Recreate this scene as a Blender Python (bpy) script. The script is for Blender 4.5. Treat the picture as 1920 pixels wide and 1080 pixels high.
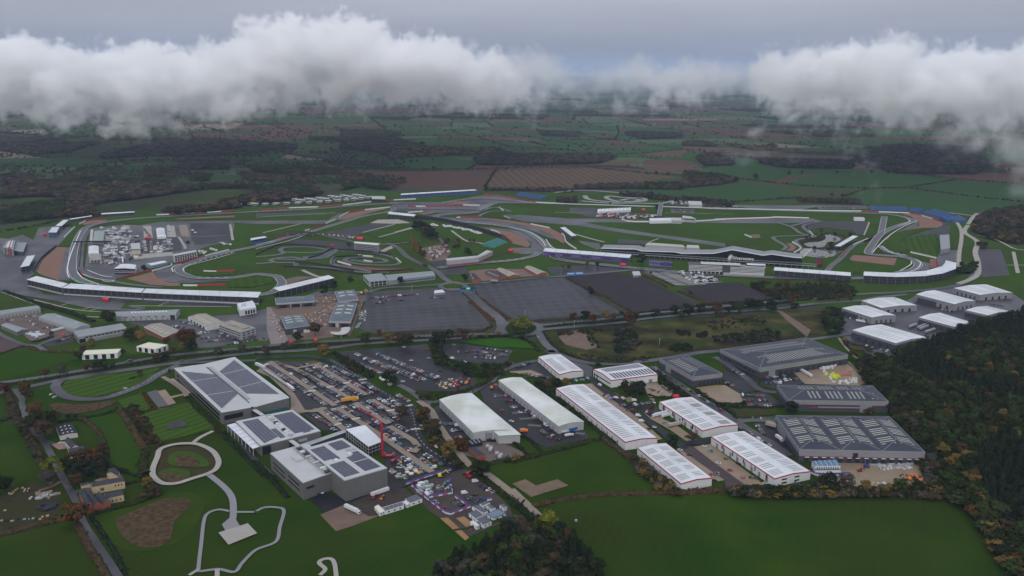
import bpy, bmesh, math, random
from mathutils import Vector, Matrix, noise as mnoise
S = bpy.context.scene
for _o in list(bpy.data.objects): bpy.data.objects.remove(_o)
# ---------------------------------------------------------------- camera, sky, sun, exposure
F = 1650.; P = math.atan(408/1650); H = 320.
cam = bpy.data.objects.new('camera', bpy.data.cameras.new('camera')); S.collection.objects.link(cam)
cam.location = (0, 0, H); cam.rotation_euler = (math.pi/2-P, 0, 0)
cam.data.lens = 36*F/1920; cam.data.clip_start = 5; cam.data.clip_end = 120000
S.camera = cam
W = bpy.data.worlds.new('World'); S.world = W; W.use_nodes = True
SUN_EL, SUN_AZ = math.radians(34), math.radians(192)      # azimuth measured clockwise from +Y
def world():
 nt = W.node_tree; N = nt.nodes.new; L = nt.links.new
 bg = nt.nodes['Background']; out = nt.nodes['World Output']
 sk = N('ShaderNodeTexSky'); sk.sky_type = 'NISHITA'; sk.sun_disc = False
 sk.sun_elevation = SUN_EL; sk.sun_rotation = SUN_AZ; sk.dust_density = 4; sk.air_density = 1.5
 # overcast deck: grey-blue, lighter overhead, soft stretched bands
 tc = N('ShaderNodeTexCoord'); mp = N('ShaderNodeMapping'); mp.inputs['Scale'].default_value = (1.3, 1.3, 14)
 L(tc.outputs['Generated'], mp.inputs[0])
 nz = N('ShaderNodeTexNoise'); nz.inputs['Scale'].default_value = 1.7; nz.inputs['Detail'].default_value = 4; nz.inputs['Roughness'].default_value = .5
 L(mp.outputs[0], nz.inputs['Vector'])
 sp = N('ShaderNodeSeparateXYZ'); L(tc.outputs['Generated'], sp.inputs[0])
 r = N('ShaderNodeValToRGB'); L(sp.outputs[2], r.inputs[0])
 e = r.color_ramp.elements
 e[0].position = 0.; e[0].color = (.310, .335, .410, 1)
 e[1].position = 1.; e[1].color = (1.06, 1.11, 1.23, 1)
 for p_, c in ((.03, (.335, .360, .455, 1)), (.075, (.405, .432, .530, 1)), (.25, (.65, .68, .78, 1))):
  k = e.new(p_); k.color = c
 mr = N('ShaderNodeMapRange'); L(nz.outputs[0], mr.inputs[0]); mr.inputs[1].default_value = .25; mr.inputs[2].default_value = .75
 mr.inputs[3].default_value = .84; mr.inputs[4].default_value = 1.16
 mu = N('ShaderNodeVectorMath'); mu.operation = 'SCALE'; L(r.outputs[0], mu.inputs[0]); L(mr.outputs[0], mu.inputs['Scale'])
 ms = N('ShaderNodeVectorMath'); ms.operation = 'SCALE'; L(sk.outputs[0], ms.inputs[0]); ms.inputs['Scale'].default_value = .25
 mm = N('ShaderNodeVectorMath'); mm.operation = 'SCALE'; L(mu.outputs[0], mm.inputs[0]); mm.inputs['Scale'].default_value = 8.6
 ad = N('ShaderNodeVectorMath'); L(ms.outputs[0], ad.inputs[0]); L(mm.outputs[0], ad.inputs[1])
 L(ad.outputs[0], bg.inputs[0]); bg.inputs[1].default_value = .1
world()
sun = bpy.data.objects.new('sun', bpy.data.lights.new('sun', 'SUN')); S.collection.objects.link(sun)
sun.data.energy = 1.3; sun.data.angle = math.radians(28); sun.data.color = (1, .975, .95)
sun.rotation_euler = (math.pi/2-SUN_EL, 0, math.pi-SUN_AZ)
V = S.view_settings; V.view_transform = 'Standard'; V.look = 'None'; V.exposure = 0; V.gamma = 1; V.use_curve_mapping = False
S.cycles.use_denoising = True
S.cycles.volume_bounces = 11; S.cycles.max_bounces = 13; S.cycles.diffuse_bounces = 2; S.cycles.glossy_bounces = 2
S.cycles.transparent_max_bounces = 8; S.cycles.volume_step_rate = 2
# ---------------------------------------------------------------- measured picture points -> ground
O_ = dict(A=(0,340,4),B=(480,340,4),C=(960,340,4),D=(1440,340,4),E=(0,560,4),F=(480,560,4),G=(960,560,4),H=(1440,560,4),
I=(0,810,4),J=(480,810,4),K=(960,810,4),L=(1440,810,4),M=(0,180,3),N=(640,180,3),O=(1280,180,3),
a=(480,355,6),b=(740,350,6),c=(1040,350,6),d=(1340,360,6),e=(1600,360,6),f=(120,380,6),g=(480,670,8),h=(720,670,8),
i=(320,660,8),j=(400,760,8),k=(960,440,6),l=(1280,460,6.857),m=(0,540,8),n=(200,560,6),o=(640,820,6),p=(0,760,6),
q=(1420,840,5.333),r=(1160,680,6),s=(500,530,8),t=(880,480,6),u=(1200,500,6),v=(920,680,6),w=(1280,640,4.8),x=(0,430,8),y=(760,760,6),X=(0,0,1),**{'1':(580,740,8),'2':(640,640,8),'3':(680,830,10.667)})
def px(s):
 o = O_['X']; r = []
 for tk in s.split():
  if ',' in tk:
   a, b = tk.split(','); r.append((o[0]+float(a)/o[2], o[1]+float(b)/o[2]))
  else: o = O_[tk]
 return r
def G(x, y, z=0.):
 u = (x-960)/F; v = (540-y)/F
 a = math.cos(P)+v*math.sin(P); b = -math.sin(P)+v*math.cos(P); t = (H-z)/-b
 return Vector((u*t, a*t, z))
def AT(x, y, Y):
 u = (x-960)/F; v = (540-y)/F
 a = math.cos(P)+v*math.sin(P); b = -math.sin(P)+v*math.cos(P); t = Y/a
 return Vector((u*t, Y, H+b*t))
def IM(p):
 dz = p[2]-H; f = p[1]*math.cos(P)-dz*math.sin(P); up = p[1]*math.sin(P)+dz*math.cos(P)
 return (960+F*p[0]/f, 540-F*up/f)
def gp(s, z=0.): return [G(x, y, z) for x, y in px(s)]
def catmull(pts, n=6, closed=False):
 m = len(pts); out = []
 for i in range(m if closed else m-1):
  g = (lambda j: pts[j % m]) if closed else (lambda j: pts[max(0, min(m-1, j))])
  p0, p1, p2, p3 = g(i-1), g(i), g(i+1), g(i+2)
  for k in range(n):
   t = k/n
   out.append(.5*((2*p1)+(p2-p0)*t+(2*p0-5*p1+4*p2-p3)*t*t+(3*p1-p0-3*p2+p3)*t**3))
 if not closed: out.append(pts[-1].copy())
 return out
def inpoly(x, y, poly):
 c = False; n = len(poly); j = n-1
 for i in range(n):
  xi, yi = poly[i][0], poly[i][1]; xj, yj = poly[j][0], poly[j][1]
  if (yi > y) != (yj > y) and x < (xj-xi)*(y-yi)/(yj-yi)+xi: c = not c
  j = i
 return c
# ---------------------------------------------------------------- materials
MT = {}
TONE = dict(near_green=.55, bright_grass=.6, basin_grass=.5, verge_grass=.62, planting=.6, rank_grass=.55, purple_car_park=.62, muddy_asphalt=.6, wet_mud=.7, purple_block_paving=.7, purple_scalpings=.8, brick_yard=.8, pink_brick_yard=.8, excavated_soil=.8)
def mat(name, col, rough=.7, metal=0., col2=None, scale=.3, detail=4, spec=.22, bump=0., stripe=None, contrast=1., col3=None, scale3=.01, rnd=None, rowd=.6):
 """procedural: base mixed to col2 by noise (world metres), optional stripes (angle deg, period m, colour), optional object-random ramp"""
 if name in MT: return MT[name]
 k_ = TONE.get(name)
 if k_: col, col2, spec = tuple(x*k_ for x in col), col2 and tuple(x*k_ for x in col2), .0
 m = bpy.data.materials.new(name); m.use_nodes = True; nt = m.node_tree; N = nt.nodes.new; L = nt.links.new
 b = nt.nodes['Principled BSDF']; b.inputs['Roughness'].default_value = rough; b.inputs['Metallic'].default_value = metal
 b.inputs['Specular IOR Level'].default_value = spec; b.inputs['Base Color'].default_value = (*col, 1)
 geo = N('ShaderNodeNewGeometry'); cur = None
 def rgb(c):
  n = N('ShaderNodeRGB'); n.outputs[0].default_value = (*c, 1); return n.outputs[0]
 def mix(f, a, c, bt='MIX'):
  n = N('ShaderNodeMix'); n.data_type = 'RGBA'; n.blend_type = bt
  if isinstance(f, float): n.inputs[0].default_value = f
  else: L(f, n.inputs[0])
  L(a, n.inputs[6]); L(c, n.inputs[7]); return n.outputs[2]
 def nz(sc, det, lo, hi, ro=.55):
  n = N('ShaderNodeTexNoise'); n.inputs['Scale'].default_value = sc; n.inputs['Detail'].default_value = det; n.inputs['Roughness'].default_value = ro
  L(geo.outputs['Position'], n.inputs['Vector'])
  r = N('ShaderNodeMapRange'); L(n.outputs[0], r.inputs[0]); r.inputs[1].default_value = lo; r.inputs[2].default_value = hi
  return r.outputs[0]
 cur = rgb(col)
 if rnd:
  oi = N('ShaderNodeObjectInfo'); rp = N('ShaderNodeValToRGB'); L(oi.outputs['Random'], rp.inputs[0])
  e = rp.color_ramp.elements; e[0].color = (*rnd[0], 1); e[1].color = (*rnd[-1], 1)
  for i, c in enumerate(rnd[1:-1]):
   k = e.new((i+1)/(len(rnd)-1)); k.color = (*c, 1)
  cur = rp.outputs[0]
 if col2: cur = mix(nz(scale, detail, .5-.2/contrast, .5+.2/contrast), cur, rgb(col2))
 if col3: cur = mix(nz(scale3, 3, .42, .62), cur, rgb(col3))
 if stripe:
  ang, per, sc, st = stripe
  mp = N('ShaderNodeMapping'); mp.vector_type = 'TEXTURE'; mp.inputs['Rotation'].default_value = (0, 0, math.radians(ang)); L(geo.outputs['Position'], mp.inputs[0])
  sx = N('ShaderNodeSeparateXYZ'); L(mp.outputs[0], sx.inputs[0])
  sn = N('ShaderNodeMath'); sn.operation = 'MULTIPLY'; L(sx.outputs[0], sn.inputs[0]); sn.inputs[1].default_value = 2*math.pi/per
  s2 = N('ShaderNodeMath'); s2.operation = 'SINE'; L(sn.outputs[0], s2.inputs[0])
  mr = N('ShaderNodeMapRange'); L(s2.outputs[0], mr.inputs[0]); mr.inputs[1].default_value = -rowd; mr.inputs[2].default_value = rowd; mr.inputs[4].default_value = st
  cur = mix(mr.outputs[0], cur, rgb(sc))
 L(cur, b.inputs['Base Color'])
 if bump:
  n = N('ShaderNodeTexNoise'); n.inputs['Scale'].default_value = scale*3; n.inputs['Detail'].default_value = 4; L(geo.outputs['Position'], n.inputs['Vector'])
  bp = N('ShaderNodeBump'); bp.inputs['Strength'].default_value = bump; bp.inputs['Distance'].default_value = 1.; L(n.outputs[0], bp.inputs['Height']); L(bp.outputs[0], b.inputs['Normal'])
 MT[name] = m; return m
grass = mat('rough_grass', (.024, .046, .008), .9, col2=(.044, .058, .012), scale=.05, spec=0, col3=(.020, .034, .010), scale3=.006, detail=6)
grass_d = mat('dark_pasture', (.0135, .039, .0040), .9, col2=(.030, .053, .0060), scale=.014, spec=0, col3=(.022, .034, .006), scale3=.005, detail=12, stripe=(-22, 7, (.020, .047, .005), .3), rowd=1., contrast=1.9)
grass_l = mat('lawn', (.029, .064, .010), .9, col2=(.040, .074, .013), scale=.03, spec=0, col3=(.034, .052, .012), scale3=.008, detail=7)
def mown(n, ang, per, st=.5): return mat('mown_%s' % n, (.026, .054, .009), .9, col2=(.034, .060, .011), scale=.05, spec=0, stripe=(ang, per, (.046, .088, .014), st))
scrub = mat('scrub_grass', (.028, .042, .011), .95, col2=(.072, .062, .026), scale=.03, detail=9, spec=0, contrast=2.2, col3=(.022, .022, .012), scale3=.018)
marsh = mat('dead_sedge', (.044, .029, .018), .95, col2=(.078, .056, .033), scale=.25, detail=6, spec=0, contrast=1.5)
woodfloor = mat('leaf_litter', (.030, .026, .018), .95, col2=(.018, .020, .012), scale=.1, spec=0)
asph = mat('asphalt', (.036, .035, .041), .45, col2=(.024, .023, .028), scale=.05, detail=9, col3=(.068, .066, .074), scale3=.014, spec=.2, contrast=1.5)
asph_d = mat('dark_asphalt', (.017, .016, .020), .5, col2=(.027, .024, .028), scale=.06, detail=9, col3=(.013, .012, .014), scale3=.02, spec=.12, contrast=1.6)
asph_p = mat('worn_car_park_asphalt', (.025, .0235, .0265), .5, col2=(.016, .015, .0175), scale=.03, detail=10, col3=(.036, .033, .041), scale3=.011, spec=.1, contrast=1.6, stripe=(10, 17, (.046, .042, .050), .55), rowd=1.)
asph_n = mat('new_asphalt', (0.011, 0.012, 0.015), .55, col2=(0.014, 0.015, 0.018), scale=.1, spec=0.15)
track_m = mat('track_asphalt', (0.054, 0.053, 0.060), .38, col2=(0.042, 0.041, 0.049), scale=.05, detail=6)
conc = mat('pale_concrete', (.30, .28, .25), .8, col2=(.24, .22, .20), scale=.08, spec=0.2)
tan = mat('tan_block_paving', (0.217, 0.174, 0.136), .75, col2=(0.170, 0.140, 0.115), scale=.08, detail=5, spec=0.2)
buff = mat('wet_buff_concrete', (0.221, 0.166, 0.111), .45, col2=(0.162, 0.123, 0.085), scale=.06, detail=6, spec=0.2)
gravel = mat('gravel_trap', (.185, .108, .078), .9, col2=(.155, .092, .07), scale=.06, spec=.1)
dirt = mat('bare_earth', (.15, .10, .075), .9, col2=(.10, .072, .058), scale=.09, detail=6, spec=.2)
orange_dirt = mat('sandy_spoil', (.26, .145, .065), .9, col2=(.20, .115, .06), scale=.1, spec=.2)
stonep = mat('resin_path', (.30, .275, .255), .8, col2=(.26, .24, .225), scale=.2, spec=0.2)
white_p = mat('white_line_paint', (.62, .62, .62), .6)
faint_p = mat('worn_white_paint', (.16, .155, .165), .6)
red_p = mat('red_paint', (.33, .035, .03), .6)
green_p = mat('green_kerb_paint', (.10, .30, .18), .6)
soilA = mat('ploughed_soil', (0.0788, 0.0465, 0.0375), .95, col2=(0.0660, 0.0390, 0.0330), scale=.01, spec=0, stripe=(75, 22, (0.0915, 0.0570, 0.0435), .5))
soilB = mat('stubble_rows', (0.0788, 0.0525, 0.0390), .95, col2=(0.0600, 0.0465, 0.0330), scale=.01, spec=0, stripe=(8, 24, (0.1275, 0.0938, 0.0638), .5), rowd=1.)
cropG = mat('winter_crop', (0.0263, 0.0585, 0.0212), .95, col2=(0.0326, 0.0679, 0.0258), scale=.006, spec=0, stripe=(60, 24, (0.0347, 0.0662, 0.0239), .4))
cropO = mat('olive_pasture', (0.047, 0.062, 0.025), .95, col2=(0.040, 0.051, 0.023), scale=.01, spec=0)
water = mat('pond_water', (.09, .095, .09), .08, spec=1.)
# ---------------------------------------------------------------- object helpers
def tag(o, label=None, cat=None, group=None, kind=None):
 if label: o['label'] = label
 if cat: o['category'] = cat
 if group: o['group'] = group
 if kind: o['kind'] = kind
 return o
def link(name, me, parent=None, loc=None):
 o = bpy.data.objects.new(name, me); S.collection.objects.link(o)
 if loc is not None: o.location = loc
 if parent: o.parent = parent
 return o
def mesh(name, vs, fs, mats, mi=None, smooth=False):
 me = bpy.data.meshes.new(name); me.from_pydata([tuple(v) for v in vs], [], fs)
 for m in (mats if isinstance(mats, (list, tuple)) else [mats]): me.materials.append(m)
 if mi: me.polygons.foreach_set('material_index', mi)
 if smooth: me.polygons.foreach_set('use_smooth', [True]*len(fs))
 return me
SURF = []; _k = {}
def lift(z):
 _k[z] = _k.get(z, 0)+1; return z+.004*_k[z]
def reg(poly, z):
 xs = [q[0] for q in poly]; ys = [q[1] for q in poly]; SURF.append((min(xs), max(xs), min(ys), max(ys), [(q[0], q[1]) for q in poly], z))
def gz(x, y):
 b = 0.
 for a in SURF:
  if a[5] > b and a[0] <= x <= a[1] and a[2] <= y <= a[3] and inpoly(x, y, a[4]): b = a[5]
 return b
def flat(name, s, m, z, sm=0, pts=None):
 """a sheet on the ground from measured corners"""
 p = pts if pts else gp(s); z = lift(z)
 if sm: p = catmull(p, sm, True)
 p = [Vector((q.x, q.y, z)) for q in p]
 a = sum(p[i-1].x*p[i].y-p[i].x*p[i-1].y for i in range(len(p)))
 if a < 0: p.reverse()
 reg(p, z)
 return tag(link(name, mesh(name, p, [tuple(range(len(p)))], m)), kind='structure')
def ribv(pts, w, z, closed=False):
 vs = []; n = len(pts)
 for i, p in enumerate(pts):
  a = pts[i-1] if (i or closed) else p; b = pts[(i+1) % n] if (i < n-1 or closed) else p
  d = (b-a); d.z = 0
  if d.length < 1e-6: d = Vector((1, 0, 0))
  d.normalize(); q = Vector((-d.y, d.x, 0))*w/2
  vs += [Vector((p.x+q.x, p.y+q.y, z)), Vector((p.x-q.x, p.y-q.y, z))]
 fs = [(2*i, 2*i+1, (2*i+3) % (2*n), (2*i+2) % (2*n)) for i in range(n if closed else n-1)]
 return vs, fs
def rib(name, s, w, m, z, sm=6, closed=False, pts=None, kind='structure'):
 p = pts if pts else gp(s)
 if sm: p = catmull(p, sm, closed)
 z = lift(z)
 vs, fs = ribv(p, w, z, closed)
 if not closed: reg(vs[0::2]+vs[1::2][::-1], z)
 fs = [tuple(reversed(f)) for f in fs]
 return tag(link(name, mesh(name, vs, fs, m)), kind=kind)
def ribs(name, lst, w, m, z, sm=0, kind='structure', dash=None):
 """many painted lines of one kind as one sheet"""
 V_, F_ = [], []
 for s in lst:
  p = gp(s) if isinstance(s, str) else s
  if sm: p = catmull(p, sm)
  if dash:
   on, off = dash; q = []; acc = 0.; cur = []
   tot = [];
   for a, b in zip(p, p[1:]):
    L_ = (b-a).length; n = max(1, int(L_/1.)); tot += [a.lerp(b, k/n) for k in range(n)]
   i = 0
   while i+on < len(tot):
    vs, fs = ribv(tot[i:i+on+1], w, z); o = len(V_); V_ += vs; F_ += [tuple(x+o for x in reversed(f)) for f in fs]; i += on+off
   continue
  vs, fs = ribv(p, w, z); o = len(V_); V_ += vs; F_ += [tuple(x+o for x in reversed(f)) for f in fs]
 return tag(link(name, mesh(name, V_, F_, m)), kind=kind)
# ---------------------------------------------------------------- ground and the open country
link('ground', mesh('ground', [(-45000, -1500, 0), (45000, -1500, 0), (45000, 60000, 0), (-45000, 60000, 0)], [(0, 1, 2, 3)],
 mat('open_country', (.030, .046, .020), .95, col2=(.040, .040, .026), scale=.0016, detail=6, spec=.1, col3=(.028, .034, .022), scale3=.0008)))['kind'] = 'structure'
WOODS = [  # (outline, tree height, spacing m, kind)
('M 0,560 100,470 300,455 700,465 940,480 930,530 960,560 1000,545 860,585 760,620 1000,600 1250,590 1290,600 1260,620 860,640 760,645 600,655 0,690', 15, 13, 'autumn'),
('M 940,500 1250,490 1500,510 1760,500 1810,545 1500,590 1250,610 1000,600 950,590 930,520', 15, 13, 'autumn'),
('A 0,120 200,80 600,80 1250,65 1900,60 1920,140 1750,190 1400,230 1000,222 700,250 350,262 0,300', 15, 13, 'autumn'),
('M 0,200 400,225 1240,240 1640,270 1680,295 1500,315 1400,325 800,335 500,352 250,340 0,300', 14, 19, 'purple'),
('M 810,395 1010,400 1010,440 900,450 810,440', 14, 14, 'dark'),
('M 1010,362 1290,365 1290,405 1010,405', 14, 15, 'dark'),
('M 0,440 200,445 215,470 100,480 0,500', 13, 14, 'dark'),
('M 1400,385 1920,400 1920,430 1650,440 1420,420', 12, 17, 'autumn'),
('M 1320,420 1500,440 1550,470 1400,470', 11, 15, 'autumn'), ('M 1630,440 1800,470 1750,490 1630,475', 11, 15, 'autumn'), ('M 1060,430 1190,440 1180,470 1060,468', 12, 15, 'autumn'),
('N 0,245 240,245 470,268 300,290 250,330 200,310 0,290', 15, 16, 'dark'),
('N 290,290 560,283 690,292 900,290 870,320 300,340', 14, 15, 'gold'),
('N 740,345 900,310 1000,325 1500,325 1550,340 1450,370 1100,380 780,378', 15, 14, 'dark'),
('N 0,190 450,190 470,215 250,225 0,235', 14, 20, 'purple'),
('N 0,420 130,430 230,480 300,500 260,520 150,510 0,440', 13, 14, 'autumn'),
('N 0,400 60,400 100,500 20,520 0,520', 13, 14, 'autumn'),
('O 980,300 1200,270 1700,290 1700,400 1650,430 1200,425 1000,370', 15, 16, 'dark'),
('O 560,355 960,360 960,400 700,400 560,380', 13, 15, 'dark'),
('O 80,345 130,325 280,340 280,380 120,385', 16, 14, 'dark'),
('O 10,415 200,440 330,470 200,490 0,510', 12, 14, 'autumn'),
('O 230,265 400,280 520,270 540,300 390,300', 13, 15, 'gold'), ('O 430,350 800,360 800,395 560,395 430,370', 13, 16, 'dark'),
('N 1100,190 1350,205 1340,225 1130,220', 12, 18, 'dark'), ('N 1600,200 1920,205 1920,225 1700,240 1600,215', 12, 18, 'dark'),
('N 1560,545 1640,540 1920,570 1920,590 1600,560', 9, 11, 'dark'), ('N 1320,500 1920,480 1920,520 1560,515 1300,520', 10, 13, 'autumn'),
('N 800,515 1300,520 1300,535 800,525', 8, 12, 'autumn'), ('N 1210,570 1330,565 1330,598 1210,595', 8, 9, 'dark'),
('O 640,572 1000,580 1010,605 660,592', 8, 10, 'autumn'),
('O 0,560 300,600 260,625 0,590', 8, 11, 'dark'), ('O 0,255 120,250 200,280 0,275', 12, 18, 'autumn'),
('e 1370,300 1500,210 1700,190 1920,140 1920,560 1850,560 1620,530 1440,470 1330,410', 12, 11, 'autumn'),
('e 1210,800 1400,790 1380,900 1250,900', 9, 9, 'autumn'), ('e 1380,560 1500,560 1500,620 1400,620', 8, 9, 'autumn'),
('u 1230,180 1500,250 1700,215 1900,180 X 1570,530 1605,538 1605,552 1500,560 u 1600,370 1480,320 1260,230', 7, 8, 'autumn'),
]
FIELDS = [
('soilA', 'N 90,425 870,420 805,520 500,520 300,512 190,470'), ('soilB', 'N 870,420 1400,405 1720,440 1900,455 1640,490 1300,512 1000,522 810,520'),
('soilA', 'N 715,415 770,380 1030,385 1400,395 1690,410 1720,438 1400,403 870,418'), ('soilB', 'N 1250,372 1640,362 1690,375 1600,392 1300,385'),
('soilB', 'N 1690,400 1720,375 1920,375 O 130,390 0,420 0,440 N 1740,435'), ('soilA', 'N 1690,372 1720,358 1920,360 O 130,388 0,390 N 1700,384'),
('cropG', 'N 300,362 480,330 790,328 730,345 620,345 700,362 750,365 770,380 712,415 450,413 200,410 230,400 480,375'),
('cropO', 'N 0,310 120,315 250,340 300,355 200,375 0,365'), ('cropO', 'N 0,368 200,378 180,385 0,385'), ('cropG', 'N 0,390 150,392 130,415 0,418'),
('cropG', 'O 100,410 260,390 560,390 1150,420 1530,470 1260,515 1000,520 640,510 540,495 440,480 330,470 190,440'),
('soilA', 'O 480,490 600,450 760,437 790,438 700,450 560,490'),
('cropG', 'O 0,515 330,478 500,495 700,560 640,575 300,600 120,575 0,570'), ('cropG', 'N 1560,520 1920,510 1920,570 1640,545'),
('cropO', 'O 505,498 700,512 1030,525 900,570 720,570 600,540'), ('cropG', 'O 900,572 1030,525 1260,527 1640,575 1920,602 1900,640 1750,650 1100,640 1000,605'),
('cropG', 'O 1265,518 1530,475 1920,500 1920,592 1640,570'), ('soilA', 'O 1170,422 1240,430 1920,432 1920,495 1560,470'),
('cropG', 'O 1040,250 1270,248 1300,265 1080,275'), ('cropG', 'O 1300,245 1500,250 1480,270 1330,265'), ('cropG', 'O 0,320 290,322 270,335 80,345 0,355'),
('soilB', 'O 0,280 300,292 700,330 960,340 960,362 500,352 200,318 0,312'),
('cropG', 'N 590,265 850,250 1090,275 900,285 610,285'), ('cropG', 'N 130,235 560,240 560,248 250,250'), ('cropG', 'N 860,295 1160,300 1250,315 1000,320 920,305'),
('cropG', 'N 1270,310 1740,290 1860,300 1700,325 1560,330 1400,320'), ('cropG', 'N 1250,180 1570,165 1560,195 1280,195'), ('cropG', 'N 1590,175 1900,180 1890,200 1600,195'),
('cropG', 'N 1540,220 1700,220 1680,250 1560,250'), ('soilA', 'N 1300,225 1540,218 1530,235 1290,232'), ('cropG', 'N 1160,150 1540,148 1500,162 1200,165'),
('cropG', 'N 1120,250 1540,255 1480,275 1160,272'), ('soilA', 'N 700,230 940,232 930,245 720,245'), ('cropG', 'N 600,185 800,180 780,200 620,198'),
('tan', 'N 1700,130 1920,128 O 200,130 190,137 0,138 N 1690,137'), ('soilA', 'N 1560,140 1920,140 O 400,150 400,170 0,165 N 1920,170 1680,160'),
('cropG', 'M 0,520 160,490 120,540 0,570'), ('cropG', 'N 0,540 100,490 150,500 280,530 260,555 0,555'), ('cropG', 'M 590,425 800,415 800,440 620,440'),
('cropG', 'M 1020,415 1300,420 1280,440 1010,445'), ('cropG', 'M 830,455 1150,470 1130,500 940,495'), ('cropG', 'M 1270,340 1880,380 1850,395 1400,370'),
('cropO', 'M 480,360 1000,350 1240,355 1000,375 700,380'), ('cropG', 'M 300,385 800,390 780,410 400,400'), ('cropG', 'M 1720,460 1920,455 1920,500 1800,490'),
('cropO', 'M 1580,310 1920,300 1920,365 1700,345'), ('cropG', 'M 1200,195 1440,195 1500,210 1240,212'), ('cropG', 'M 1400,250 1760,250 1740,280 1640,270'),
('cropG', 'M 1740,175 1900,178 1890,190 1760,190'), ('soilA', 'M 1400,170 1740,172 1720,196 1450,190'), ('tan', 'M 1000,162 1380,152 1300,185 950,190'),
]
MW = [[(G(x, y, h*.5).x, G(x, y, h*.5).y) for x, y in px(s)] for s, h, sp, k in WOODS]
FW = [[(v.x, v.y) for v in gp(s)] for k, s in FIELDS]
fm = dict(soilA=soilA, soilB=soilB, cropG=cropG, cropO=cropO, tan=mat('stubble', (.15, .11, .07), .95, col2=(.12, .09, .06), scale=.01))
for i, (k, s) in enumerate(FIELDS): flat('field', s, fm[k], .06)
for (s, h, sp, k), w in zip(WOODS, MW): flat('woodland_floor', s, woodfloor if k not in ('purple', 'autumn') or h < 14 else mat('glade_grass', (.040, .058, .020), .95, col2=(.028, .030, .018), scale=.006, spec=0, detail=5), .33, pts=[Vector((x, y, 0)) for x, y in w])
# patchwork of fields beyond: split the plain again and again
R = random.Random(11)
hedge_lines = []; tree_pts = []
def split(poly, depth):
 xs = [p.x for p in poly]; ys = [p.y for p in poly]
 cx, cy = sum(xs)/4, sum(ys)/4
 e0 = (poly[1]-poly[0]).length; e1 = (poly[2]-poly[1]).length
 size = max(e0, e1); target = 260+cy*.035
 if size > target*R.uniform(.8, 1.5) and depth < 12:
  t, u_ = R.uniform(.36, .64), R.uniform(.36, .64)
  if e0 > e1*R.uniform(.7, 1.3):
   a = poly[0].lerp(poly[1], t); b = poly[3].lerp(poly[2], u_)
   split([poly[0], a, b, poly[3]], depth+1); split([a, poly[1], poly[2], b], depth+1)
  else:
   a = poly[1].lerp(poly[2], t); b = poly[0].lerp(poly[3], u_)
   split([poly[0], poly[1], a, b], depth+1); split([b, a, poly[2], poly[3]], depth+1)
  return
 cells.append(poly)
cells = []
c0 = Vector((0, 0));
split([Vector((-5200, 2250)), Vector((4600, 2050)), Vector((8200, 13500)), Vector((-8600, 14500))], 0)
bycol = {}
for c in cells:
 cx = sum(p.x for p in c)/4; cy = sum(p.y for p in c)/4
 ix, iy = IM((cx, cy, 0))
 if not (-250 < ix < 2170): continue
 k = R.choices(['cropG', 'cropO', 'soilA', 'soilB', 'wood', 'tan', 'pasture'], [.27, .20, .13, .09, .13, .02, .16])[0]
 if iy > 340: continue
 if ix < 900 and iy > 262 and k in ('soilA', 'soilB'): k = 'pasture'
 mid = [Vector(((p.x-cx)*.985+cx, (p.y-cy)*.985+cy, .04)) for p in c]
 bycol.setdefault(k, []).append(mid)
 ex = any(inpoly(cx, cy, q) for q in FW+MW)
 for a, b in zip(c, c[1:]+c[:1]):
  if IM((a.x, a.y, 0))[1] < 352 and IM((b.x, b.y, 0))[1] < 352: hedge_lines.append((a, b))
 if k == 'wood' and not ex: tree_pts.append(('wood', c))
fm['wood'] = woodfloor; fm['pasture'] = mat('far_pasture', (.048, .078, .028), .95, col2=(.038, .062, .024), scale=.01, spec=.1)
for k, ps in bycol.items():
 vs, fs = [], []
 for q in ps:
  fs.append((len(vs), len(vs)+1, len(vs)+2, len(vs)+3)); vs += q
 tag(link('far_fields', mesh('far_fields', vs, fs, fm[k])), kind='structure')
# ---------------------------------------------------------------- the circuit and its surroundings, sheet over sheet
Z0, Z1, Z2, Z3, Z4, Z5 = .35, .46, .80, 1.20, 1.70, 1.95
flat('circuit_grass', 'X -250,455 0,428 130,407 250,395 420,392 600,373 740,360 860,356 1000,362 1200,362 1340,378 1500,380 1700,385 1830,400 1850,430 1990,450 2150,540 1800,580 1600,580 1400,560 1200,540 900,540 700,640 500,660 0,690 -300,720', grass_l, Z0)
flat('pasture', 'X -320,705 0,686 330,658 700,640 1000,640 1200,630 1500,612 1700,600 2150,600 2500,1300 -700,1300', grass_d, Z0)
for s in ['A 0,425 60,432 170,402 250,440 290,350 420,335 560,350 430,490 330,560 250,700 200,740 330,850 900,885 1500,890 1920,900 1920,938 1500,945 950,905 900,960 700,935 400,900 0,830',
  'f 300,290 650,250 850,255 1100,215 1900,210 1920,250 1880,440 1700,470 1500,530 1260,580 1230,680 1100,700 1000,765 600,850 560,880 400,860 230,790 240,690 270,440',
  'X 440,598 470,585 520,575 560,560 600,545 640,548 690,545 700,560 640,580 560,590 520,620 500,640 480,640',
  'n 200,260 900,230 1280,190 1480,180 1760,130 1800,280 1740,450 1480,490 1270,540 1020,560 1000,400 640,470 440,400 420,320',
  'E 1300,620 X 1575,592 1700,565 1740,540 1900,552 1935,575 1900,600 1870,600 1760,640 1740,668 1650,672 1590,650 1570,612'][:4]: flat('apron', s, asph, Z1)
flat('estate_yard', 'X 1575,592 1700,565 1730,545 1790,535 1900,552 1935,575 1900,600 1870,600 1760,640 1740,668 1650,672 1590,650 1570,612', asph, Z1)
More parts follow.
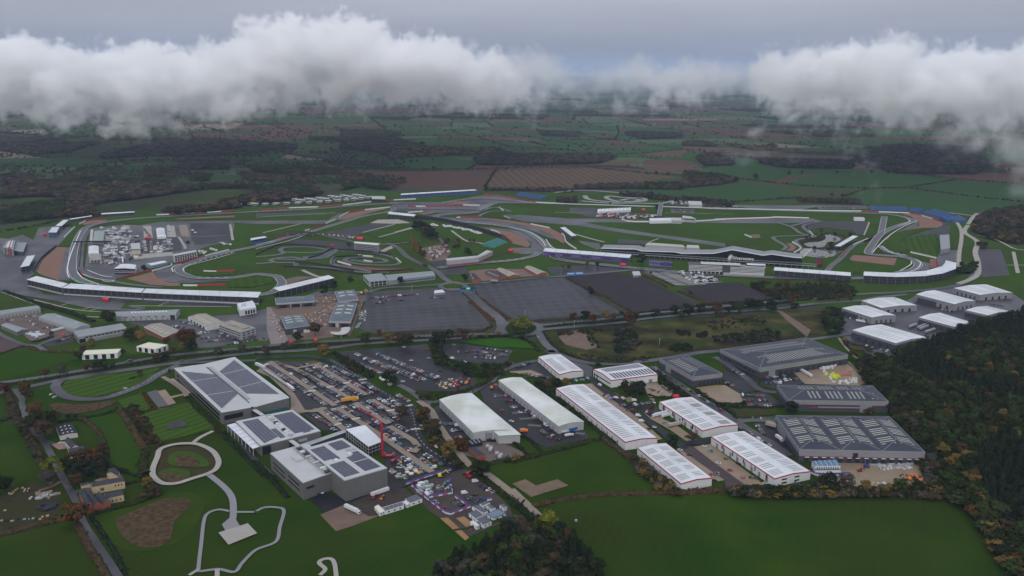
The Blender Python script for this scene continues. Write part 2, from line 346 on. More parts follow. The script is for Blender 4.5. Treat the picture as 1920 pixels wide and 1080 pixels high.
for s, m_ in [('f 1285,258 1385,255 1415,385 1325,385', tan), ('f 1150,265 1240,262 1265,390 1160,395', conc), ('f 890,265 980,262 1000,400 900,400', conc), ('f 660,258 740,262 735,330 650,330', conc), ('f 780,590 1220,558 1228,600 790,645', conc), ('f 1420,235 1850,232 1885,362 1430,385', asph_d), ('f 1425,395 1890,375 1880,440 1480,480', asph_d), ('f 910,410 1310,395 1330,540 930,570', asph_d), ('f 640,340 740,340 735,450 650,460', asph_d)]: flat('paddock_surface', s, m_, Z2)
flat('old_runway', 'b 1240,335 1400,318 1920,358 c 0,362 300,398 600,458 1100,530 1920,640 1920,682 1200,578 700,512 300,445 0,420 b 1800,418 1450,392', asph, Z1)
flat('old_runway', 'c 0,358 700,366 900,378 1700,392 1920,372 d 0,326 80,312 620,296 700,288 1000,292 1100,300 1200,330 1000,345 700,355 100,350 c 1920,410 1700,406 900,406 500,402 300,405 0,396', asph, Z1)
flat('old_runway', 'a 0,355 800,350 940,270 1050,265 880,360 760,390 0,390 A 1700,310 1400,310 1300,300 1900,295', asph, Z1)
flat('runoff', 'b 440,340 700,352 940,352 1300,385 1530,420 1760,470 1840,560 1790,590 1720,570 1500,480 1200,430 700,385', asph, Z1)
flat('runoff', 'b 1000,455 1400,490 1600,570 1720,690 1640,745 1480,762 1290,745 1310,690 1530,690 1540,640 1440,560 1300,500', asph, Z1)
flat('runoff', 'b 0,190 500,180 860,120 1000,95 1120,100 1600,180 1250,195 1100,200 960,280 780,310 450,345 270,350 340,330 520,300 0,270', asph, Z1, 2)
flat('runoff', 'A 500,500 555,490 520,600 515,690 545,748 440,745 470,600', asph, Z2)
flat('runoff', 'f 1210,705 1260,690 1400,700 1340,790 1500,860 1920,870 1920,880 1400,910 1280,915 1080,870 1010,790', asph, Z2)
flat('runoff', 'e 600,300 690,310 740,350 720,390 560,440 480,460 700,350 620,290', asph, Z2)
flat('runoff', 'e 620,760 700,770 860,810 850,880 600,910 700,850', asph, Z2)
flat('runoff', 'e 480,600 560,520 700,480 960,400 1020,360 1090,380 1080,480 960,500 940,480 750,490 580,540 520,600', asph_d, Z1)
flat('bank_terrace', 'e 640,240 760,270 880,300 1010,360 1090,370 1000,300 800,240', asph_d, Z1)
flat('service_yard', 'e 980,650 1180,660 1190,840 1100,860 1160,790 1030,770 1020,830 950,850 940,760', asph, Z1)
flat('bus_park', 'e 1400,640 1660,650 1700,760 1760,940 1450,960 1410,900', asph_p, Z1)
flat('service_yard', 'c 170,240 470,240 480,300 850,300 1180,320 1180,345 440,350 170,290', asph_d, Z1)
flat('service_yard', 'd 140,150 400,150 1700,150 1800,190 1180,200 1150,170 980,200 400,190', asph, Z1)
flat('service_yard', 'c 1300,250 1570,255 1570,298 1310,295', asph_d, Z1)
flat('service_yard', 'c 1280,150 1660,150 1700,190 1920,210 1920,235 1300,200', asph, Z1)
flat('service_yard', 'c 270,610 500,640 520,700 470,710 300,640', asph, Z1)
flat('service_yard', 'c 720,590 1050,610 1030,650 700,640', asph_d, Z1)
flat('service_yard', 'd 1040,350 1200,330 1740,335 1690,490 1600,480 1560,440 1480,430 1250,400 1050,420', asph_d, Z1)
flat('gravel_trap', 'A 430,495 500,498 470,600 440,748 300,700 275,680 320,590', gravel, Z2)
flat('gravel_trap', 'A 600,318 700,295 800,290 800,300 640,330', gravel, Z2)
flat('gravel_trap', 'f 1000,785 1060,850 1180,900 1300,915 1310,940 1190,945 980,930 700,860', gravel, Z2)
flat('gravel_trap', 'f 1250,185 1920,148 1920,166 1300,192', gravel, Z2)
flat('gravel_trap', 'b 940,350 1300,385 1530,422 1750,472 1870,530 1925,605 1900,645 1800,590 1780,555 1600,472 1300,412 1000,368', gravel, Z2)
flat('gravel_trap', 'b 960,458 1120,478 1300,508 1450,568 1530,650 1500,688 1330,645 1250,575 1200,560 1100,500', gravel, Z2)
flat('gravel_trap', 'b 1290,700 1460,710 1400,745 1330,740', gravel, Z2)
flat('gravel_trap', 'b 560,190 700,165 900,185 760,205', gravel, Z2); flat('gravel_trap', 'b 250,300 700,268 520,285 330,320', gravel, Z2)
flat('gravel_trap', 'a 900,350 1050,272 1230,240 1500,215 1250,275 1000,345', gravel, Z2)
flat('gravel_trap', 'e 500,240 640,245 760,265 880,305 1000,350 1010,380 960,408 780,410 560,440 740,390 740,340 640,280', gravel, Z3)
flat('gravel_trap', 'e 0,712 490,750 460,832 0,780 d 1500,760 1560,712', gravel, Z2)
flat('gravel_trap', 'e 370,550 380,510 420,498 415,550', gravel, Z2); flat('gravel_trap', 'd 810,580 860,580 920,630 880,665 800,670 850,630', gravel, Z2)
flat('gravel_trap', 'd 345,490 500,480 520,520 420,525', dirt, Z2)
flat('red_runoff', 'e 860,760 930,765 950,850 860,865', mat('red_brown_runoff', (.15, .06, .05), .8), Z3)
flat('bare_runoff', 'a 340,1015 460,985 720,985 560,1010 330,1080 240,1080', dirt, Z1)
flat('red_runoff', 'a 950,845 1150,875 1400,895 1750,900 1740,925 1400,918 1130,900', mat('red_strip', (.15, .045, .035), .8), Z2)
flat('far_bank', 'a 0,268 780,262 800,290 0,305', asph_d, Z1)
flat('terrace_yard', 'a 760,490 1150,420 1300,385 1570,390 1200,500 1080,535 940,540 800,505', asph_d, Z1)
flat('terrace_yard', 'a 1280,382 1370,345 1600,340 1740,380 1560,390', conc, Z1)
flat('terrace_yard', 'a 350,592 480,563 1000,600 1110,640 1100,690 830,655 500,630', asph_d, Z1)
flat('terrace_yard', 'a 1400,690 1520,640 1545,665 1440,712 1390,710', conc, Z2)
flat('kart_paddock', 'a 520,762 740,738 760,690 880,690 900,720 740,790 560,792', asph, Z1)
flat('visitor_yard', 'b 380,840 560,830 640,880 900,870 600,940 480,920', asph_d, Z1)
flat('visitor_yard', 'b 560,900 800,900 820,950 1000,960 760,985 560,1000 480,960', asph_d, Z1)
flat('garden', 'b 290,700 560,640 640,740 560,830 380,840 300,780', dirt, Z1)
flat('works_yard', 't 0,170 200,150 620,150 880,190 900,225 640,235 160,285 0,280', mat('pink_brick_yard', (.22, .15, .13), .7, col2=(.18, .125, .11), scale=.1), Z1)
flat('works_yard', 't 880,130 1500,100 1840,150 1640,170 1250,215 1000,220 900,190', asph_d, Z1)
MS = [mown('sq_a', 35, 9, .4), mown('sq_b', -20, 12, .5), mown('sq_c', 62, 13, .6), mown('sq_d', 20, 14, .45), mown('sq_e', -38, 12, .8)]
flat('mown_lawn', 'A 600,352 590,400 552,490 432,494 480,440 560,350', MS[2], Z3)
flat('mown_lawn', 'a 1200,500 1560,400 1740,400 1760,435 1380,545', MS[0], Z3); flat('mown_lawn', 'a 1490,560 1770,450 1860,520 1880,590 1500,600', MS[0], Z3)
flat('mown_lawn', 'b 500,490 620,490 760,590 540,590', MS[0], Z3); flat('mown_lawn', 'b 660,510 800,500 1100,600 1060,660 940,640 800,600', MS[0], Z3)
flat('mown_lawn', 'b 600,640 780,640 1060,690 860,760 840,680', MS[0], Z3); flat('mown_lawn', 'b 850,710 1060,690 940,770 860,765', MS[0], Z3)
flat('mown_lawn', 'a 1480,690 1540,670 1720,820 1640,850 1560,790', MS[0], Z3)
flat('mown_lawn', 'e 560,530 760,490 960,490 980,640 940,740 640,680 520,620', MS[1], Z3)
flat('mown_lawn', 'e 430,470 850,410 620,490 500,590 620,690 480,680 330,600 400,520', MS[3], Z3)
flat('mown_lawn', 'e 410,290 560,300 615,345 480,400 340,460', MS[3], Z3)
flat('mown_lawn', 'e 0,790 460,840 500,760 620,780 640,820 560,880 400,910 0,920 d 1400,900 1480,800', MS[3], Z3)
flat('mown_lawn', 'd 1420,810 1560,640 1810,540 1680,700 1560,710 1500,780', MS[3], Z3)
flat('mown_lawn', 'f 1500,780 1920,790 1920,825 1600,835 1420,820 1400,790', MS[0], Z3); flat('mown_lawn', 'a 0,990 120,990 210,1030 120,1080 -60,1110 -300,1110 -300,1000', MS[3], Z3)
# raceways
trk = [
('b 1920,208 1590,190 1200,150 900,140 700,160 500,190 0,185 a 1560,165 1250,178 800,215 400,240 0,258 f 1920,122 1000,172 600,208 400,240 250,290 180,370 145,440 118,520 100,640 95,760 140,850 260,910 420,950 X 240,546 320,552 400,556 470,556 510,550 a 290,1080 275,1030 230,988 100,972 0,966 f 1920,850 1700,862 1500,855 1380,830 1300,785 1310,740 1420,690 1600,625 1920,548 a 0,650 300,565 560,502 900,400 1200,312 1480,262 1560,240', 14),
('a 1560,240 b 0,250 300,252 800,258 930,262 1000,236 1130,190 1300,186 1600,192', 13),
('b 1130,190 1040,228 970,280 850,304 560,322 460,345 520,372 800,405 1200,448 1450,500 1600,580 1690,660 1760,740 X 1050,488 1150,500 1300,514 1450,522 1560,524 1650,521 e 560,905 680,880 730,820 660,765 500,735 230,715 165,690 200,620 300,490 420,420 560,370 680,335 600,298 470,268 300,250 0,240 d 1300,232 600,212 0,198 c 1920,253 1100,232 0,200 b 1920,208', 14),
('b 1640,745 1540,795 1300,840 1000,865 700,895 480,925', 12), ('X 1540,526 d 1300,850 1400,770 1550,620 1700,548 1830,512 e 100,565 280,508', 10),
('e 300,612 360,665 450,700 600,735', 11), ('e 350,280 330,380 310,480', 13),
('d 700,350 860,400 960,470 1030,495 700,510 670,540 800,620 760,665', 8), ('d 1200,335 1000,385 1060,460 1120,510 920,550 960,620 970,650 900,685', 8), ('d 1100,330 860,390', 8),
('b 940,350 980,320 1060,290 1180,282 1320,290', 8), ('b 960,290 1120,240 1300,280', 8), ('b 1330,325 1240,335 1300,365', 8)]
el_ = []
for s, w_ in trk:
 if w_ > 10:
  q_ = catmull(gp(s), 8)
  for sg in (-1, 1): el_.append([p+Vector((-(b.y-a.y), b.x-a.x, 0)).normalized()*sg*(w_/2-.5) for a, p, b in zip(q_, q_[1:], q_[2:]) if (b-a).length > .01])
 rib('race_track', s, w_, track_m, Z4 if w_ > 12 else Z4-.02, 8)
kt = ['a 0,765 200,748 310,722 275,690 310,662 450,652 620,655 800,682 900,690 830,745 760,775 560,792 400,770 230,782 165,802 190,828 0,842', 'a 220,832 430,832 465,870 640,880 850,892 1100,930 1300,945',
'a 560,790 700,772 880,702 1100,710 1400,735 1560,780 1620,832 1500,860 1200,850 1050,825 1000,800 1080,772 1250,770 1420,790 1460,820 1300,832 1150,812 1060,800', 'a 900,762 872,790 872,850 1100,892 1300,930 1500,942', 'a 340,712 620,718 760,700', 'a 230,790 560,800']
for s in kt: rib('kart_track', s, 9, track_m, Z3+.01, 6)
for s in ['c 340,105 380,145 560,170 760,180 1000,165 980,130 760,125 620,110 580,130 660,160 800,185', 'c 0,70 300,45 700,70 1100,110 1340,150 1200,190 900,190 600,190 300,165', 'c 740,160 840,140 950,150 900,170 780,170']: rib('far_kart_track', s, 13, mat('pale_kart_asphalt', (.20, .195, .19), .5), Z3, 6)
rib('pit_lane', 'f 290,300 240,380 205,480 190,620 185,740 260,810 400,850 600,900 800,935 1100,960', 9, asph, Z3)
pth = [('a 80,495 500,395', 5), ('a 1200,492 1560,400', 5), ('a 1380,545 1770,440', 5), ('a 0,320 500,290 900,270', 5), ('c 0,295 450,300', 3), ('c 1240,300 1920,312 d 0,250 200,255', 3), ('c 1060,630 1170,590', 4),
('a 520,915 680,985 760,990', 7), ('b 640,500 760,590 820,620', 5), ('b 800,620 960,640 1080,690', 5), ('c 230,540 400,590 560,630', 6), ('d 1680,490 1740,345', 3), ('d 1330,700 1430,670 1240,745', 5),
('e 1160,340 1210,430 1215,540 1190,700 1190,840 1230,900', 7), ('e 1290,370 1350,280 1400,245', 8), ('e 1290,380 1250,460 1390,560 1370,680 1400,800 1400,920 1340,980 1180,1040', 9), ('e 860,225 1100,240 1330,270', 7), ('e 1400,490 1600,540 1800,640 1920,660', 5),
('e 1730,830 1920,830', 3), ('e 1800,680 1850,920', 6), ('m 460,175 700,235 1040,320 1350,362 1500,365', 2.5), ('m 30,70 520,250 900,345 1200,430 1500,450', 3), ('n 260,90 1400,100', 2.5), ('n 590,90 720,30', 2), ('m 920,275 1060,230', 2), ('m 1240,335 1400,290', 2), ('m 1350,355 1520,300', 2),
('f 1290,390 1360,500 1360,530', 5), ('f 1870,250 1900,430', 5), ('b 0,520 190,465', 5), ('q 1680,180 1820,370', 3)]
for s, w_ in pth: rib('path', s, w_, conc, Z3+.02, 5)
rib('service_road', 'a 560,480 1000,572 1200,622 1500,622 1720,600', 8, asph, Z3+.03)
rib('service_road', 'a 1480,610 1600,665 1700,762 1900,865 b 350,885 480,965 560,1040 620,1080 X 850,545', 10, asph, Z3+.03)
rib('service_road', 'X 636,560 680,552 720,541 780,538 840,533 900,532 1000,523 1080,517 1180,508 1260,505', 8, asph, Z3+.03)
rib('service_road', 'b 480,560 530,620 560,700 590,760', 6, asph, Z3+.03)
# painted lines beside the tracks
ribs('track_edge_line', el_, .55, white_p, Z5-.06)
ribs('track_edge_line', ['f 190,325 155,400 105,520 62,640 38,760 55,845 130,895', 'f 150,790 200,850 280,890 400,930', 'f 1350,780 1350,745 1450,705 1700,640 1920,575', 'f 1230,790 1220,740 1320,700', 'f 265,770 420,830 540,850', 'f 210,815 300,850 440,880 560,890 520,905 430,890',
'b 1300,470 1500,515 1640,600 1700,680', 'b 1700,600 1760,680 1830,720', 'e 610,310 625,345 500,390', 'e 720,335 540,410 380,520 250,650 220,690', 'e 310,620 420,690 560,722', 'e 650,790 640,830 520,900', 'e 700,770 755,810 720,870 640,905', 'a 0,632 220,590', 'a 0,680 360,590 560,520', 'd 1060,440 1105,490 1080,510', 'd 870,575 960,630 940,665 890,690', 'b 1230,340 1300,370'], 1.5, white_p, Z5, 6)
ribs('kerb_dashes', ['f 300,925 440,950', 'f 1400,705 1920,560', 'f 1500,862 1920,850', 'b 820,405 1220,445', 'b 1100,855 1500,820', 'b 280,245 900,240', 'b 300,200 600,185', 'e 420,680 600,722', 'a 0,255 400,232'], 1.8, white_p, Z5+.01, 4, dash=(5, 8))
ribs('green_kerb', ['f 60,855 160,905 300,935'], 3.5, green_p, Z5, 5)
# ---------------------------------------------------------------- roads, car parks and yards nearer the camera
flat('car_park', 'X 690,548 830,540 858,546 872,556 t 250,785 220,828 60,835 F 1290,235 880,262 745,215 825,20', asph_p, Z1)
flat('car_park', 't 40,330 100,300 640,262 980,250 1080,250 1340,400 1440,480 1720,650 700,722 490,712 120,470', asph_p, Z1)
flat('car_park', 't 1110,240 1250,215 1640,172 1700,205 u 30,115 640,440 600,458 0,515 t 1850,640 1560,470 1400,440', mat('purple_car_park', (.068, .060, .068), .6, col2=(.056, .050, .058), scale=.02, detail=7), Z1)
flat('car_park', 'u 460,250 700,200 1130,180 1250,250 1550,370 840,428', mat('purple_car_park', (0, 0, 0)), Z1)
flat('caravan_park', 'u 0,50 60,38 330,48 720,80 940,178 500,218 370,212', asph, Z1)
flat('overflow_car_park', 'F 620,400 800,385 1290,345 1340,500 1620,540 1660,640 1560,700 1180,692 1060,640 960,580 850,520 640,430', asph_d, Z1)
flat('overflow_car_park', 'F 1400,350 1480,335 1920,390 1880,490 1750,502 1470,462 1390,400', asph_d, Z1)
flat('staff_car_park', 'F 90,478 420,468 500,480 780,600 900,660 1080,790 1150,880 1190,1080 J 1330,310 1200,360 1150,400 1000,420 960,200 680,-10 F 680,1010 490,990 370,880 250,740 0,480', asph_d, Z1)
flat('goods_yard', 'g 0,220 180,80 320,250 580,560 760,840 520,880 520,600 200,300', tan, Z2)
flat('building_site', 's 0,380 150,360 720,200 1020,190 1380,200 1460,180 1440,330 1300,700 1250,800 300,890 100,800 0,560', dirt, Z1)
flat('building_site_road', 's 0,380 60,370 320,860 240,940 60,930 0,700', mat('muddy_road', (.19, .16, .15), .6, col2=(.14, .115, .11), scale=.08), Z2)
flat('new_yard', 'J 370,482 500,440 700,530 860,420 1000,395 1110,400 860,565 690,545 510,607', asph_n, Z1)
flat('earth_yard', 'J 480,625 690,540 900,560 960,622 740,705 600,750', dirt, Z1)
flat('earth_yard', 'J 690,545 1000,420 1120,430 1240,540 960,622 850,640', mat('wet_mud', (.085, .068, .058), .5, col2=(.055, .048, .046), scale=.1), Z2)
flat('site_compound', 'J 1130,400 1540,280 1620,300 1900,560 1930,650 1600,790 1300,600', mat('muddy_asphalt', (.078, .070, .070), .5, col2=(.11, .088, .076), scale=.05, detail=6), Z1)
flat('sandy_strip', 'J 1380,655 1440,650 1600,800 1570,822', orange_dirt, Z2)
flat('sandy_pad', 'J 1500,655 1560,640 1660,720 1600,742', orange_dirt, Z2)
flat('estate_car_park', 'v 0,200 90,262 760,760 1050,760 1110,860 620,965 290,780 0,520 -60,500 X 900,730', asph_d, Z1)
flat('estate_car_park', 'y 270,60 400,0 760,330 740,370 560,385 500,420 440,360', asph_d, Z1)
flat('estate_road_sheet', 'v 480,0 1000,-20 1150,60 1130,190 1060,180 1040,90 700,100 500,20', asph, Z1)
flat('estate_yard', 'v 200,100 250,60 400,0 560,0 700,160 650,190 330,150', asph_d, Z1)
flat('estate_yard', 'v 200,110 450,90 600,150 400,172', buff, Z2)
flat('estate_yard', 'v 1050,250 1150,235 1560,540 1930,865 1860,880', buff, Z1)
for s in ['r 270,560 380,560 500,640 620,690 880,870 760,888 560,750 360,640', 'r 280,240 435,230 610,350 560,405 340,392 300,300', 'r 840,290 1100,258 1200,260 1370,360 1412,452 1280,470 1080,440',
  'K 1360,115 1490,95 1890,400 1760,422', 'K 1235,135 1320,130 1590,330 1605,365 1500,382', 'w 1000,290 1480,208 1620,310 1650,382 1580,402 1100,388', 'q 600,300 540,150 1680,170 1830,372 1640,402 980,392', 'r 60,400 140,390 200,440 100,450']: flat('estate_yard', s, buff, Z1)
for s in ['r 1365,370 1640,335 1860,480 1700,515 1430,505', 'r 1165,140 1300,120 1450,270 1640,300 1360,352 1200,250', 'w 700,340 1000,298 1090,382 850,435 700,400', 'w 640,742 840,735 990,960 930,1010 800,960', 'r 140,470 400,440 470,600 360,620 270,560', 'w 370,200 480,180 700,330 660,420 480,430 370,330', 'r 880,690 1040,830']:
 if s.count(',') > 2: flat('estate_car_park', s, asph_d, Z1)
flat('estate_lawn', 'w 320,560 540,560 850,600 850,660 480,700', mat('verge_grass', (.05, .065, .022), .9, col2=(.07, .072, .03), scale=.1), Z2)
flat('brick_lane', 'K 1240,118 1345,112 1760,412 1600,432 1595,368', mat('purple_block_paving', (.105, .082, .088), .6, col2=(.085, .068, .075), scale=.1), Z2)
flat('substation_yard', 'y 700,420 1080,420 1380,560 1330,600 1100,640 940,640 640,560 600,500', mat('substation_grit', (.115, .09, .08), .8, col2=(.09, .07, .065), scale=.2), Z1)
flat('car_park', 'm 600,830 1080,700 1110,820 760,890 680,880', asph_d, Z1)
flat('brick_yard', 'm 0,480 240,440 600,372 860,560 1050,600 1110,690 680,800 480,812 330,700 0,560', mat('brick_yard', (.17, .135, .125), .7, col2=(.13, .105, .10), scale=.07), Z1)
flat('bare_plot', 'm -200,640 0,715 330,870 0,1000 -300,1060', mat('purple_scalpings', (.115, .085, .085), .9, col2=(.09, .066, .068), scale=.05), Z1)
flat('waste_ground', 'G 280,240 600,218 900,185 1300,150 1920,112 H 100,92 560,95 560,230 350,300 0,338 G 1560,392 1400,402 1100,440 800,488 600,480 430,432 320,350 250,280', scrub, Z1)
flat('rubble', 'G 330,270 520,240 650,370 560,390 400,350', dirt, Z2); flat('bare_track', 'u 1540,500 1600,510 1920,720 1880,800 1640,600', dirt, Z2)
flat('green_field', 'F 1500,325 1700,308 1920,300 G 140,340 180,380 100,380 F 1920,372 1800,375', mat('bright_grass', (.038, .12, .012), .9), Z3)
flat('pasture', 'E -100,420 180,390 560,420 540,470 100,600 -100,640', mat('near_green', (.036, .088, .009), .9, col2=(.046, .096, .012), scale=.03), Z2)
flat('mown_lawn', 'E 470,690 480,640 560,600 800,575 1050,545 1200,520 1080,620 900,700 700,742 540,740', MS[4], Z2, 3)
flat('mown_lawn', 'E 1030,880 1410,780 1620,980 1190,1085', mown('big', -36, 9, .8), Z2); flat('mown_lawn', 'E 880,770 1060,715 1150,830 990,870', mown('small', -36, 8, .8), Z2)
flat('pasture', 'E 620,915 880,850 1070,1080 I 1080,320 1000,320 760,200 800,170 760,100', mat('near_green', (0, 0, 0)), Z2)
flat('sports_pad', 'E 1240,955 1370,922 1412,962 1275,996', asph_p, Z4); flat('reed_pond', 'E 370,800 460,790 620,800 850,770 860,790 700,850 520,870 420,850', marsh, Z2, 3)
flat('reed_basin', 'I 870,660 960,620 1200,520 1330,505 1430,520 1390,600 1310,680 1290,790 1220,860 1090,875 980,840 900,760', marsh, Z2, 3)
flat('basin_bank', 'I 690,650 900,580 1200,480 1400,450 1540,510 1520,600 1440,740 1300,840 1120,890 960,890 840,840 780,740', mat('basin_grass', (.060, .105, .014), .9, col2=(.044, .088, .010), scale=.04), Z1+.02, 3)
flat('garden_bed', 'I 1190,150 1300,115 1440,110 1520,120 1600,180 1630,240 1600,300 1500,345 1340,390 1250,395 1190,370 1160,300', mat('planting', (.05, .055, .022), .95, col2=(.085, .062, .035), scale=.12, detail=7), Z1+.04, 3)
flat('mown_lawn', 'I 1280,170 1400,150 1500,180 1570,240 1540,270 1400,270 1270,250', grass_l, Z2, 3); flat('mown_lawn', 'I 1190,310 1280,280 1420,300 1410,350 1300,370 1210,360', grass_l, Z2, 3)
flat('reed_bed', 'I 1320,190 1420,190 1500,240 1460,265 1330,260', marsh, Z3, 3); flat('reed_bed', 'I 1200,310 1320,320 1410,355 1350,385 1240,375', marsh, Z3, 3)
flat('farm_plot', 'I 0,490 250,380 420,400 480,520 430,640 0,770', mat('rank_grass', (.045, .062, .022), .95, col2=(.075, .058, .035), scale=.08, detail=6), Z1+.03)
flat('garden_path', 'E 1100,712 1175,690 1290,800 1200,838', asph, Z2); flat('garden_path', 'E 1180,702 1240,690 1320,792 1262,808', buff, Z3); flat('garden_path', 'E 1260,745 1380,720 1390,730 1290,755', buff, Z3)
flat('drive', 'p 560,440 720,430 740,500 660,510', mat('pink_gravel', (.20, .13, .11), .9), Z2); flat('courtyard', 'p 1060,860 1200,790 1260,830 1100,870', mat('pink_gravel', (0, 0, 0)), Z2)
flat('stone_terrace', 'I 1640,770 1860,700 1930,775 1715,862', stonep, Z4); flat('tarmac_flare', 'I 1722,655 1764,655 1800,716 1690,750 1665,705', mat('grey_path', (.19, .185, .20), .7), Z3)
flat('bare_plot', 'K 0,395 100,362 180,410 340,362 425,410 250,462 145,497', mat('excavated_soil', (.20, .145, .105), .9, col2=(.15, .115, .085), scale=.15, detail=6), Z2)
flat('mown_lawn', 'E 60,1010', grass, Z2) if 0 else None
flat('stack_yard_path', 'K -20,440 20,430 240,640 200,655', tan, Z2)
flat('pond', 'd 1000,590 1060,575 1180,565 1250,530 1240,480 1330,490 1400,520 1415,545 1360,570 1270,570 1240,610 1180,635 1090,628 1030,610', water, Z3, 3)
flat('pond', 'd 1100,650 1250,640 1400,665 1350,720 1290,735 1040,715', water, Z3, 2)
flat('pond_bank', 'd 940,560 1050,520 1200,480 1300,460 1480,500 1440,580 1330,620 1180,650 1020,640', scrub, Z2, 2)
flat('hospitality_deck', 'd 960,640 1100,640 1040,715 1240,745 1150,740 960,720', conc, Z2)
rib('ring_road', 't 370,830 410,770 520,745 650,750 770,785 790,840 700,890 560,910 430,895', 9, asph, Z3, 8, True)
flat('roundabout_island', 't 405,830 430,795 520,772 620,780 730,805 735,832 700,862 600,885 480,878 420,858', grass, Z4, 3)
rib('ring_road', 'B 1380,792 1475,760 1575,792 1475,822', 8, asph, Z3, 8, True); flat('roundabout_island', 'B 1408,790 1475,773 1545,790 1475,808', grass_l, Z4, 4)
rds = [('E -300,690 0,640 250,605 620,545 980,480 1300,430 1920,370 F 250,345 600,325 900,305 1250,287 1600,276 1850,272', 8.5, asph), ('E -300,780 0,716 300,650 520,600 900,545 1200,505 1500,460 1920,412 F 300,398 600,370 800,345 1300,315 1700,290 1880,282', 8.5, asph),
('t 700,775 900,780 G 600,168 900,132 u 0,545 350,510 760,465 1200,430 1600,390 1920,360 D 300,890 700,850 X 1700,548 1800,535 1830,510', 8.5, asph), ('t 760,850 880,830 G 600,205 900,175 u 0,600 400,560 900,520 1550,480 1920,430 D 700,898 X 1640,560 1700,553', 8.5, asph),
('t 340,870 370,800 320,700 150,560 0,425 X 866,545 B 1440,805', 14, asph), ('t 780,870 850,990 950,1080 G 280,400 430,455 600,490 800,492 1100,462 1400,412 1580,398', 10, asph), ('u 850,960 H -200,380 0,350 350,308 620,268 760,240 X 1660,600 1700,575 1760,548', 8, asph),
('v 0,230 60,160 130,100 300,35 480,-5 620,-20', 8, asph), ('h 1920,88 1750,230 1600,355 1400,490 1200,590 830,672 650,690', 7, asph), ('h 220,425 400,520 560,640 650,700 X 801,770 820,800', 7, asph), ('y 150,-40 280,60 340,160 420,300 500,410 600,540 700,660 780,720 920,785 1100,920 1300,1080 K 100,540 210,650', 6.5, tan),
('v 1110,170 1250,300 1500,480 1700,620 1920,780 r 560,850 700,950 760,960', 8, asph_n), ('r 380,50 600,200 900,400 1150,560 1300,650 1420,740 1700,910 1920,1060', 9, asph), ('r 680,940 1040,880', 10, asph_n), ('r 1280,640 1400,665 w 620,720 850,722', 8, asph), ('w 280,150 350,180 560,330 690,440 850,470', 8, asph),
('F 0,452 250,440 400,438 560,470 700,550 900,682 1080,782 1165,812 y 60,60 95,160 135,350 250,500 400,602 560,690 640,705', 9, asph_n), ('o 1340,335 900,470 720,530 540,575', 10, asph_n), ('E 1340,505 1190,575 1090,640 950,700 800,748 650,762 520,748 440,702 418,655 460,618', 10, asph), ('E 240,662 450,618 700,580 1100,522 1350,490 1920,470', 8, asph), ('E 1220,592 1300,640 1380,700 1400,740', 5, tan),
('E -100,690 0,694 110,702 170,765 p 250,0 330,250 480,400 590,590 650,720 750,900 850,1080 I 620,680 720,840 880,1080 950,1180', 5.5, asph), ('p 850,990 1000,960 1040,1010', 6, asph), ('p 460,390 600,450', 5, asph), ('p 440,975 600,920 690,870', 4, dirt), ('m -100,560 0,700 330,850 560,882 700,960 1000,975', 6, asph), ('m 560,880 700,820 1100,690', 5, asph), ('m 0,20 300,90 900,200 1400,300 1920,340 n 400,120 260,90', 10, asph),
('I 1570,330 1680,420 1740,500 1752,600 1745,670', 5, mat('grey_path', (0, 0, 0))), ('I 1760,610 1920,610 J 0,607 60,577 150,575 210,600 180,720 150,832 0,895 I 1820,990 1760,1060 1640,1040 1500,1055 1490,1030 1510,850 1530,680 1560,620 1640,592 1722,604', 2.6, mat('grey_path', (0, 0, 0))),
('I 1490,1040 1420,1085', 2.6, stonep), ('I 1630,1040 1630,1120', 3, stonep), ('J 605,1120 590,1000 560,962 500,967 475,995 520,1040 480,1085', 3, stonep), ('I 1440,98 1500,50 1600,0', 4, stonep), ('H 530,300 580,370 660,450', 3, tan), ('H 600,480 720,600 880,720 950,850 940,900', 3, dirt),
('H 560,220 620,260', 5, asph), ('i 0,420 60,470 170,560 260,640', 6, stonep), ('j 200,300 330,450 600,800 760,960 880,1075', 5, asph)]
for i_, (s, w_, m_) in enumerate(rds): rib('path' if w_ < 5 else 'road', s, w_, m_, Z3+.0005*i_, 6)
rib('garden_path', 'I 1440,98 1310,105 1205,140 1182,200 1150,280 1150,340 1200,388 1260,402 1340,395 1450,360 1560,325 1622,288 1640,230 1600,160 1520,115', 4.6, stonep, Z4, 6, True)
for s in ['g 200,80 1190,742', 'g 590,185 1 700,110', '1 690,135 1190,452', 'g 900,125 1 860,20', '1 930,90 1300,315', '1 410,210 900,520 1130,672 3 1390,612', '1 150,245 560,565', '1 1200,490 1560,705 1640,810 1560,885', 'g 200,80 600,180 980,100', 'g 540,830 900,820 1020,770', '3 900,130 1000,190', '1 60,250 260,215']: rib('parking_lane', s, 6.2, tan, Z3+.1, 0)
L_ = []
for s in ['g 780,530 900,525', 'g 1060,480 1170,455', 'g 1310,415 1410,400', 'g 1540,365 1660,345', 'g 1700,890 1800,870', 'F 720,920 780,905', 'F 860,885 910,875', 'F 980,855 1040,845', 'F 1120,820 1175,808', 'F 580,965 640,945', 'y 60,290 170,282']:
 a, b = gp(s); n = 8
 d = (b-a)
 for k in range(n):
  c_ = a+d*(k+.5)/n; t_ = Vector((-d.y, d.x, 0)).normalized()*1.7; L_.append([c_-t_, c_+t_])
ribs('zebra_crossing', L_, .75, mat('crossing_paint', (.5, .48, .44), .7), Z4+.12)
ribs('road_markings', ['y 60,60 95,160 135,350 250,500 400,602 520,690', 'E 1340,505 1190,575 1090,640 950,700 800,748', 'F 560,470 700,550 900,682 1080,782'], .35, white_p, Z4+.14, 5, dash=(3, 4))
L_ = []
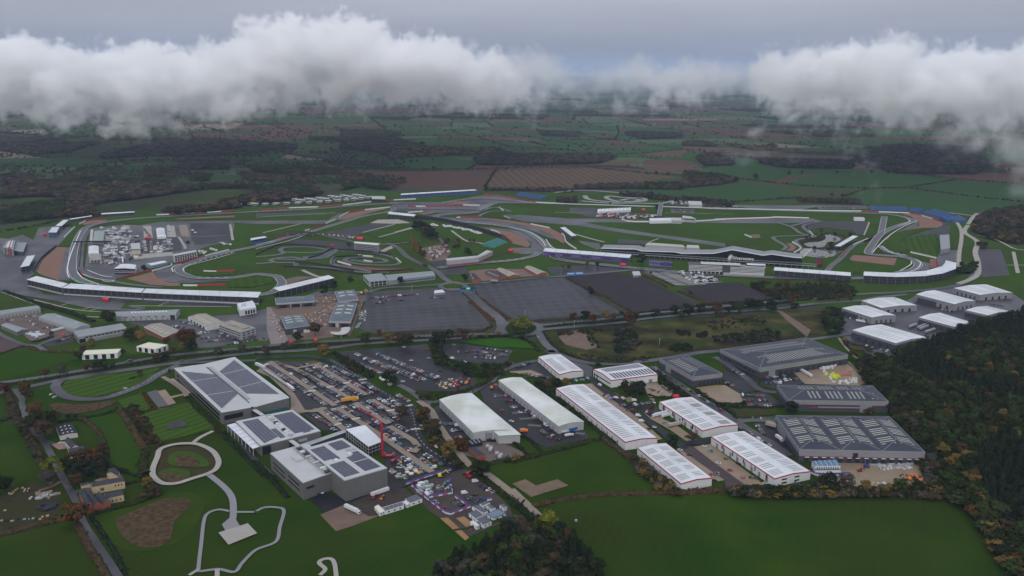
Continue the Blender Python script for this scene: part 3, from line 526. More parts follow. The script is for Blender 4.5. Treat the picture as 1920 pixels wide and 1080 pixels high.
def bays(s, n, ln):
 a, b = gp(s)
 d = b-a; t_ = Vector((-d.y, d.x, 0)).normalized()*ln/2
 for k in range(n+1):
  c_ = a+d*k/n; L_.append([c_-t_, c_+t_])
 L_.append([a, b])
for k in range(9):                     # worn bay rows of the two big car parks
 f_ = k/8
 a = Vector((130+f_*390, 400+f_*300)); b = Vector((1030+f_*620, 290+f_*350))
 bays('t %f,%f %f,%f' % (a.x, a.y, b.x, b.y), 46, 9)
 a = Vector((840-f_*60, 60+f_*190)); b = Vector((1400+f_*330, 0+f_*215))
 if k: bays('F %f,%f %f,%f' % (a.x, a.y, b.x, b.y), 50, 8)
ribs('bay_lines', L_, .16, faint_p, Z2)
L_ = []
for s, n in [('f 1420,260 1850,255', 34), ('f 1425,300 1855,295', 34), ('f 1430,345 1865,335', 34), ('f 1440,410 1890,390', 34), ('f 1450,455 1700,450', 18)]: bays(s, n, 9)
for s, n in [('v 250,575 400,565', 7), ('v 330,640 520,630', 9), ('v 430,710 560,720', 7), ('v 960,800 1050,810', 5)]: bays(s, n, 5)
ribs('bay_lines', L_, .35, mat('bay_paint', (.3, .3, .31), .7), Z2)
L_ = []
for i_ in range(11):
 f_ = i_/10; L_.append('u %f,%f %f,%f' % (60+f_*330, 48+f_*160, 130+f_*370, 50+f_*158));
 L_.append('u %f,%f %f,%f' % (200+f_*340, 58+f_*145, 340+f_*400, 60+f_*140)); L_.append('u %f,%f %f,%f' % (390+f_*300, 62+f_*130, 520+f_*360, 68+f_*110))
ribs('caravan_pitch', L_, 3.2, mat('pale_hardstanding', (.32, .31, .28), .8), Z2)
# ---------------------------------------------------------------- building kit
w_white = mat('white_cladding', (.52, .53, .54), .55, col2=(.46, .47, .48), scale=.15)
w_grey = mat('grey_cladding', (.30, .31, .32), .5, col2=(.26, .27, .285), scale=.12)
w_mid = mat('silver_grey_cladding', (.20, .205, .22), .5, col2=(.175, .18, .19), scale=.12)
w_dark = mat('charcoal_cladding', (.040, .045, .060), .5, col2=(.050, .055, .07), scale=.2)
w_taupe = mat('taupe_cladding', (.115, .115, .115), .55, col2=(.10, .10, .10), scale=.1)
w_black = mat('black_mesh', (.020, .022, .028), .8, col2=(.030, .031, .037), scale=.6, spec=.1)
w_brick = mat('red_brick', (.24, .085, .05), .85, col2=(.18, .07, .045), scale=.5)
w_stone = mat('honey_stone', (.42, .33, .20), .85, col2=(.34, .27, .17), scale=.4)
r_white = mat('white_membrane_roof', (.56, .58, .62), .55, col2=(.44, .455, .48), scale=.035, detail=9, contrast=1.2)
r_cream = mat('weathered_white_roof', (.47, .49, .45), .6, col2=(.37, .395, .335), scale=.05, detail=7, col3=(.55, .57, .57), scale3=.03)
r_slate = mat('slate_blue_roof', (.026, .030, .045), .5, col2=(.036, .040, .056), scale=.05, detail=8, spec=.15, contrast=1.4)
r_grey = mat('grey_metal_roof', (.20, .225, .235), .45, col2=(.17, .195, .205), scale=.07)
r_tile = mat('slate_tiles', (.032, .034, .044), .8, col2=(.048, .050, .060), scale=.6, spec=.1)
r_light = mat('light_grey_roof', (.40, .40, .385), .6, col2=(.33, .33, .32), scale=.08, detail=6)
r_fibre = mat('mossy_fibre_cement', (.29, .27, .23), .8, col2=(.20, .185, .155), scale=.15, detail=6)
t_red = mat('red_trim', (.30, .02, .045), .5)
t_dkred = mat('thin_red_trim', (.36, .03, .08), .5)
t_white = mat('white_trim', (.52, .54, .58), .5)
glass = mat('tinted_glass', (.012, .015, .02), .12, spec=.4)
sky_g = mat('rooflight_grp', (.23, .23, .21), .5, col2=(.19, .19, .175), scale=.3)
sky_y = mat('rooflight_pale', (.36, .36, .31), .5)
solar = mat('solar_cells', (.034, .036, .060), .3, col2=(.055, .058, .09), scale=.3)
door_g = mat('roller_door', (.16, .17, .19), .6)
door_d = mat('dark_door', (.02, .022, .03), .5)
blue_b = mat('blue_steel', (.05, .13, .28), .6); steel = mat('galvanised_steel', (.36, .37, .38), .45, metal=.3)
plant_m = mat('plant_grey', (.33, .34, .35), .5)
def boxv(c, ax, ay, az):
 """8 corners from a corner point and three edge vectors"""
 p = [c, c+ax, c+ax+ay, c+ay]; return p+[q+az for q in p]
BF = [(0, 3, 2, 1), (4, 5, 6, 7), (0, 1, 5, 4), (1, 2, 6, 5), (2, 3, 7, 6), (3, 0, 4, 7)]
def addbox(vs, fs, c, ax, ay, az):
 if ax.cross(ay).dot(az) < 0: ax, ay = ay, ax
 o = len(vs); vs += boxv(c, ax, ay, az); fs += [tuple(i+o for i in f) for f in BF]
def part(name, vs, fs, m, root, mi=None, smooth=False):
 L0 = root.location; o = link(name, mesh(name, [v-L0 for v in vs], fs, m, mi, smooth)); o.parent = root; return o
def root_at(name, loc, label, cat, group=None):
 o = bpy.data.objects.new(name, None); S.collection.objects.link(o); o.location = loc; o.empty_display_size = 2
 return tag(o, label, cat, group)
class Bld:
 """a building standing on a quadrilateral; N nearest corner, s runs N to R, t runs N to L"""
 def __init__(b, name, label, cat, s, h, roof='flat', rise=1.5, wall=None, rm=None, trim=None, th=.9, over=.15, nh=1, group=None, order='LFRN', seam=None):
  q = px(s); base = gz(*G(*q[3], 0).xy)
  pt = dict(zip(order, [G(x, y, base+h) for x, y in q]))
  b.N, b.R, b.F, b.L = (pt[k] for k in 'NRFL'); b.h = h; b.base = base-.02
  b.ls = (b.R-b.N).length; b.lt = (b.L-b.N).length
  c = (b.N+b.R+b.F+b.L)/4; b.root = root_at(name, (c.x, c.y, base), label, cat, group); b.kind = roof; b.rise = rise; b.nh = nh
  wall = wall or w_white; rm = rm or r_white
  n = {'at': 8, 'as': 8}.get(roof, 2)
  ss = [i/n for i in range(n+1)] if roof in ('gt', 'at', 'vt') else ([0, 1] if roof != 'mono' else [0, 1])
  ts = [i/n for i in range(n+1)] if roof in ('gs', 'as', 'vs') else [0, 1]
  if roof == 'hip':
   ss = [0, 1]; ts = [0, 1]
  bd = [(s_, 0) for s_ in ss[:-1]]+[(1, t_) for t_ in ts[:-1]]+[(s_, 1) for s_ in ss[::-1][:-1]]+[(0, t_) for t_ in ts[::-1][:-1]]
  m = len(bd); top = [b.Q(*u) for u in bd]; bot = [Vector((v.x, v.y, b.base)) for v in top]
  vs = bot+top; fs = [(i, (i+1) % m, (i+1) % m+m, i+m) for i in range(m)]
  part('wall', vs, fs, wall, b.root)
  vs, fs = [], []
  if roof == 'hip':
   for k in range(nh):
    s0, s1 = k/nh, (k+1)/nh
    if b.ls/nh < b.lt:
     e = .5*b.ls/nh/b.lt; pts = [(s0, 0), (s1, 0), (s1, 1), (s0, 1), ((s0+s1)/2, e), ((s0+s1)/2, 1-e)]
     ff = [(0, 1, 4), (1, 2, 5, 4), (2, 3, 5), (3, 0, 4, 5)]
    else:
     e = .5*b.lt/(b.ls/nh)*(s1-s0); pts = [(s0, 0), (s1, 0), (s1, 1), (s0, 1), (s0+e, .5), (s1-e, .5)]
     ff = [(0, 1, 5, 4), (1, 2, 5), (2, 3, 4, 5), (3, 0, 4)]
    o = len(vs); vs += [b.Q(*u, dz=.03) for u in pts]; fs += [tuple(i+o for i in f) for f in ff]
   if seam:
    sv, sf = [], []
    for f in fs:
     for i in range(len(f)):
      a, c2 = vs[f[i]], vs[f[(i+1) % len(f)]]
      if (f[i] % 6 >= 4) or (f[(i+1) % len(f)] % 6 >= 4):
       if f[i] < f[(i+1) % len(f)]:
        d = (c2-a); sd = Vector((-d.y, d.x, 0)).normalized()*.22; addbox(sv, sf, a-sd+Vector((0, 0, .02)), d, sd*2, Vector((0, 0, .12)))
    part('ridge_capping', sv, sf, seam, b.root)
    if nh > 1:
     sv, sf = [], []
     for k in range(1, nh):
      a, c2 = b.Q(k/nh, .0), b.Q(k/nh, 1.); d = c2-a; sd = Vector((-d.y, d.x, 0)).normalized()*.4; addbox(sv, sf, a-sd+Vector((0, 0, .05)), d, sd*2, Vector((0, 0, .1)))
     part('valley_gutter', sv, sf, w_black, b.root)
  else:
   ns, nt_ = len(ss), len(ts)
   vs = [b.Q(s_, t_, dz=.03) for t_ in ts for s_ in ss]
   fs = [(j*ns+i, j*ns+i+1, (j+1)*ns+i+1, (j+1)*ns+i) for j in range(nt_-1) for i in range(ns-1)]
  part('roof', vs, fs, rm, b.root, smooth=roof in ('at', 'as'))
  if trim:
   cc = c; vs, fs = [], []
   for i in range(m):
    v = top[i]; w2 = top[(i+1) % m]; d = (w2-v); nn = Vector((d.y, -d.x, 0)).normalized()
    if nn.dot((v+w2)/2-cc) < 0: nn = -nn
    dd = d.normalized()*over
    addbox(vs, fs, v-dd-nn*.25-Vector((0, 0, th)), d+dd*2, nn*(.25+over), Vector((0, 0, th+.12)))
   part('trim', vs, fs, trim, b.root)
 def z(b, s, t):
  r = b.rise; k = b.kind
  if k == 'gt': return r*(1-abs(2*s-1))
  if k == 'gs': return r*(1-abs(2*t-1))
  if k == 'at': return r*(1-(2*s-1)**2)
  if k == 'as': return r*(1-(2*t-1)**2)
  if k == 'vt': return r*abs(2*s-1)
  if k == 'vs': return r*abs(2*t-1)
  if k == 'mono': return r*t
  if k == 'hip':
   u = (s*b.nh) % 1 if 0 < s < 1 else 0; w_ = b.ls/b.nh
   return r*min((1-abs(2*u-1))*(w_/min(w_, b.lt)), (1-abs(2*t-1))*(b.lt/min(w_, b.lt)), 1)
  return 0
 def Q(b, s, t, dz=0.):
  v = b.N*(1-s)*(1-t)+b.R*s*(1-t)+b.F*s*t+b.L*(1-s)*t
  return Vector((v.x, v.y, v.z+b.z(s, t)+dz))
 def patch(b, name, s0, s1, t0, t1, m, th=.12, label=None):
  vs = [b.Q(*u, dz=.05) for u in ((s0, t0), (s1, t0), (s1, t1), (s0, t1))]; vs += [v+Vector((0, 0, th)) for v in vs]
  o = part(name, vs, BF, m, b.root)
  if label: o['label'] = label
  return o
 def strips(b, name, s0, s1, t0, t1, n, m, fill=.4, along='t', th=.12, skip=()):
  for k in range(n):
   if k in skip: continue
   a = (k+.5-fill/2)/n; c = (k+.5+fill/2)/n
   if along == 't': b.patch(name, s0, s1, t0+(t1-t0)*a, t0+(t1-t0)*c, m, th)
   else: b.patch(name, s0+(s1-s0)*a, s0+(s1-s0)*c, t0, t1, m, th)
 def on(b, side, u0, u1, z0, z1, m, name='door', d=.1, label=None):
  """a panel on a wall; side NR, NL, RF"""
  A, B_ = {'NR': (b.N, b.R), 'NL': (b.N, b.L), 'RF': (b.R, b.F)}[side]
  c = (b.N+b.F)/2; e = B_-A; nn = Vector((e.y, -e.x, 0)).normalized()
  if nn.dot(A-c) < 0: nn = -nn
  p = A+e*u0; p = Vector((p.x, p.y, b.base+z0)); ex = e*(u1-u0); ex.z = 0
  vs, fs = [], []; addbox(vs, fs, p-nn*.02, ex, nn*(d+.02), Vector((0, 0, z1-z0)))
  o = part(name, vs, fs, m, b.root)
  if label: o['label'] = label
  return o
 def row(b, side, u0, u1, n, fill, z0, z1, m, name='door', d=.1):
  for k in range(n):
   a = u0+(u1-u0)*(k+.5-fill/2)/n; b.on(side, a, a+(u1-u0)*fill/n, z0, z1, m, name, d)
 def block(b, name, s0, s1, t0, t1, z0, z1, m, label=None):
  vs = [b.Q(*u) for u in ((s0, t0), (s1, t0), (s1, t1), (s0, t1))]; zz = b.N.z
  vs = [Vector((v.x, v.y, zz+z0)) for v in vs]+[Vector((v.x, v.y, zz+z1)) for v in vs]
  o = part(name, vs, BF, m, b.root)
  if label: o['label'] = label
  return o
def text_on(root, txt, p0, p1, z, size, m, name='lettering', out=.15):
 """lettering that runs from p0 towards p1, upright"""
 cu = bpy.data.curves.new(name, 'FONT'); cu.body = txt; cu.size = size; cu.extrude = .05; cu.align_x = 'CENTER'; cu.align_y = 'CENTER'
 tmp = bpy.data.objects.new('tmp', cu); S.collection.objects.link(tmp)
 me = bpy.data.meshes.new_from_object(tmp.evaluated_get(bpy.context.evaluated_depsgraph_get())); bpy.data.objects.remove(tmp); bpy.data.curves.remove(cu)
 me.materials.clear(); me.materials.append(m)
 o = link(name, me); c = (p0+p1)/2; e = (p1-p0); e.z = 0; e.normalize(); nn = Vector((e.y, -e.x, 0))
 o.parent = root; o.location = Vector((c.x, c.y, z))+nn*out-root.location; o.rotation_euler = (math.pi/2, 0, math.atan2(e.y, e.x)); return o
# ---------------------------------------------------------------- the white red-trimmed units
Y = 'y'
def unit(label, s, h, rise=1.3, **k):
 return Bld('warehouse', label, 'warehouse', s, h, 'gt', rise, wall=w_white, rm=r_white, trim=t_red, th=.75, group='white red-trimmed trade units', **k)
b = unit('longest white red-trimmed warehouse, with closely spaced rooflights from end to end', 'X 1042.5,728 1095,720 1232.5,821 1172.5,829', 7.6)
b.strips('skylight', .08, .40, .05, .97, 34, sky_g, .28); b.strips('skylight', .62, .88, .05, .97, 34, sky_g, .28, skip=(5, 9, 16, 17, 22, 27))
b.row('NL', .06, .96, 13, .22, 0, 4.2, door_g); b.row('NR', .1, .9, 5, .012, 0, 7, w_grey, 'cladding_joint', .05)
b = unit('shortest white red-trimmed warehouse, beside the hedge of the big pasture', 'X 1195,839.5 1248.7,830.7 1335,896 1277,907', 7)
for a in (.06, .24, .42, .60, .78): b.strips('skylight', .10, .40, a, a+.13, 4, sky_g, .32); b.strips('skylight', .60, .88, a+.02, a+.13, 3, sky_g, .32)
b.row('NL', .1, .95, 6, .18, 0, 4, door_g); b.on('NL', .02, .05, 0, 3, door_d)
b = unit('white red-trimmed warehouse with lorries parked along its left side', 'X 1236,753.7 1297.5,744 1383.7,796 1317.5,807.5', 7)
for i in range(6): b.strips('skylight', .08, .38, .05+i*.15, .17+i*.15, 3 if i % 2 else 4, sky_g, .3); b.strips('skylight', .60, .88, .05+i*.15, .17+i*.15, 3, sky_g, .3 if i % 2 else .8)
b.row('NL', .05, .95, 7, .30, 0, 4.4, door_g); b.row('NL', .1, 1, 4, .14, 2.4, 6, glass, 'window'); b.row('NL', .03, .98, 4, .06, 0, 6.2, t_dkred, 'door_surround')
b = unit('white red-trimmed warehouse ending by the hedge below the grey-roofed depots', 'X 1333.7,818.7 1395,808 1520,883.7 1452.5,897.5', 7.2)
for i in range(7): b.strips('skylight', .08, .36, .05+i*.135, .15+i*.135, (4, 3, 5, 3, 5, 4, 3)[i], sky_g, .3); b.strips('skylight', .60, .88, .04+i*.135, .16+i*.135, 4, sky_g, .28)
b.row('NL', .05, .95, 8, .28, 0, 4.4, door_g); b.row('NL', .02, .9, 5, .10, 2.6, 6, glass, 'window'); b.row('NL', .01, .9, 4, .05, 0, 6.2, t_dkred, 'door_surround'); b.row('NR', .1, .8, 2, .4, 4.4, 5.6, glass, 'window'); b.row('NR', .1, .8, 2, .4, 1.2, 2.6, glass, 'window')
b = unit('small white red-trimmed warehouse nearest the roundabout', 'X 1009,669 1051,664 1094,695 1049,702', 6.5)
b.strips('skylight', .10, .40, .1, .8, 12, sky_g, .4); b.strips('skylight', .6, .88, .1, .8, 12, sky_g, .15); b.row('NL', .1, .95, 5, .15, 0, 4, door_g)
b = Bld('warehouse', 'white red-trimmed warehouse almost covered with dark solar panels', 'warehouse', 'X 1112.5,692.5 1197.5,680.5 1233,701.7 1146,713', 8.2, 'gs', 1.4, wall=w_white, rm=r_white, trim=t_red, th=.8, group='white red-trimmed trade units')
b.strips('solar_panel', .10, .98, .08, .42, 13, solar, .62, 's'); b.strips('solar_panel', .12, .95, .58, .92, 16, solar, .62, 's')
b.on('NL', .05, .9, 3.2, 4.4, glass, 'window'); b.row('NL', .7, 1, 2, .4, 0, 5, door_d); b.row('NR', .35, .95, 3, .4, 0, 3.6, door_g)
# cream-roofed curved units
b = Bld('warehouse', 'broad pale warehouse with a curved roof and a stepped near end', 'warehouse', 'X 824,749 884,737 966,806 887.5,811', 8.5, 'at', 1.5, wall=w_grey, rm=r_cream, trim=w_white, th=.35)
b.row('NL', .08, .95, 9, .25, 0, 4.5, door_g); b.on('NR', .28, .45, 0, 7.4, door_g); b.on('NR', .55, .57, 0, 8, w_mid, 'corner_post', .6); b.on('NR', .84, .98, 0, 7, door_g); b.row('NR', .6, .82, 2, .5, 1, 2, w_mid, 'window')
for k in range(1, 9): b.patch('roof_seam', .01, .99, k/9-.001, k/9+.001, r_light, .06)
b.block('annexe', .5, 1.0, -.10, 0, -8.4, -.3, w_grey, 'low annexe projecting from the near end')
b.block('annexe_roof', .49, 1.01, -.11, 0.01, -.3, .0, r_cream)
b = Bld('warehouse', 'long narrow pale warehouse with a curved roof streaked with moss', 'warehouse', 'X 935,713 978,708 1094.5,790.5 1047.5,799', 8, 'at', 1.4, wall=w_grey, rm=r_cream, trim=w_white, th=.3)
b.row('NL', .05, .97, 16, .3, 0, 4.2, door_g); b.patch('renewed_roof_section', .01, .99, .40, .58, r_white, .1, 'cleaner white stretch of roofing')
# slate-blue depots
def depot(label, s, h, nh=1, rise=3.2, **k):
 return Bld('depot', label, 'warehouse', s, h, 'hip', rise, wall=w_dark, rm=r_slate, trim=w_mid, th=4.2, nh=nh, seam=w_mid, group='slate-blue roofed depots', **k)
b = depot('small slate-blue depot behind a wet concrete yard, beside the parked road', 'X 1237,672 1287.5,665 1354.5,700 1299,707', 10.5)
b.strips('skylight', .10, .42, .18, .82, 10, sky_g, .4); b.strips('skylight', .58, .9, .3, .85, 9, sky_g, .18); b.on('NR', 0, 1, 6.1, 6.35, t_dkred, 'red_band', .3); b.on('NL', .05, .62, 6.1, 6.35, t_dkred, 'red_band', .3); b.on('NL', .64, .8, 0, 6.3, w_mid, 'grey_panel', .25); b.row('NR', .2, .98, 6, .5, 0, 4.6, door_d)
b = depot('largest slate-blue depot, at the back beside the waste ground', 'X 1350.5,655 1511,633 1590,665 1425,690', 11.5)
b.strips('skylight', .14, .90, .12, .40, 24, sky_g, .45, 's'); b.strips('skylight', .10, .84, .62, .72, 26, sky_g, .4, 's'); b.strips('skylight', .14, .80, .76, .86, 24, sky_g, .4, 's'); b.on('NR', .1, .17, 0, 7.3, w_mid, 'grey_panel', .4); b.on('NR', 0, .1, 7.1, 7.35, mat('lime_trim', (.35, .42, .08)), 'lime_band', .3); b.on('NR', .18, 1, 7.1, 7.35, mat('lime_trim', (0, 0, 0)), 'lime_band', .3)
b.row('NR', .2, .95, 12, .45, 0, 4.6, door_d); b.row('NL', .1, .9, 8, .8, 3.2, 4.6, glass, 'window')
b.on('NL', .06, .34, 9.2, 9.9, w_dark, 'sign_strip', .3)
b = depot('middle slate-blue depot with red-edged dark panels facing the viewer', 'X 1457,722 1636,723 1666,753 1479,750', 11.5)
b.strips('skylight', .22, .93, .10, .42, 16, sky_g, .42, 's', skip=(3, 8, 13)); b.strips('skylight', .18, .86, .58, .84, 17, sky_g, .42, 's', skip=(4, 9, 13)); b.on('NR', .30, .72, 4.2, 5.4, w_mid, 'grey_panel', .3); b.on('NR', .72, .84, 0, 7.3, w_mid, 'grey_panel', .3)
for a, c, z in ((.04, .22, 7.0), (.22, .72, 4.0), (.84, 1, 7.0)): b.on('NR', a, c, z, z+.3, t_dkred, 'red_band', .4)
b.on('NR', .04, .30, 7, 7.3, t_dkred, 'red_band', .35)
b = depot('triple-hipped slate-blue depot with six columns of rooflights, next to the wood', 'X 1455,779 1667.5,781 1734.5,847.5 1499,842.5', 11.2, 3)
for k in range(3):
 for a in (.10, .56): b.strips('skylight', (k+a)/3, (k+a+.34)/3, .14, .88, 15, sky_y, .30, skip=(4, 9))
b.on('NR', .0, 1, 5.2, 5.5, t_dkred, 'red_band', .35); b.on('NR', 0, 1, 5.5, 7.2, w_mid, 'grey_panel', .3); b.row('NR', .03, .98, 14, .55, 0, 4.4, door_d); b.row('NR', .03, .98, 14, .5, 4.4, 4.7, w_white, 'door_canopy', 1.2); b.on('NR', .43, .47, 4, 9, door_d, 'louvre', .4); b.on('NL', .55, .9, 0, 6.8, w_mid, 'grey_panel', .3)
# right-hand upper estate
E7 = [('pale warehouse nearest the top of the wood, with charcoal walls', 'H 630,235 850,192 1190,290 960,335', 10, w_dark), ('pale-roofed unit with white lorries parked beside it', 'D 555,950 740,930 960,1005 780,1022', 9, w_mid),
('pale-roofed unit with a dark band along its roof', 'D 700,895 950,868 1118,930 850,950', 8, w_mid), ('long pale-roofed unit between the top road and the estate street', 'D 1110,848 1250,815 1558,895 1400,922', 9.5, w_mid),
('pale-roofed unit furthest up the estate, under the tree belt', 'D 1390,800 1635,772 1835,835 1590,852', 8.5, w_mid), ('pale-roofed unit cut by the edge of the wood on the right', 'D 1478,965 1640,935 1815,975 1650,1005', 8, w_dark),
('pale twin-ridged unit beside a trailer park, against the wood', 'H 1130,140 1290,105 1535,180 1400,212', 8.5, w_dark)]
for i, (lb, s, h, wl) in enumerate(E7):
 b = Bld('warehouse', lb, 'warehouse', s, h, 'gt', 1.6, wall=wl, rm=r_white, trim=w_mid, th=2.6 if wl is w_dark else .6, group='pale-roofed units by the wood')
 b.strips('skylight', .12, .42, .1, .9, 9, sky_y, .2); b.strips('skylight', .58, .88, .1, .9, 9, sky_y, .2)
 b.row('NL', .1, .9, 5, .3, 0, 4.5, door_d); b.row('NR', .1, .9, 4, .3, 0, 4.5, door_d if i != 2 else glass)
 if i == 2: b.patch('dark_roof_band', .05, .95, .84, .93, r_slate)
 if i in (1, 3): b.on('NL', .45, .95, 0, 6, w_dark, 'charcoal_panel', .25)
# ---------------------------------------------------------------- technology campus
b = Bld('headquarters', 'largest campus building, butterfly roof covered in rows of solar panels', 'office building', 'X 327,693 440,672 542,748 416,776', 10.5, 'vt', 1.6, wall=w_taupe, rm=mat('pale_grey_roof', (.40, .41, .42), .5, col2=(.35, .36, .365), scale=.06), trim=t_white, th=.5)
for i in range(12):
 u = .05+i*.0345; t1 = .90-.16*(i/11); t0 = .07+.20*(i/11)
 for a, c in ((t0, .34), (.35, .66), (.67, t1)): b.patch('solar_panel', u, u+.0305, a, c, solar)
for i in range(11):
 u = .565+i*.0345; t1 = .78+.15*(i/10); t0 = .24-.14*(i/10)
 for a, c in ((t0, .38), (.39, .70), (.71, t1)): b.patch('solar_panel', u, u+.0305, a, c, solar)
b.patch('valley_gutter', .455, .475, .08, .92, w_dark); b.block('roof_duct', .48, .53, .14, .90, 0, 1.1, w_grey); b.on('NL', .05, .95, 1, 4, glass, 'window'); b.on('NL', .05, .95, 5.4, 8, glass, 'window'); b.on('NR', .03, .30, 3.5, 8, glass, 'window'); b.on('NR', .60, .95, .3, 3.6, mat('bus_green_glass', (.03, .10, .09), .3), 'window', 1.5)
b.on('NR', .42, .455, 0, 11, w_dark, 'recess', .2)
hq = b
b = Bld('workshop', 'middle campus building with a row of roof plant and two solar fields', 'office building', 'X 442,790 548,768 601,808 489,836', 9.5, wall=w_taupe, rm=mat('pale_grey_roof', (0, 0, 0)), trim=w_grey, th=.5)
for k in range(5): b.patch('solar_panel', .08+k*.055, .08+k*.055+.05, .06+.02*k, .93, solar)
for k in range(2): b.patch('solar_panel', .36+k*.045, .36+k*.045+.04, .08, .45, solar)
for k in range(8): b.patch('solar_panel', .62+k*.042, .62+k*.042+.04, .12+.03*(k > 5)-.05*(k > 2), .92, solar)
rq = random.Random(5)
for k in range(12): t_ = .06+k*.077; b.block('roof_plant', .49+rq.uniform(0, .02), .55+rq.uniform(-.01, .015), t_, t_+rq.uniform(.03, .07), 0, rq.uniform(.8, 2), rq.choice([plant_m, w_white, steel, w_dark]))
b.on('NR', .02, .16, .4, 8, glass, 'window'); b.on('NR', .46, .56, .3, 5, door_d); b.on('NR', .62, .76, 4, 6.5, w_grey, 'louvre')
# glazed canopy along its left side
cr = root_at('canopy', G(*px('X 455,835')[0], gz(*G(455, 835).xy)), 'white louvred canopy on posts along the terrace of the campus', 'canopy')
A_, B_ = gp('X 426,797 X 474,842', 7.5); C_, D_ = gp('X 441,793 X 491,837', 8.2)
for k in range(7):
 a0, a1 = k/7+.006, (k+1)/7-.006
 vs = [A_.lerp(B_, a0), A_.lerp(B_, a1), C_.lerp(D_, a1), C_.lerp(D_, a0)]; vs += [v+Vector((0, 0, .25)) for v in vs]
 part('canopy_panel', vs, BF, mat('pale_louvre', (.50, .52, .58), .4), cr)
for k in range(8):
 p_ = A_.lerp(B_, k/7); vs, fs = [], []; addbox(vs, fs, Vector((p_.x, p_.y, .3)), Vector((.3, 0, 0)), Vector((0, .3, 0)), Vector((0, 0, p_.z-.3))); part('post', vs, fs, w_white, cr)
b = Bld('low_block', 'low pale-roofed campus wing with an open plant deck', 'office building', 'X 506.5,849.5 576,831 640,880 568,905.5', 14.5, wall=w_taupe, rm=mat('pale_grey_roof', (0, 0, 0)), trim=w_grey, th=.5)
for z_ in (4.5, 8.5): b.on('NL', .12, .45, z_, z_+1.2, glass, 'window'); b.on('NL', .55, .92, z_-1, z_+.2, glass, 'window')
b.on('NR', .08, .28, 8, 10, door_d, 'louvre'); b.on('NR', .85, 1, 0, 4, orange_dirt, 'site_opening')
for k in range(16): t_ = .02+k*.058; b.block('roof_plant', .60+rq.uniform(-.04, .02), .72+rq.uniform(-.03, .03), t_, t_+.045, 0, rq.uniform(1, 2.6), rq.choice([plant_m, w_white, steel, w_mid, w_dark]))
b.block('roof_box', .32, .52, .55, .72, 0, 1.2, mat('pale_grey_roof', (0, 0, 0)))
for a in (.57, .75): b.block('plant_screen', a-.006, a, 0.02, .95, 0, 2.2, steel)
b = Bld('high_block', 'tall grey campus hall with solar panels either side of a pale roof spine', 'office building', 'X 572,841 642,821 726,877.5 646,901', 17.5, wall=w_taupe, rm=mat('pale_grey_roof', (0, 0, 0)), trim=w_grey, th=.6)
for k in range(6): u = .07+k*.06; b.patch('solar_panel', u, u+.053, .07 if k < 4 else .07, .44, solar); b.patch('solar_panel', u, u+.053, .52 if k > 2 else .56, .93, solar)
for k in range(5): u = .55+k*.075; b.patch('solar_panel', u, u+.07, .07, .33, solar); b.patch('solar_panel', u, u+.07, .35, .58 if k > 1 else .50, solar); b.patch('solar_panel', u, u+.07, .72, .95, solar)
b.block('rooflight', .26, .34, .46, .53, 0, .8, w_white); b.block('rooflight', .66, .74, .52, .6, 0, .8, w_white); b.block('rooflight', .72, .92, .62, .68, 0, .8, w_grey)
for k in range(30): b.on('NR', k/30-.001, k/30+.001, 0, 16.8, w_mid, 'cladding_joint', .06)
b = Bld('steel_frame_hall', 'half-built steel frame hall with a finished white roof', 'building', 'X 649,805 684,797 717,827 691,837', 9, wall=w_black, rm=r_white, trim=t_white, th=.5)
for sd, n in (('NL', 9), ('NR', 4)):
 for k in range(n+1): b.on(sd, k/n-.004, k/n+.004, 0, 8.6, steel, 'column', .3)
 for z_ in (2.8, 5.6): b.on(sd, 0, 1, z_, z_+.3, steel, 'beam', .35)
def bridge_(lab, s, z, w, cat='walkway'):
 a, c = gp(s, z); r_ = root_at('covered_walkway', ((a+c)/2).xy.to_3d(), lab, cat); d = c-a; sd = Vector((-d.y, d.x, 0)).normalized()*w
 vs, fs = [], []; addbox(vs, fs, a-sd/2, d, sd, Vector((0, 0, .4))); part('roof', vs, fs, r_light, r_); vs, fs = [], []; addbox(vs, fs, a-sd*.4-Vector((0, 0, 3)), d, sd*.8, Vector((0, 0, 3))); part('wall', vs, fs, glass, r_)
 vs, fs = [], []; addbox(vs, fs, (a+c)/2-sd*.2-Vector((0, 0, z)), sd*.4, Vector((.5, .5, 0)), Vector((0, 0, z-3))); part('support', vs, fs, w_dark, r_)
bridge_('pale covered walkway linking the solar-roofed headquarters to the middle block', 'X 474,767 493,779', 8, 4); bridge_('pale covered walkway between the middle and tall campus blocks', 'X 545,826 559,836', 8, 4)
b = Bld('cycle_store', 'long narrow lean-to roof between the middle and tall campus blocks', 'shelter', 'X 560,834 645,806 650,810 566,840', 4, wall=w_dark, rm=w_grey)
# ---------------------------------------------------------------- the rest of the buildings
def simple(name, label, cat, s, h, roof='gt', rise=1.5, wall=w_grey, rm=r_grey, trim=None, th=.4, wins=None, **k):
 b = Bld(name, label, cat, s, h, roof, rise, wall=wall, rm=rm, trim=trim, th=th, **k)
 for w in wins or (): b.row(*w)
 return b
IND = 'older units of the industrial estate'
simple('industrial_unit', 'long grey-green unit running off the left edge of the picture', 'warehouse', 'm -500,410 545,262 605,300 -420,470', 6, 'gs', 1.6, wins=[('NR', .02, .98, 18, .4, 0, 3.6, door_g)], group=IND)
b = simple('industrial_unit', 'grey-green gabled unit with three small white rooflights, behind the cars of the yard', 'warehouse', 'm 578,432 822,380 1352,556 1120,616', 5.5, 'gt', 2, wins=[('NL', .03, .97, 16, .4, 0, 3.2, door_g)], group=IND)
for a in (.66, .74, .22): b.patch('skylight', .55, .75, a, a+.02, t_white)
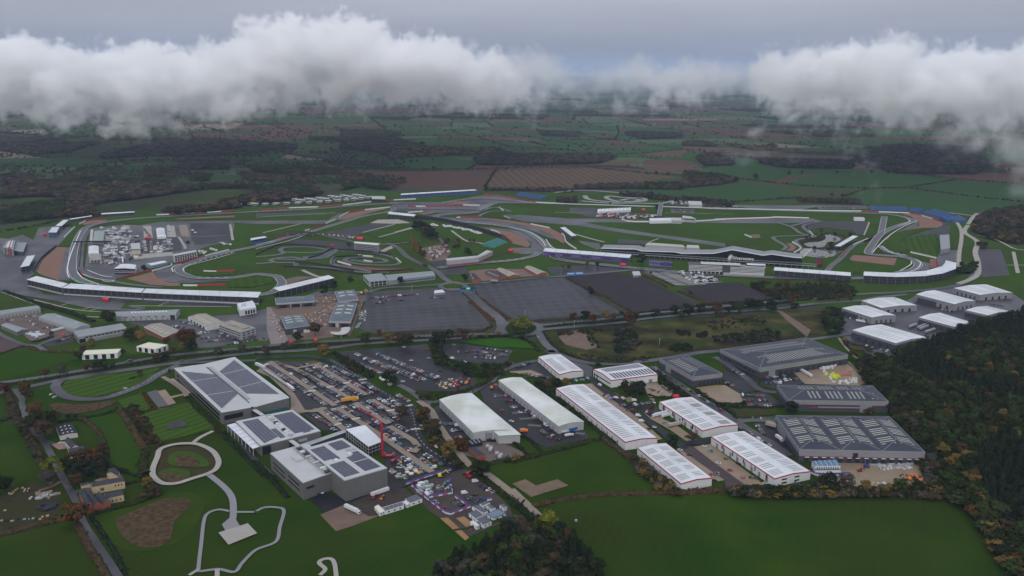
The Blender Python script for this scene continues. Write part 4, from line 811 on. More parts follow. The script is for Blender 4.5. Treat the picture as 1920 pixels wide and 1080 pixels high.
simple('industrial_unit', 'grey-green unit at the left edge with boats stored at its end', 'warehouse', 'm 10,560 135,530 430,622 250,662', 5, 'gt', 1.6, wall=w_taupe, group=IND)
b = simple('industrial_unit', 'grey mono-pitched unit with a glazed corner, on the lawn', 'warehouse', 'm 1105,645 1825,530 1905,605 1180,740', 8, 'flat', wins=[('NR', .12, .95, 10, .75, 5.4, 7, glass, 'window')], trim=w_mid, group=IND)
b.on('NR', 0, .13, .5, 5.4, glass, 'window'); b.row('NL', .1, .9, 3, .6, 1, 5, glass, 'window'); b.on('NR', .2, .98, 0, 3.6, w_mid, 'lower_panel', .3)
for lb, s, n in (('cream-roofed showroom with four dark glass bays, by the main road', 'm 1290,935 1815,912 1760,975 1225,1000', 4), ('smaller cream-roofed showroom beside the russet trees', 'n 335,537 470,492 690,520 552,568', 3)):
 b = Bld('showroom', lb, 'showroom', s, 6.2, wall=w_white, rm=mat('cream_roof', (.55, .54, .44), .6), trim=mat('cream_roof', (0, 0, 0)), th=.3, order='LFRN' if n == 3 else 'LFRN', group='cream-roofed showrooms')
 sd = 'NR' if n == 4 else 'NL'; b.row(sd, .03, .97, n, .5, .3, 5.5, glass, 'window'); b.row('NL' if n == 4 else 'NR', .1, .9, 2, .4, .5, 5, glass, 'window')
b = simple('industrial_unit', 'long grey unit with a curved roof, behind the left lawn paths', 'warehouse', 'n 95,145 825,120 778,176 105,197', 7, 'as', 1.6, wins=[('NR', .1, .9, 9, .35, .2, 3, door_g), ('NR', .1, .85, 6, .4, 4.2, 5.2, glass, 'window')], group=IND); b.on('NR', .9, .98, 0, 6, door_d)
for k in range(11): b.patch('painted_roof_mark', .25+k*.055, .25+k*.055+.035, .35, .55, t_white, .08)
b = simple('industrial_unit', 'low mossy-roofed brick unit behind the russet trees', 'warehouse', 'n 420,318 605,275 845,368 650,436', 4.5, 'gt', 1.5, w_brick, r_fibre, trim=w_white, th=.35, group=IND); b.strips('skylight', .2, .45, .1, .9, 5, sky_y, .2)
b = simple('industrial_unit', 'white-walled unit with a mossy roof, next to the grey office block', 'warehouse', 'n 915,205 1115,165 1345,275 1130,318', 5, 'gt', 1.6, w_white, r_fibre, group=IND); b.strips('skylight', .15, .45, .1, .9, 9, sky_y, .3); b.strips('skylight', .55, .85, .1, .9, 9, sky_y, .3); b.row('NL', .1, .9, 5, .5, 0, 3.5, door_d)
b = simple('office_block', 'three-storey grey office block with ribbon windows', 'office building', 'n 1265,290 1400,240 1675,325 1510,378', 10, 'flat', 0, w_grey, r_fibre)
for z in (1.2, 4.4, 7.4): b.row('NL', .02, .98, 12, .8, z, z+1.3, glass, 'window'); b.row('NR', .05, .95, 3, .6, z, z+1.3, glass, 'window')
b.block('roof_plant', .35, .75, .1, .75, 0, 1.6, r_fibre); b.on('NR', .55, .8, .5, 2, t_red, 'red_sign', .3); b.on('NL', .05, .15, 4, 5, t_red, 'red_sign', .3)
b = simple('office_block', 'small white pitched-roof block at the end of the estate', 'office building', 'n 1465,55 1640,20 1680,95 1495,130', 8.5, 'gs', 1.5, w_white, r_white, wins=[('NR', .3, .95, 4, .7, 1, 6, glass, 'window'), ('NL', .2, .8, 2, .5, 1.5, 3, glass, 'window')])
b.strips('rooflight', .2, .5, .3, .7, 4, sky_g)
for lb, s, h, lay in (('long slate-roofed showroom with white portal frame, on the building site', 's 125,230 700,190 725,272 140,312', 7.5, 0), ('square slate-roofed building at the top of the building site', 's 1020,130 1305,105 1378,250 1075,282', 7.5, 1),
 ('slate-roofed building with a white entrance frame, beside the big car park', 's 1055,300 1360,298 1262,583 932,578', 7.8, 2), ('slate-roofed building with a navy front, nearest the road on the building site', 's 200,505 530,475 635,645 288,692', 8, 3)):
 b = Bld('new_building', lb, 'building', s, h, 'hip', 1.6, wall=w_dark, rm=mat('teal_slate_roof', (.06, .085, .105), .45), trim=w_grey, th=2.2 if lay != 3 else .5, group='new buildings on the site', seam=w_mid)
 if lay == 0: b.strips('skylight', .28, .75, .35, .7, 8, t_white, .35, 's'); b.row('NR', .02, .98, 3, .62, 0, 4.6, glass, 'window'); b.row('NR', .24, .76, 2, .08, 0, 5.5, w_grey, 'portal_leg', .4)
 else:
  for a in (.12, .58): b.strips('skylight', a, a+.3, .3 if lay == 2 else .3, .88, 3 if lay > 1 else 2, sky_y, .34)
  b.row('NR', .06, .94, 2, .7, .3, 4.8, glass, 'window'); b.on('NR', .3, .45, 0, 5.6, w_grey, 'portal_leg', .4); b.on('NR', .5, 1, 5.3, 5.6, t_dkred, 'red_band', .35)
  if lay == 3: b.on('NR', 0, 1, 0, 7.4, w_dark, 'navy_front', .3); b.on('NR', .75, 1, 0, 3.6, w_white, 'white_porch', 2.)
r_ = root_at('canopy', gp('s 1130,730')[0], 'crescent-shaped pale entrance canopy at the edge of the building site', 'canopy')
pc = catmull(gp('s 955,740 1060,745 1110,728 1130,680 1250,672 1235,735 1180,775 1080,785 1000,775', 3.6), 3, True); n = len(pc)
part('roof', pc+[p+Vector((0, 0, .5)) for p in pc], [tuple(range(n))[::-1], tuple(range(n, 2*n))]+[(i, (i+1) % n, (i+1) % n+n, i+n) for i in range(n)], r_light, r_)
vs, fs = [], []
for p in pc[::5]: addbox(vs, fs, Vector((p.x, p.y, .4))*.999, Vector((.3, 0, 0)), Vector((0, .3, 0)), Vector((0, 0, 3.3)))
part('post_row', vs, fs, w_white, r_)
b = simple('school_building', 'flat-roofed glass-fronted block facing the big car park', 'building', 'B 805,702 940,690 985,738 850,752', 8.5, 'flat', 0, w_grey, r_grey, trim=w_grey, wins=[('NR', .05, .95, 4, .8, .5, 3.4, glass, 'window'), ('NR', .05, .95, 4, .8, 4.2, 7.4, glass, 'window'), ('NL', .1, .9, 3, .7, 4, 7, glass, 'window')])
b = simple('training_hall', 'long grey hall with a blue glass band, beside the flat-roofed block', 'building', 'B 963,703 1320,672 1345,704 990,746', 7, 'gs', 1.5, w_mid, r_grey); b.on('NR', .22, .98, 2, 4, blue_b, 'blue_glazing'); b.row('NR', .22, .98, 12, .7, 2.4, 3.6, glass, 'window', .16)
for lb, s, m1 in (('low barrel-roofed workshop on the left of the brick yard', 't 300,152 362,133 566,212 436,232', r_fibre), ('low barrel-roofed workshop on the right of the brick yard', 't 620,130 682,110 876,186 762,208', r_fibre), ('long brown tiled shed between the workshops', 't 175,180 260,160 410,230 330,245', r_tile), ('brown tiled shed with dotted rooflights at the left of the yard', 't 0,205 60,195 130,265 30,275', r_tile)):
 b = simple('workshop', lb, 'workshop', s, 4, 'gt', 1.8, w_brick, m1, group='low workshops of the brick yard')
 if m1 is r_tile: b.strips('skylight', .1, .3, .1, .9, 6, t_white, .2)
 else: b.strips('skylight', .6, .8, .1, .9, 6, t_white, .2)
for lb, s, m1, n in (('long blue-grey container cabin by the car park lamp posts', 't 1100,190 1182,188 1182,205 1100,207', blue_b, 0), ('second blue-grey container cabin, to the right of the first', 't 1198,186 1278,184 1278,200 1198,203', blue_b, 0)): simple('container', lb, 'container', s, 2.6, 'flat', 0, m1, mat('pale_blue_roof', (.12, .30, .50), .5), group='blue containers')
simple('kiosk', 'small white ticket kiosk at the corner of the purple car park', 'kiosk', 't 1830,175 1910,168 1930,210 1850,220', 3.5, 'flat', 0, w_grey, r_light, wins=[('NR', .1, .9, 3, .6, .8, 2.4, glass, 'window')])
simple('kiosk', 'small pale-roofed shelter in the middle of the big car park edge', 'shelter', 'B 1340,818 1400,812 1418,832 1335,840', 3.5, 'flat', 0, w_mid, r_white)
# infield and paddock
PAD = 'paddock buildings'
simple('garage_block', 'pale green-roofed garage block in the paddock', 'garage', 'f 340,320 457,318 440,434 325,432', 6, 'gt', 1.2, w_grey, mat('sage_roof', (.22, .26, .24), .6), group=PAD)
simple('garage_block', 'white-roofed block beside the pit lane', 'garage', 'f 278,488 388,486 392,570 274,572', 6.5, 'gt', 1.2, w_white, r_white, wins=[('NR', .1, .9, 4, .6, .5, 4, glass, 'window')], group=PAD)
simple('garage_block', 'low white block with dark openings below the white-roofed block', 'garage', 'f 285,580 415,575 420,635 283,640', 6, 'flat', 0, w_grey, r_fibre, wins=[('NR', .1, .9, 3, .7, .5, 4, door_d)], group=PAD)
simple('garage_block', 'grey flat-roofed block in the middle of the paddock', 'garage', 'f 750,457 850,452 862,522 755,524', 5, 'flat', 0, w_dark, r_light, group=PAD)
simple('garage_block', 'brown open-fronted block beside the grey flat roof', 'garage', 'f 755,535 862,530 862,580 765,585', 4, 'flat', 0, w_brick, r_fibre, group=PAD)
simple('garage_block', 'pale strip building along the pit wall', 'garage', 'f 300,300 330,300 320,430 290,430', 4, 'flat', 0, w_grey, r_light, group=PAD)
for i, (s) in enumerate(['f 1040,288 1130,286 1135,318 1038,320', 'f 1040,325 1135,322 1140,352 1042,355', 'f 1045,358 1145,355 1150,385 1048,390']): simple('marquee', '%s of the three white marquees in a row in the paddock' % ('rearmost', 'middle', 'nearest')[i], 'marquee', s, 4, 'gt', 1.5, w_white, r_white, group='row of white marquees')
b = simple('race_control', 'five-storey dark-gridded block at the apex of the infield', 'office building', 'f 1225,580 1480,532 1495,552 1230,602', 11, 'flat', 0, w_white, r_light, group=PAD)
for z in range(4): b.row('NR', .05, .98, 9, .8, .8+z*2.7, 2.8+z*2.7, glass, 'window'); b.row('NL', .2, .8, 1, .6, .8+z*2.7, 2.6+z*2.7, glass, 'window')
for lb, s, z, m1 in (('curved glass-fronted pavilion with a scalloped white roof', 'f 565,740 640,690 812,700 800,745', 9, glass), ('white-roofed teal glazed pavilion by the tyre wall', 'f 925,690 1105,655 1160,668 985,706', 7, mat('teal_glazing', (.03, .10, .10), .3))):
 b = simple('pavilion', lb, 'pavilion', s, z, 'gs', 1, m1, r_white, trim=t_white, th=.4)
 for zz in (2.5, 5): b.on('NR', 0, 1, zz, zz+.4, w_white, 'balcony', .8); b.on('NL', 0, 1, zz, zz+.4, w_white, 'balcony', .8)
b = simple('media_centre', 'tall red and grey striped block at the far left', 'building', 'x 100,180 230,160 200,300 40,270', 12, 'flat', 0, w_mid, r_grey); b.row('NR', .1, .9, 3, .35, 0, 11, w_dark, 'dark_panel'); b.on('NR', .6, .78, 0, 12, t_red, 'red_panel', .4); b.block('roof_plant', .3, .8, .1, .9, 0, 1.4, w_white); b.block('red_roof_beam', .55, .65, 0, 1, .2, 1.9, t_red)
simple('media_annexe', 'low dark annexe beside the red and grey block', 'building', 'x 240,195 400,200 350,340 205,320', 7, 'flat', 0, w_dark, r_grey)
b = simple('media_block', 'tall slab with a white top roof and rows of windows above the kart circuit', 'grandstand', 'a 1108,588 1395,608 1372,626 1105,602', 14, 'flat', 0, w_mid, r_white, trim=t_white, th=.4)
for z in (1, 4, 7, 10): b.row('NR', .04, .96, 14, .7, z, z+1.6, glass, 'window')
simple('pit_building', 'long white low pit building on the old runway', 'building', 'c 1065,355 1310,350 1318,380 1070,385', 6, 'flat', 0, w_white, r_white); simple('pit_building', 'white pit building extension', 'building', 'c 1312,348 1425,350 1430,382 1320,380', 7, 'flat', 0, w_grey, r_light)
b = simple('control_tower', 'white control tower with a glazed upper deck on the old pits', 'tower', 'c 1435,325 1530,335 1590,360 1440,350', 9, 'flat', 0, w_grey, r_light, wins=[('NR', .1, .9, 5, .7, 5, 8, glass, 'window')])
simple('clubhouse', 'pale flat-roofed paddock building behind the wing', 'building', 'c 1050,628 1440,655 1470,680 1020,655', 6, 'flat', 0, w_grey, mat('beige_roof', (.36, .34, .30), .7)); simple('clubhouse', 'small plant block at the end of the pale paddock building', 'building', 'c 1490,655 1620,660 1630,690 1480,685', 8, 'flat', 0, w_grey, r_light)
simple('clubhouse', 'pale sheds clustered beside the far kart circuit', 'building', 'c 1500,160 1650,165 1660,205 1510,200', 7, 'flat', 0, w_grey, r_light); simple('shed', 'small white shed among the infield roads on the right', 'shed', 'd 1560,280 1670,283 1690,300 1570,300', 5, 'gs', 1, w_white, r_light)
for i in range(9):
 a, c = Vector((480+i*42, 268-i*2)), Vector((520+i*42, 264-i*2)); simple('marquee', '%s white hospitality marquee from the left in the far infield row' % ('first second third fourth fifth sixth seventh eighth ninth'.split()[i]), 'marquee', 'c %f,%f %f,%f %f,%f %f,%f' % (a.x+5, a.y-16, c.x+3, c.y-16, c.x, c.y+14, a.x, a.y+14), 5, 'gs', 2, w_white, r_white, group='hospitality marquees in the far infield')
b = simple('flat_grandstand', 'grey roofed grandstand standing alone beyond the mown lawn on the right', 'grandstand', 'e 970,490 1078,482 1090,630 985,650', 8, 'mono', 1, w_mid, mat('wet_grey_roof', (.20, .22, .225), .4)); b.strips('roof_seam', 0, 1, 0, 1, 12, w_mid, .05)
# lodges
seenl = 0; lodge0 = None
def lodge(x, y, k, far=False):
 global lodge0
 p = G(x, y, gz(*G(x, y).xy)); r = root_at('lodge', p, '', 'lodge', 'two-storey lodges along the far straight')
 if lodge0 is None:
  lodge0 = []
  for nm, c, d, m_ in (('ground_floor', (-6, -5, 0), (11, 10, 3), w_dark), ('upper_floor', (-7, -7, 3), (13, 12, 3.2), w_grey), ('window', (-6, -7.1, 3.5), (7, .1, 2.2), glass), ('window', (2, -7.1, 3.5), (3, .1, 2.2), glass), ('roof', (-7.6, -7.8, 6.2), (14.2, 13.6, .45), r_light), ('balcony', (-6, -9, 2.8), (11, 2, .3), w_white)):
   vs, fs = [], []; addbox(vs, fs, Vector(c), Vector((d[0], 0, 0)), Vector((0, d[1], 0)), Vector((0, 0, d[2]))); lodge0.append((nm, mesh(nm, vs, fs, m_)))
 for nm, me in lodge0: o = link(nm, me, r)
 r.rotation_euler.z = rq.uniform(-.2, .25); r['label'] = k
lx = [(0, 186), (110, 186), (232, 182), (352, 178), (478, 172), (600, 168), (722, 160), (822, 155), (930, 145), (1020, 138), (1105, 130), (1190, 120), (1262, 112)]
ords = 'first second third fourth fifth sixth seventh eighth ninth tenth eleventh twelfth thirteenth fourteenth fifteenth sixteenth seventeenth eighteenth nineteenth twentieth'.split()
for i, (a, c) in enumerate(lx): lodge(480+a/6, 355+c/6, 'two-storey dark lodge with grey upper floor, %s from the left of the trackside row' % ords[i+3 if i+3 < 20 else 19])
for i, a in enumerate((430, 455, 478-6)):
 if i < 3: lodge(427+i*22, 388-i*1.5, 'two-storey dark lodge, %s from the left end of the trackside row, by the wood' % ords[i])
for i in range(18): lodge(480+(440+i*45)/6, 355+(128-i*2.6+(i % 3)*9-(i > 8)*12)/6+1, 'small lodge in the back rows of the lodge park, %s from its left end' % ords[i])
simple('clubhouse', 'wide dark lodge pavilion at the right end of the lodges', 'building', 'a 1300,75 1450,78 1460,112 1305,110', 7, 'flat', 0, w_black, r_light, wins=[('NR', .05, .95, 6, .7, 3.6, 5.8, glass, 'window')])
# grandstands
seat_b = mat('blue_seats', (.025, .065, .16), .7, stripe=(0, 2.2, (.035, .09, .21), .5)); seat_d = mat('dark_seats', (.05, .052, .06), .7); seat_t = mat('teal_seats', (.04, .16, .15), .6)
GS = 'roofed grandstands round the circuit'
def stand(label, near, far, hn, hf, wall=w_black, roofm=r_white, rear=True, seats=seat_d, kick=None, out=9., rows=5, colstep=10, group=GS, lettering=None):
 N_, F_ = gp(near, hn), gp(far, hf); m = min(len(N_), len(F_)); N_, F_ = N_[:m], F_[:m]
 c = sum(N_, Vector())/m; g0 = gz(c.x, c.y); r = root_at('grandstand', (c.x, c.y, g0), label, 'grandstand', group)
 up = Vector((0, 0, .45))
 for i in range(m-1):
  k_ = max(1, int((N_[i+1]-N_[i]).length/22))
  for q in range(k_):
   a0, a1 = q/k_, (q+1)/k_-.004
   p = [N_[i].lerp(N_[i+1], a0), N_[i].lerp(N_[i+1], a1), F_[i].lerp(F_[i+1], a1), F_[i].lerp(F_[i+1], a0)]
   part('roof_panel', p+[v+up for v in p], BF, roofm, r)
 for i in range(m-1):
  a, b_, d, e = N_[i], N_[i+1], F_[i], F_[i+1]
  if rear:   # we see the back: wall under the near edge
   a, b_, d, e = (v*1 for v in (a, b_, d, e)); a2, b2 = a.lerp(d, .06), b_.lerp(e, .06)
   vs, fs = [], []; ex = b2-a2; nn = (d-a); nn.z = 0; nn.normalize(); base = Vector((a2.x, a2.y, g0))
   bb = Vector((b2.x, b2.y, g0)); vs = [base, bb, Vector((b2.x, b2.y, hn-.9)), Vector((a2.x, a2.y, hn-.9))]; vs += [v+nn*.4 for v in vs]
   part('rear_wall', vs, [(0, 1, 2, 3), (7, 6, 5, 4), (0, 4, 5, 1), (1, 5, 6, 2), (3, 2, 6, 7), (0, 3, 7, 4)], wall, r)
   if kick:
    vs2 = [base-nn*.15, bb-nn*.15]; vs2 += [v+Vector((0, 0, kick[1])) for v in vs2[::-1]]; vs2 += [v+nn*.1 for v in vs2]
    part('base_wall', vs2, [(0, 1, 2, 3), (7, 6, 5, 4), (3, 2, 6, 7), (0, 3, 7, 4), (1, 5, 6, 2)], kick[0], r)
   n = max(2, int((bb-base).length/colstep)); vs, fs = [], []
   for q in range(n+1):
    p = base.lerp(bb, q/n)-nn*.5; addbox(vs, fs, p, ex.normalized()*.5, nn*.35, Vector((0, 0, hn-.6-g0)))
   part('column_row', vs, fs, w_mid if wall is not w_black else mat('grey_columns', (.14, .145, .16), .6), r)
   for z in range(1, 3):
    p = base-nn*.12+Vector((0, 0, g0*0+hn*z/3.2)); vs, fs = [], []; addbox(vs, fs, p, bb-base, nn*.1, Vector((0, 0, .35))); part('cross_rail', vs, fs, mat('dark_rail', (.07, .072, .085), .6), r)
   lo_f = [Vector((d.x, d.y, g0+1)), Vector((e.x, e.y, g0+1))]; hi = [Vector((a2.x, a2.y, hn-2.5)), Vector((b2.x, b2.y, hn-2.5))]
   part('seating_tier', [hi[0], hi[1], lo_f[1], lo_f[0]]+[v-Vector((0, 0, .4)) for v in (hi[0], hi[1], lo_f[1], lo_f[0])], [(0, 1, 2, 3), (7, 6, 5, 4), (0, 4, 5, 1), (3, 2, 6, 7)], seats, r)
  else:      # we see the seats: steps climbing away from us
   nn = (d-a); nn.z = 0; w_ = max(nn.length, 7); nn.normalize(); A2 = Vector((a.x, a.y, 0))-nn*1.; B2 = Vector((b_.x, b_.y, 0))-nn*1.
   for q in range(rows):
    p0 = A2+nn*w_*q/rows; p1 = B2+nn*w_*q/rows; vs, fs = [], []; z1 = g0+1.2+(hf-3.5)*(q+1)/rows
    p0.z = p1.z = g0; addbox(vs, fs, p0, p1-p0, nn*w_/rows, Vector((0, 0, z1-g0))); part('seat_row', vs, fs, seats, r)
   vs, fs = [], []; q0 = Vector((d.x, d.y, g0)); q1 = Vector((e.x, e.y, g0)); addbox(vs, fs, q0, q1-q0, nn*.5, Vector((0, 0, hf-g0))); part('rear_wall', vs, fs, wall, r)
   n = max(2, int((q1-q0).length/14)); vs, fs = [], []
   for q in range(n+1):
    p = A2.lerp(B2, q/n); p.z = g0; addbox(vs, fs, p, (B2-A2).normalized()*.4, nn*.4, Vector((0, 0, hn-g0)))
   part('column_row', vs, fs, w_mid, r)
 return r, N_, F_, g0
wb = (mat('pale_base_wall', (.30, .31, .33), .7), 2.2)
stand('white-roofed grandstand, leftmost of the long line by the brown gravel trap', 'A 200,738 460,798', 'A 275,712 512,770', 11, 12.5, kick=wb)
stand('long white-roofed grandstand, middle of the line behind the red tent', 'A 465,800 1060,836', 'A 530,768 1088,806', 11, 12.5, kick=wb)
stand('longest white-roofed grandstand, right end of the line beside the hairpin', 'A 1068,837 1500,855 X 484,558', 'A 1095,806 1500,820 X 490,548', 11, 12.5, kick=wb)
stand('slanting white-roofed grandstand above the building site', 'B 176,825 589,725', 'B 132,801 545,705', 11, 12.5)
stand('short white-roofed grandstand left of the gravel trap with a dark teal side', 'x 303,572 437,548', 'x 403,405 525,389', 9, 10, wall=mat('dark_teal_wall', (.02, .05, .06), .6))
stand('small white-roofed grandstand with a blue base, beside the red kiosk', 'A 362,384 424,384', 'A 392,345 447,341', 9, 9.5, wall=seat_b)
stand('small white-roofed grandstand at the far left corner', 'A 417,334 462,336', 'A 474,291 518,288', 8, 9, wall=w_dark)
stand('thin white-roofed grandstand on the outside of the top left corner', 'A 526,288 692,262', 'A 522,282 690,256', 6, 7, rear=False, wall=w_dark)
stand('thin white-roofed grandstand in front of the autumn wood', 'A 760,249 1010,233', 'A 760,240 1010,226', 7, 8, rear=False, wall=w_dark)
stand('long blue-seated grandstand with a thin white roof, below the ploughed field', 'B 1088,103 1660,68', 'B 1085,94 1640,61', 9, 11, rear=False, seats=seat_b, rows=6)
stand('white-roofed grandstand at the left end of the long dark terrace', 'a 1482,277 1780,305', 'a 1500,252 1800,285', 9, 11)
stand('short white-roofed grandstand with navy wall, beyond the bend', 'c 62,462 190,558', 'c 115,456 245,552', 8, 9, wall=mat('navy_wall', (.03, .045, .08), .6))
stand('white-roofed grandstand beside the pond', 'd 1352,608 1412,614', 'd 1552,492 1612,499', 8, 9, wall=w_dark)
stand('straight white-roofed grandstand to the right of the white hotel', 'd 663,882 1535,946', 'd 675,847 1535,908', 11, 12.5)
stand('curved white-roofed grandstand closest to the pale estate units', 'e 115,940 480,957 800,947 1010,917 1155,863 1160,797', 'e 118,898 460,912 820,888 1000,836 1030,800 1038,771', 12, 13.5)
stand('blue-edged white-roofed grandstand at the left of the kart circuit', 'a -60,575 120,543', 'a -60,553 100,528', 8, 9, wall=mat('navy_wall', (0, 0, 0)), rear=False, seats=seat_b)
r, N_, F_, g0 = stand('grandstand with a purple advertising wall and a long white roof', 'k 350,187 1325,263', 'k 375,152 1350,228', 9, 10.5, wall=mat('purple_banner', (.075, .055, .19), .5), colstep=60)
def bars(root, A, B, z, hh, m, groups=(4, 6), out=.6):
 """the unreadable white lettering of an advert, as upright strokes"""
 d = B-A; d.z = 0; ln = d.length; d.normalize(); nn = Vector((d.y, -d.x, 0)); n = sum(groups)+len(groups)-1; k = 0; vs, fs = [], []
 for gi, g_ in enumerate(groups):
  for q in range(g_):
   p = A+d*ln*k/n; p = Vector((p.x, p.y, z))+nn*out
   addbox(vs, fs, p, d*ln/n*.3, nn*.1, Vector((0, 0, hh))); addbox(vs, fs, p+d*ln/n*.3+Vector((0, 0, hh*(.75 if q % 2 else .4))), d*ln/n*.4, nn*.1, Vector((0, 0, hh*.25))); k += 1
  k += 1
 part('advert_lettering', vs, fs, m, root)
def wall_ad(root, A, B, fr, txt, z, size):
 bars(root, A.lerp(B, fr-.045), A.lerp(B, fr+.045), z-1, size, mat('ad_white', (.42, .42, .50), .6))
def ringv(root, c, e, rx, rz, m, w_=.35, out=.6):
 vs, fs = [], []; n = 28; nn = Vector((e.y, -e.x, 0))
 for k in range(n):
  t = 2*math.pi*k/n
  for q in (1, 1-w_/rz): vs.append(c+nn*out+e*rx*q*math.cos(t)+Vector((0, 0, rz*q*math.sin(t))))
 fs = [(2*k, 2*k+1, (2*k+3) % (2*n), (2*k+2) % (2*n)) for k in range(n)]; part('advert_ring', vs, fs, m, root)
adw = mat('ad_white', (0, 0, 0)); adl = mat('ad_lilac', (.20, .17, .34), .6)
e_ = (N_[1]-N_[0]); e_.z = 0; e_.normalize()
for fr in (.10, .28, .50, .75): wall_ad(r, N_[0], N_[1], fr, '', 4.6, 2.4)
for fr in (.02, .19, .39, .62, .95):
 c = N_[0].lerp(N_[1], fr); c.z = 4.6
 for q in (1, .6): ringv(r, c, e_, 7*q, 2.1*q, adl if fr < .9 else adw)
r = root_at('advert_wall', gp('k 1680,350')[0], 'purple advertising bank with white rings, right of the dark tree', 'billboard')
A_, B_ = gp('k 1545,355 1800,372'); A_.z = B_.z = 1; nn = Vector((0, 1, 0)); top = [v+nn*4+Vector((0, 0, 8.5)) for v in (B_, A_)]
pv = [A_, B_, top[0], top[1]]; part('panel', pv+[v+nn*.5 for v in pv], [(0, 1, 2, 3), (7, 6, 5, 4), (3, 2, 6, 7), (1, 5, 6, 2), (0, 3, 7, 4)], mat('purple_banner', (0, 0, 0)), r)
e_ = (B_-A_).normalized(); c = A_.lerp(B_, .74)+Vector((0, 2, 4.3))
for q in (1, .72, .4): ringv(r, c, e_, 11*q, 3.2*q, adw, .45, 1.6)
bars(r, A_.lerp(B_, .05)+Vector((0, 2, 0)), A_.lerp(B_, .42)+Vector((0, 2, 0)), 4.8, 2.2, adw, out=1.6)
def open_stand(label, s_front, w_, h, m_, rows=6, rearwall=None, kind='grandstand'):
 pl = gp(s_front); c = sum(pl, Vector())/len(pl); g0 = gz(c.x, c.y); r = root_at('open_grandstand', (c.x, c.y, g0), label, kind, 'uncovered grandstands')
 for a, b_ in zip(pl, pl[1:]):
  d = b_-a; nn = Vector((-d.y, d.x, 0)).normalized()
  if w_ < 0: nn = -nn
  for q in range(rows):
   vs, fs = [], []; p = a+nn*abs(w_)*q/rows; p.z = g0; addbox(vs, fs, p, Vector((d.x, d.y, 0)), nn*abs(w_)/rows, Vector((0, 0, h*(q+1)/rows))); part('seat_row', vs, fs, m_, r)
  if rearwall:
   vs, fs = [], []; p = a+nn*abs(w_); p.z = g0; addbox(vs, fs, p, Vector((d.x, d.y, 0)), nn*.4, Vector((0, 0, h+1))); part('rear_wall', vs, fs, rearwall, r)
open_stand('uncovered blue seating block above the bend beside the hedge', 'b 1345,100 1640,148', 24, 7, seat_b)
open_stand('long uncovered blue seating bank at the far end of the straight', 'e 205,208 400,212 620,218 745,232', 26, 7, seat_b); open_stand('uncovered blue seating bank curving round the big gravel trap', 'e 760,228 1000,292 1080,345 1165,342', 34, 7, seat_b)
open_stand('small uncovered teal seating block at the end of the dark terrace', 'b 1275,628 1115,692', -22, 7, seat_t)
pl = catmull(gp('b 230,362 500,390 800,458 1050,535 1200,585'), 4); r = root_at('terrace', pl[8], 'long curved dark spectator terrace behind the campers', 'grandstand')
for a, b_ in zip(pl, pl[1:]):
 d = b_-a; d.z = 0; nn = Vector((-d.y, d.x, 0)).normalized(); vs, fs = [], []
 a = Vector((a.x, a.y, .4)); addbox(vs, fs, a, d, nn*.5, Vector((0, 0, 8))); part('rear_wall', vs, fs, w_black, r)
 for q in range(3):
  vs, fs = [], []; addbox(vs, fs, a+nn*(.6+q*4), d, nn*4, Vector((0, 0, 7-q*2))); part('seat_row', vs, fs, seat_d, r)
r = root_at('hospitality_suite', gp('b 850,830')[0], 'bent grey-roofed hospitality building with a red foot, beside the pit road', 'building')
n_, f_, gl = gp('b 598,842 945,806 1105,732', 9), gp('b 570,812 932,778 1038,715', 9), 1.
for i in range(2):
 p = [n_[i], n_[i+1], f_[i+1], f_[i]]; part('roof_panel', p+[v+Vector((0, 0, .4)) for v in p], BF, r_light, r)
 for nm, z0, z1, m_, o in (('wall', 2.2, 9, w_grey, 0), ('red_foot', 0, 2.2, t_dkred, .2)):
  vs, fs = [], []; d = n_[i+1]-n_[i]; nn = Vector((-d.y, d.x, 0)).normalized(); addbox(vs, fs, Vector((n_[i].x, n_[i].y, gl+z0))+nn*o, Vector((d.x, d.y, 0)), nn*6, Vector((0, 0, z1-z0-.05))); part(nm, vs, fs, m_, r)
# ---------------------------------------------------------------- the wing (pit and paddock building)
r = root_at('pit_wing', gp('c 1300,780')[0], 'very long dark glazed pit building with a folded white-edged roof', 'building')
fr = px('c 522,694 915,704 975,724 1350,735 1430,752 1760,752 d 0,690 195,650 545,713 640,700 900,737 985,741'); bk = px('c 548,660 930,672 1000,690 1370,705 1450,712 1770,712 d 0,650 195,606 545,668 640,668 900,690 985,700')
bl = gp('c 515,762 d 1150,860', 1.); a0, a1 = bl
FR, BK = [], []
for (x, y), (x2, y2) in zip(fr, bk):     # the front face is a vertical plane over the base line: find where each sight line meets it
 lo, hi = 2., 45.
 for _ in range(40):
  z = (lo+hi)/2; p = G(x, y, z); s_ = (a1.x-a0.x)*(p.y-a0.y)-(a1.y-a0.y)*(p.x-a0.x)
  if s_ > 0: lo = z
  else: hi = z
 p = G(x, y, z); FR.append(p)
 d = (a1-a0).normalized(); nn = Vector((-d.y, d.x, 0)); BK.append(p+nn*26+Vector((0, 0, 1.5)))
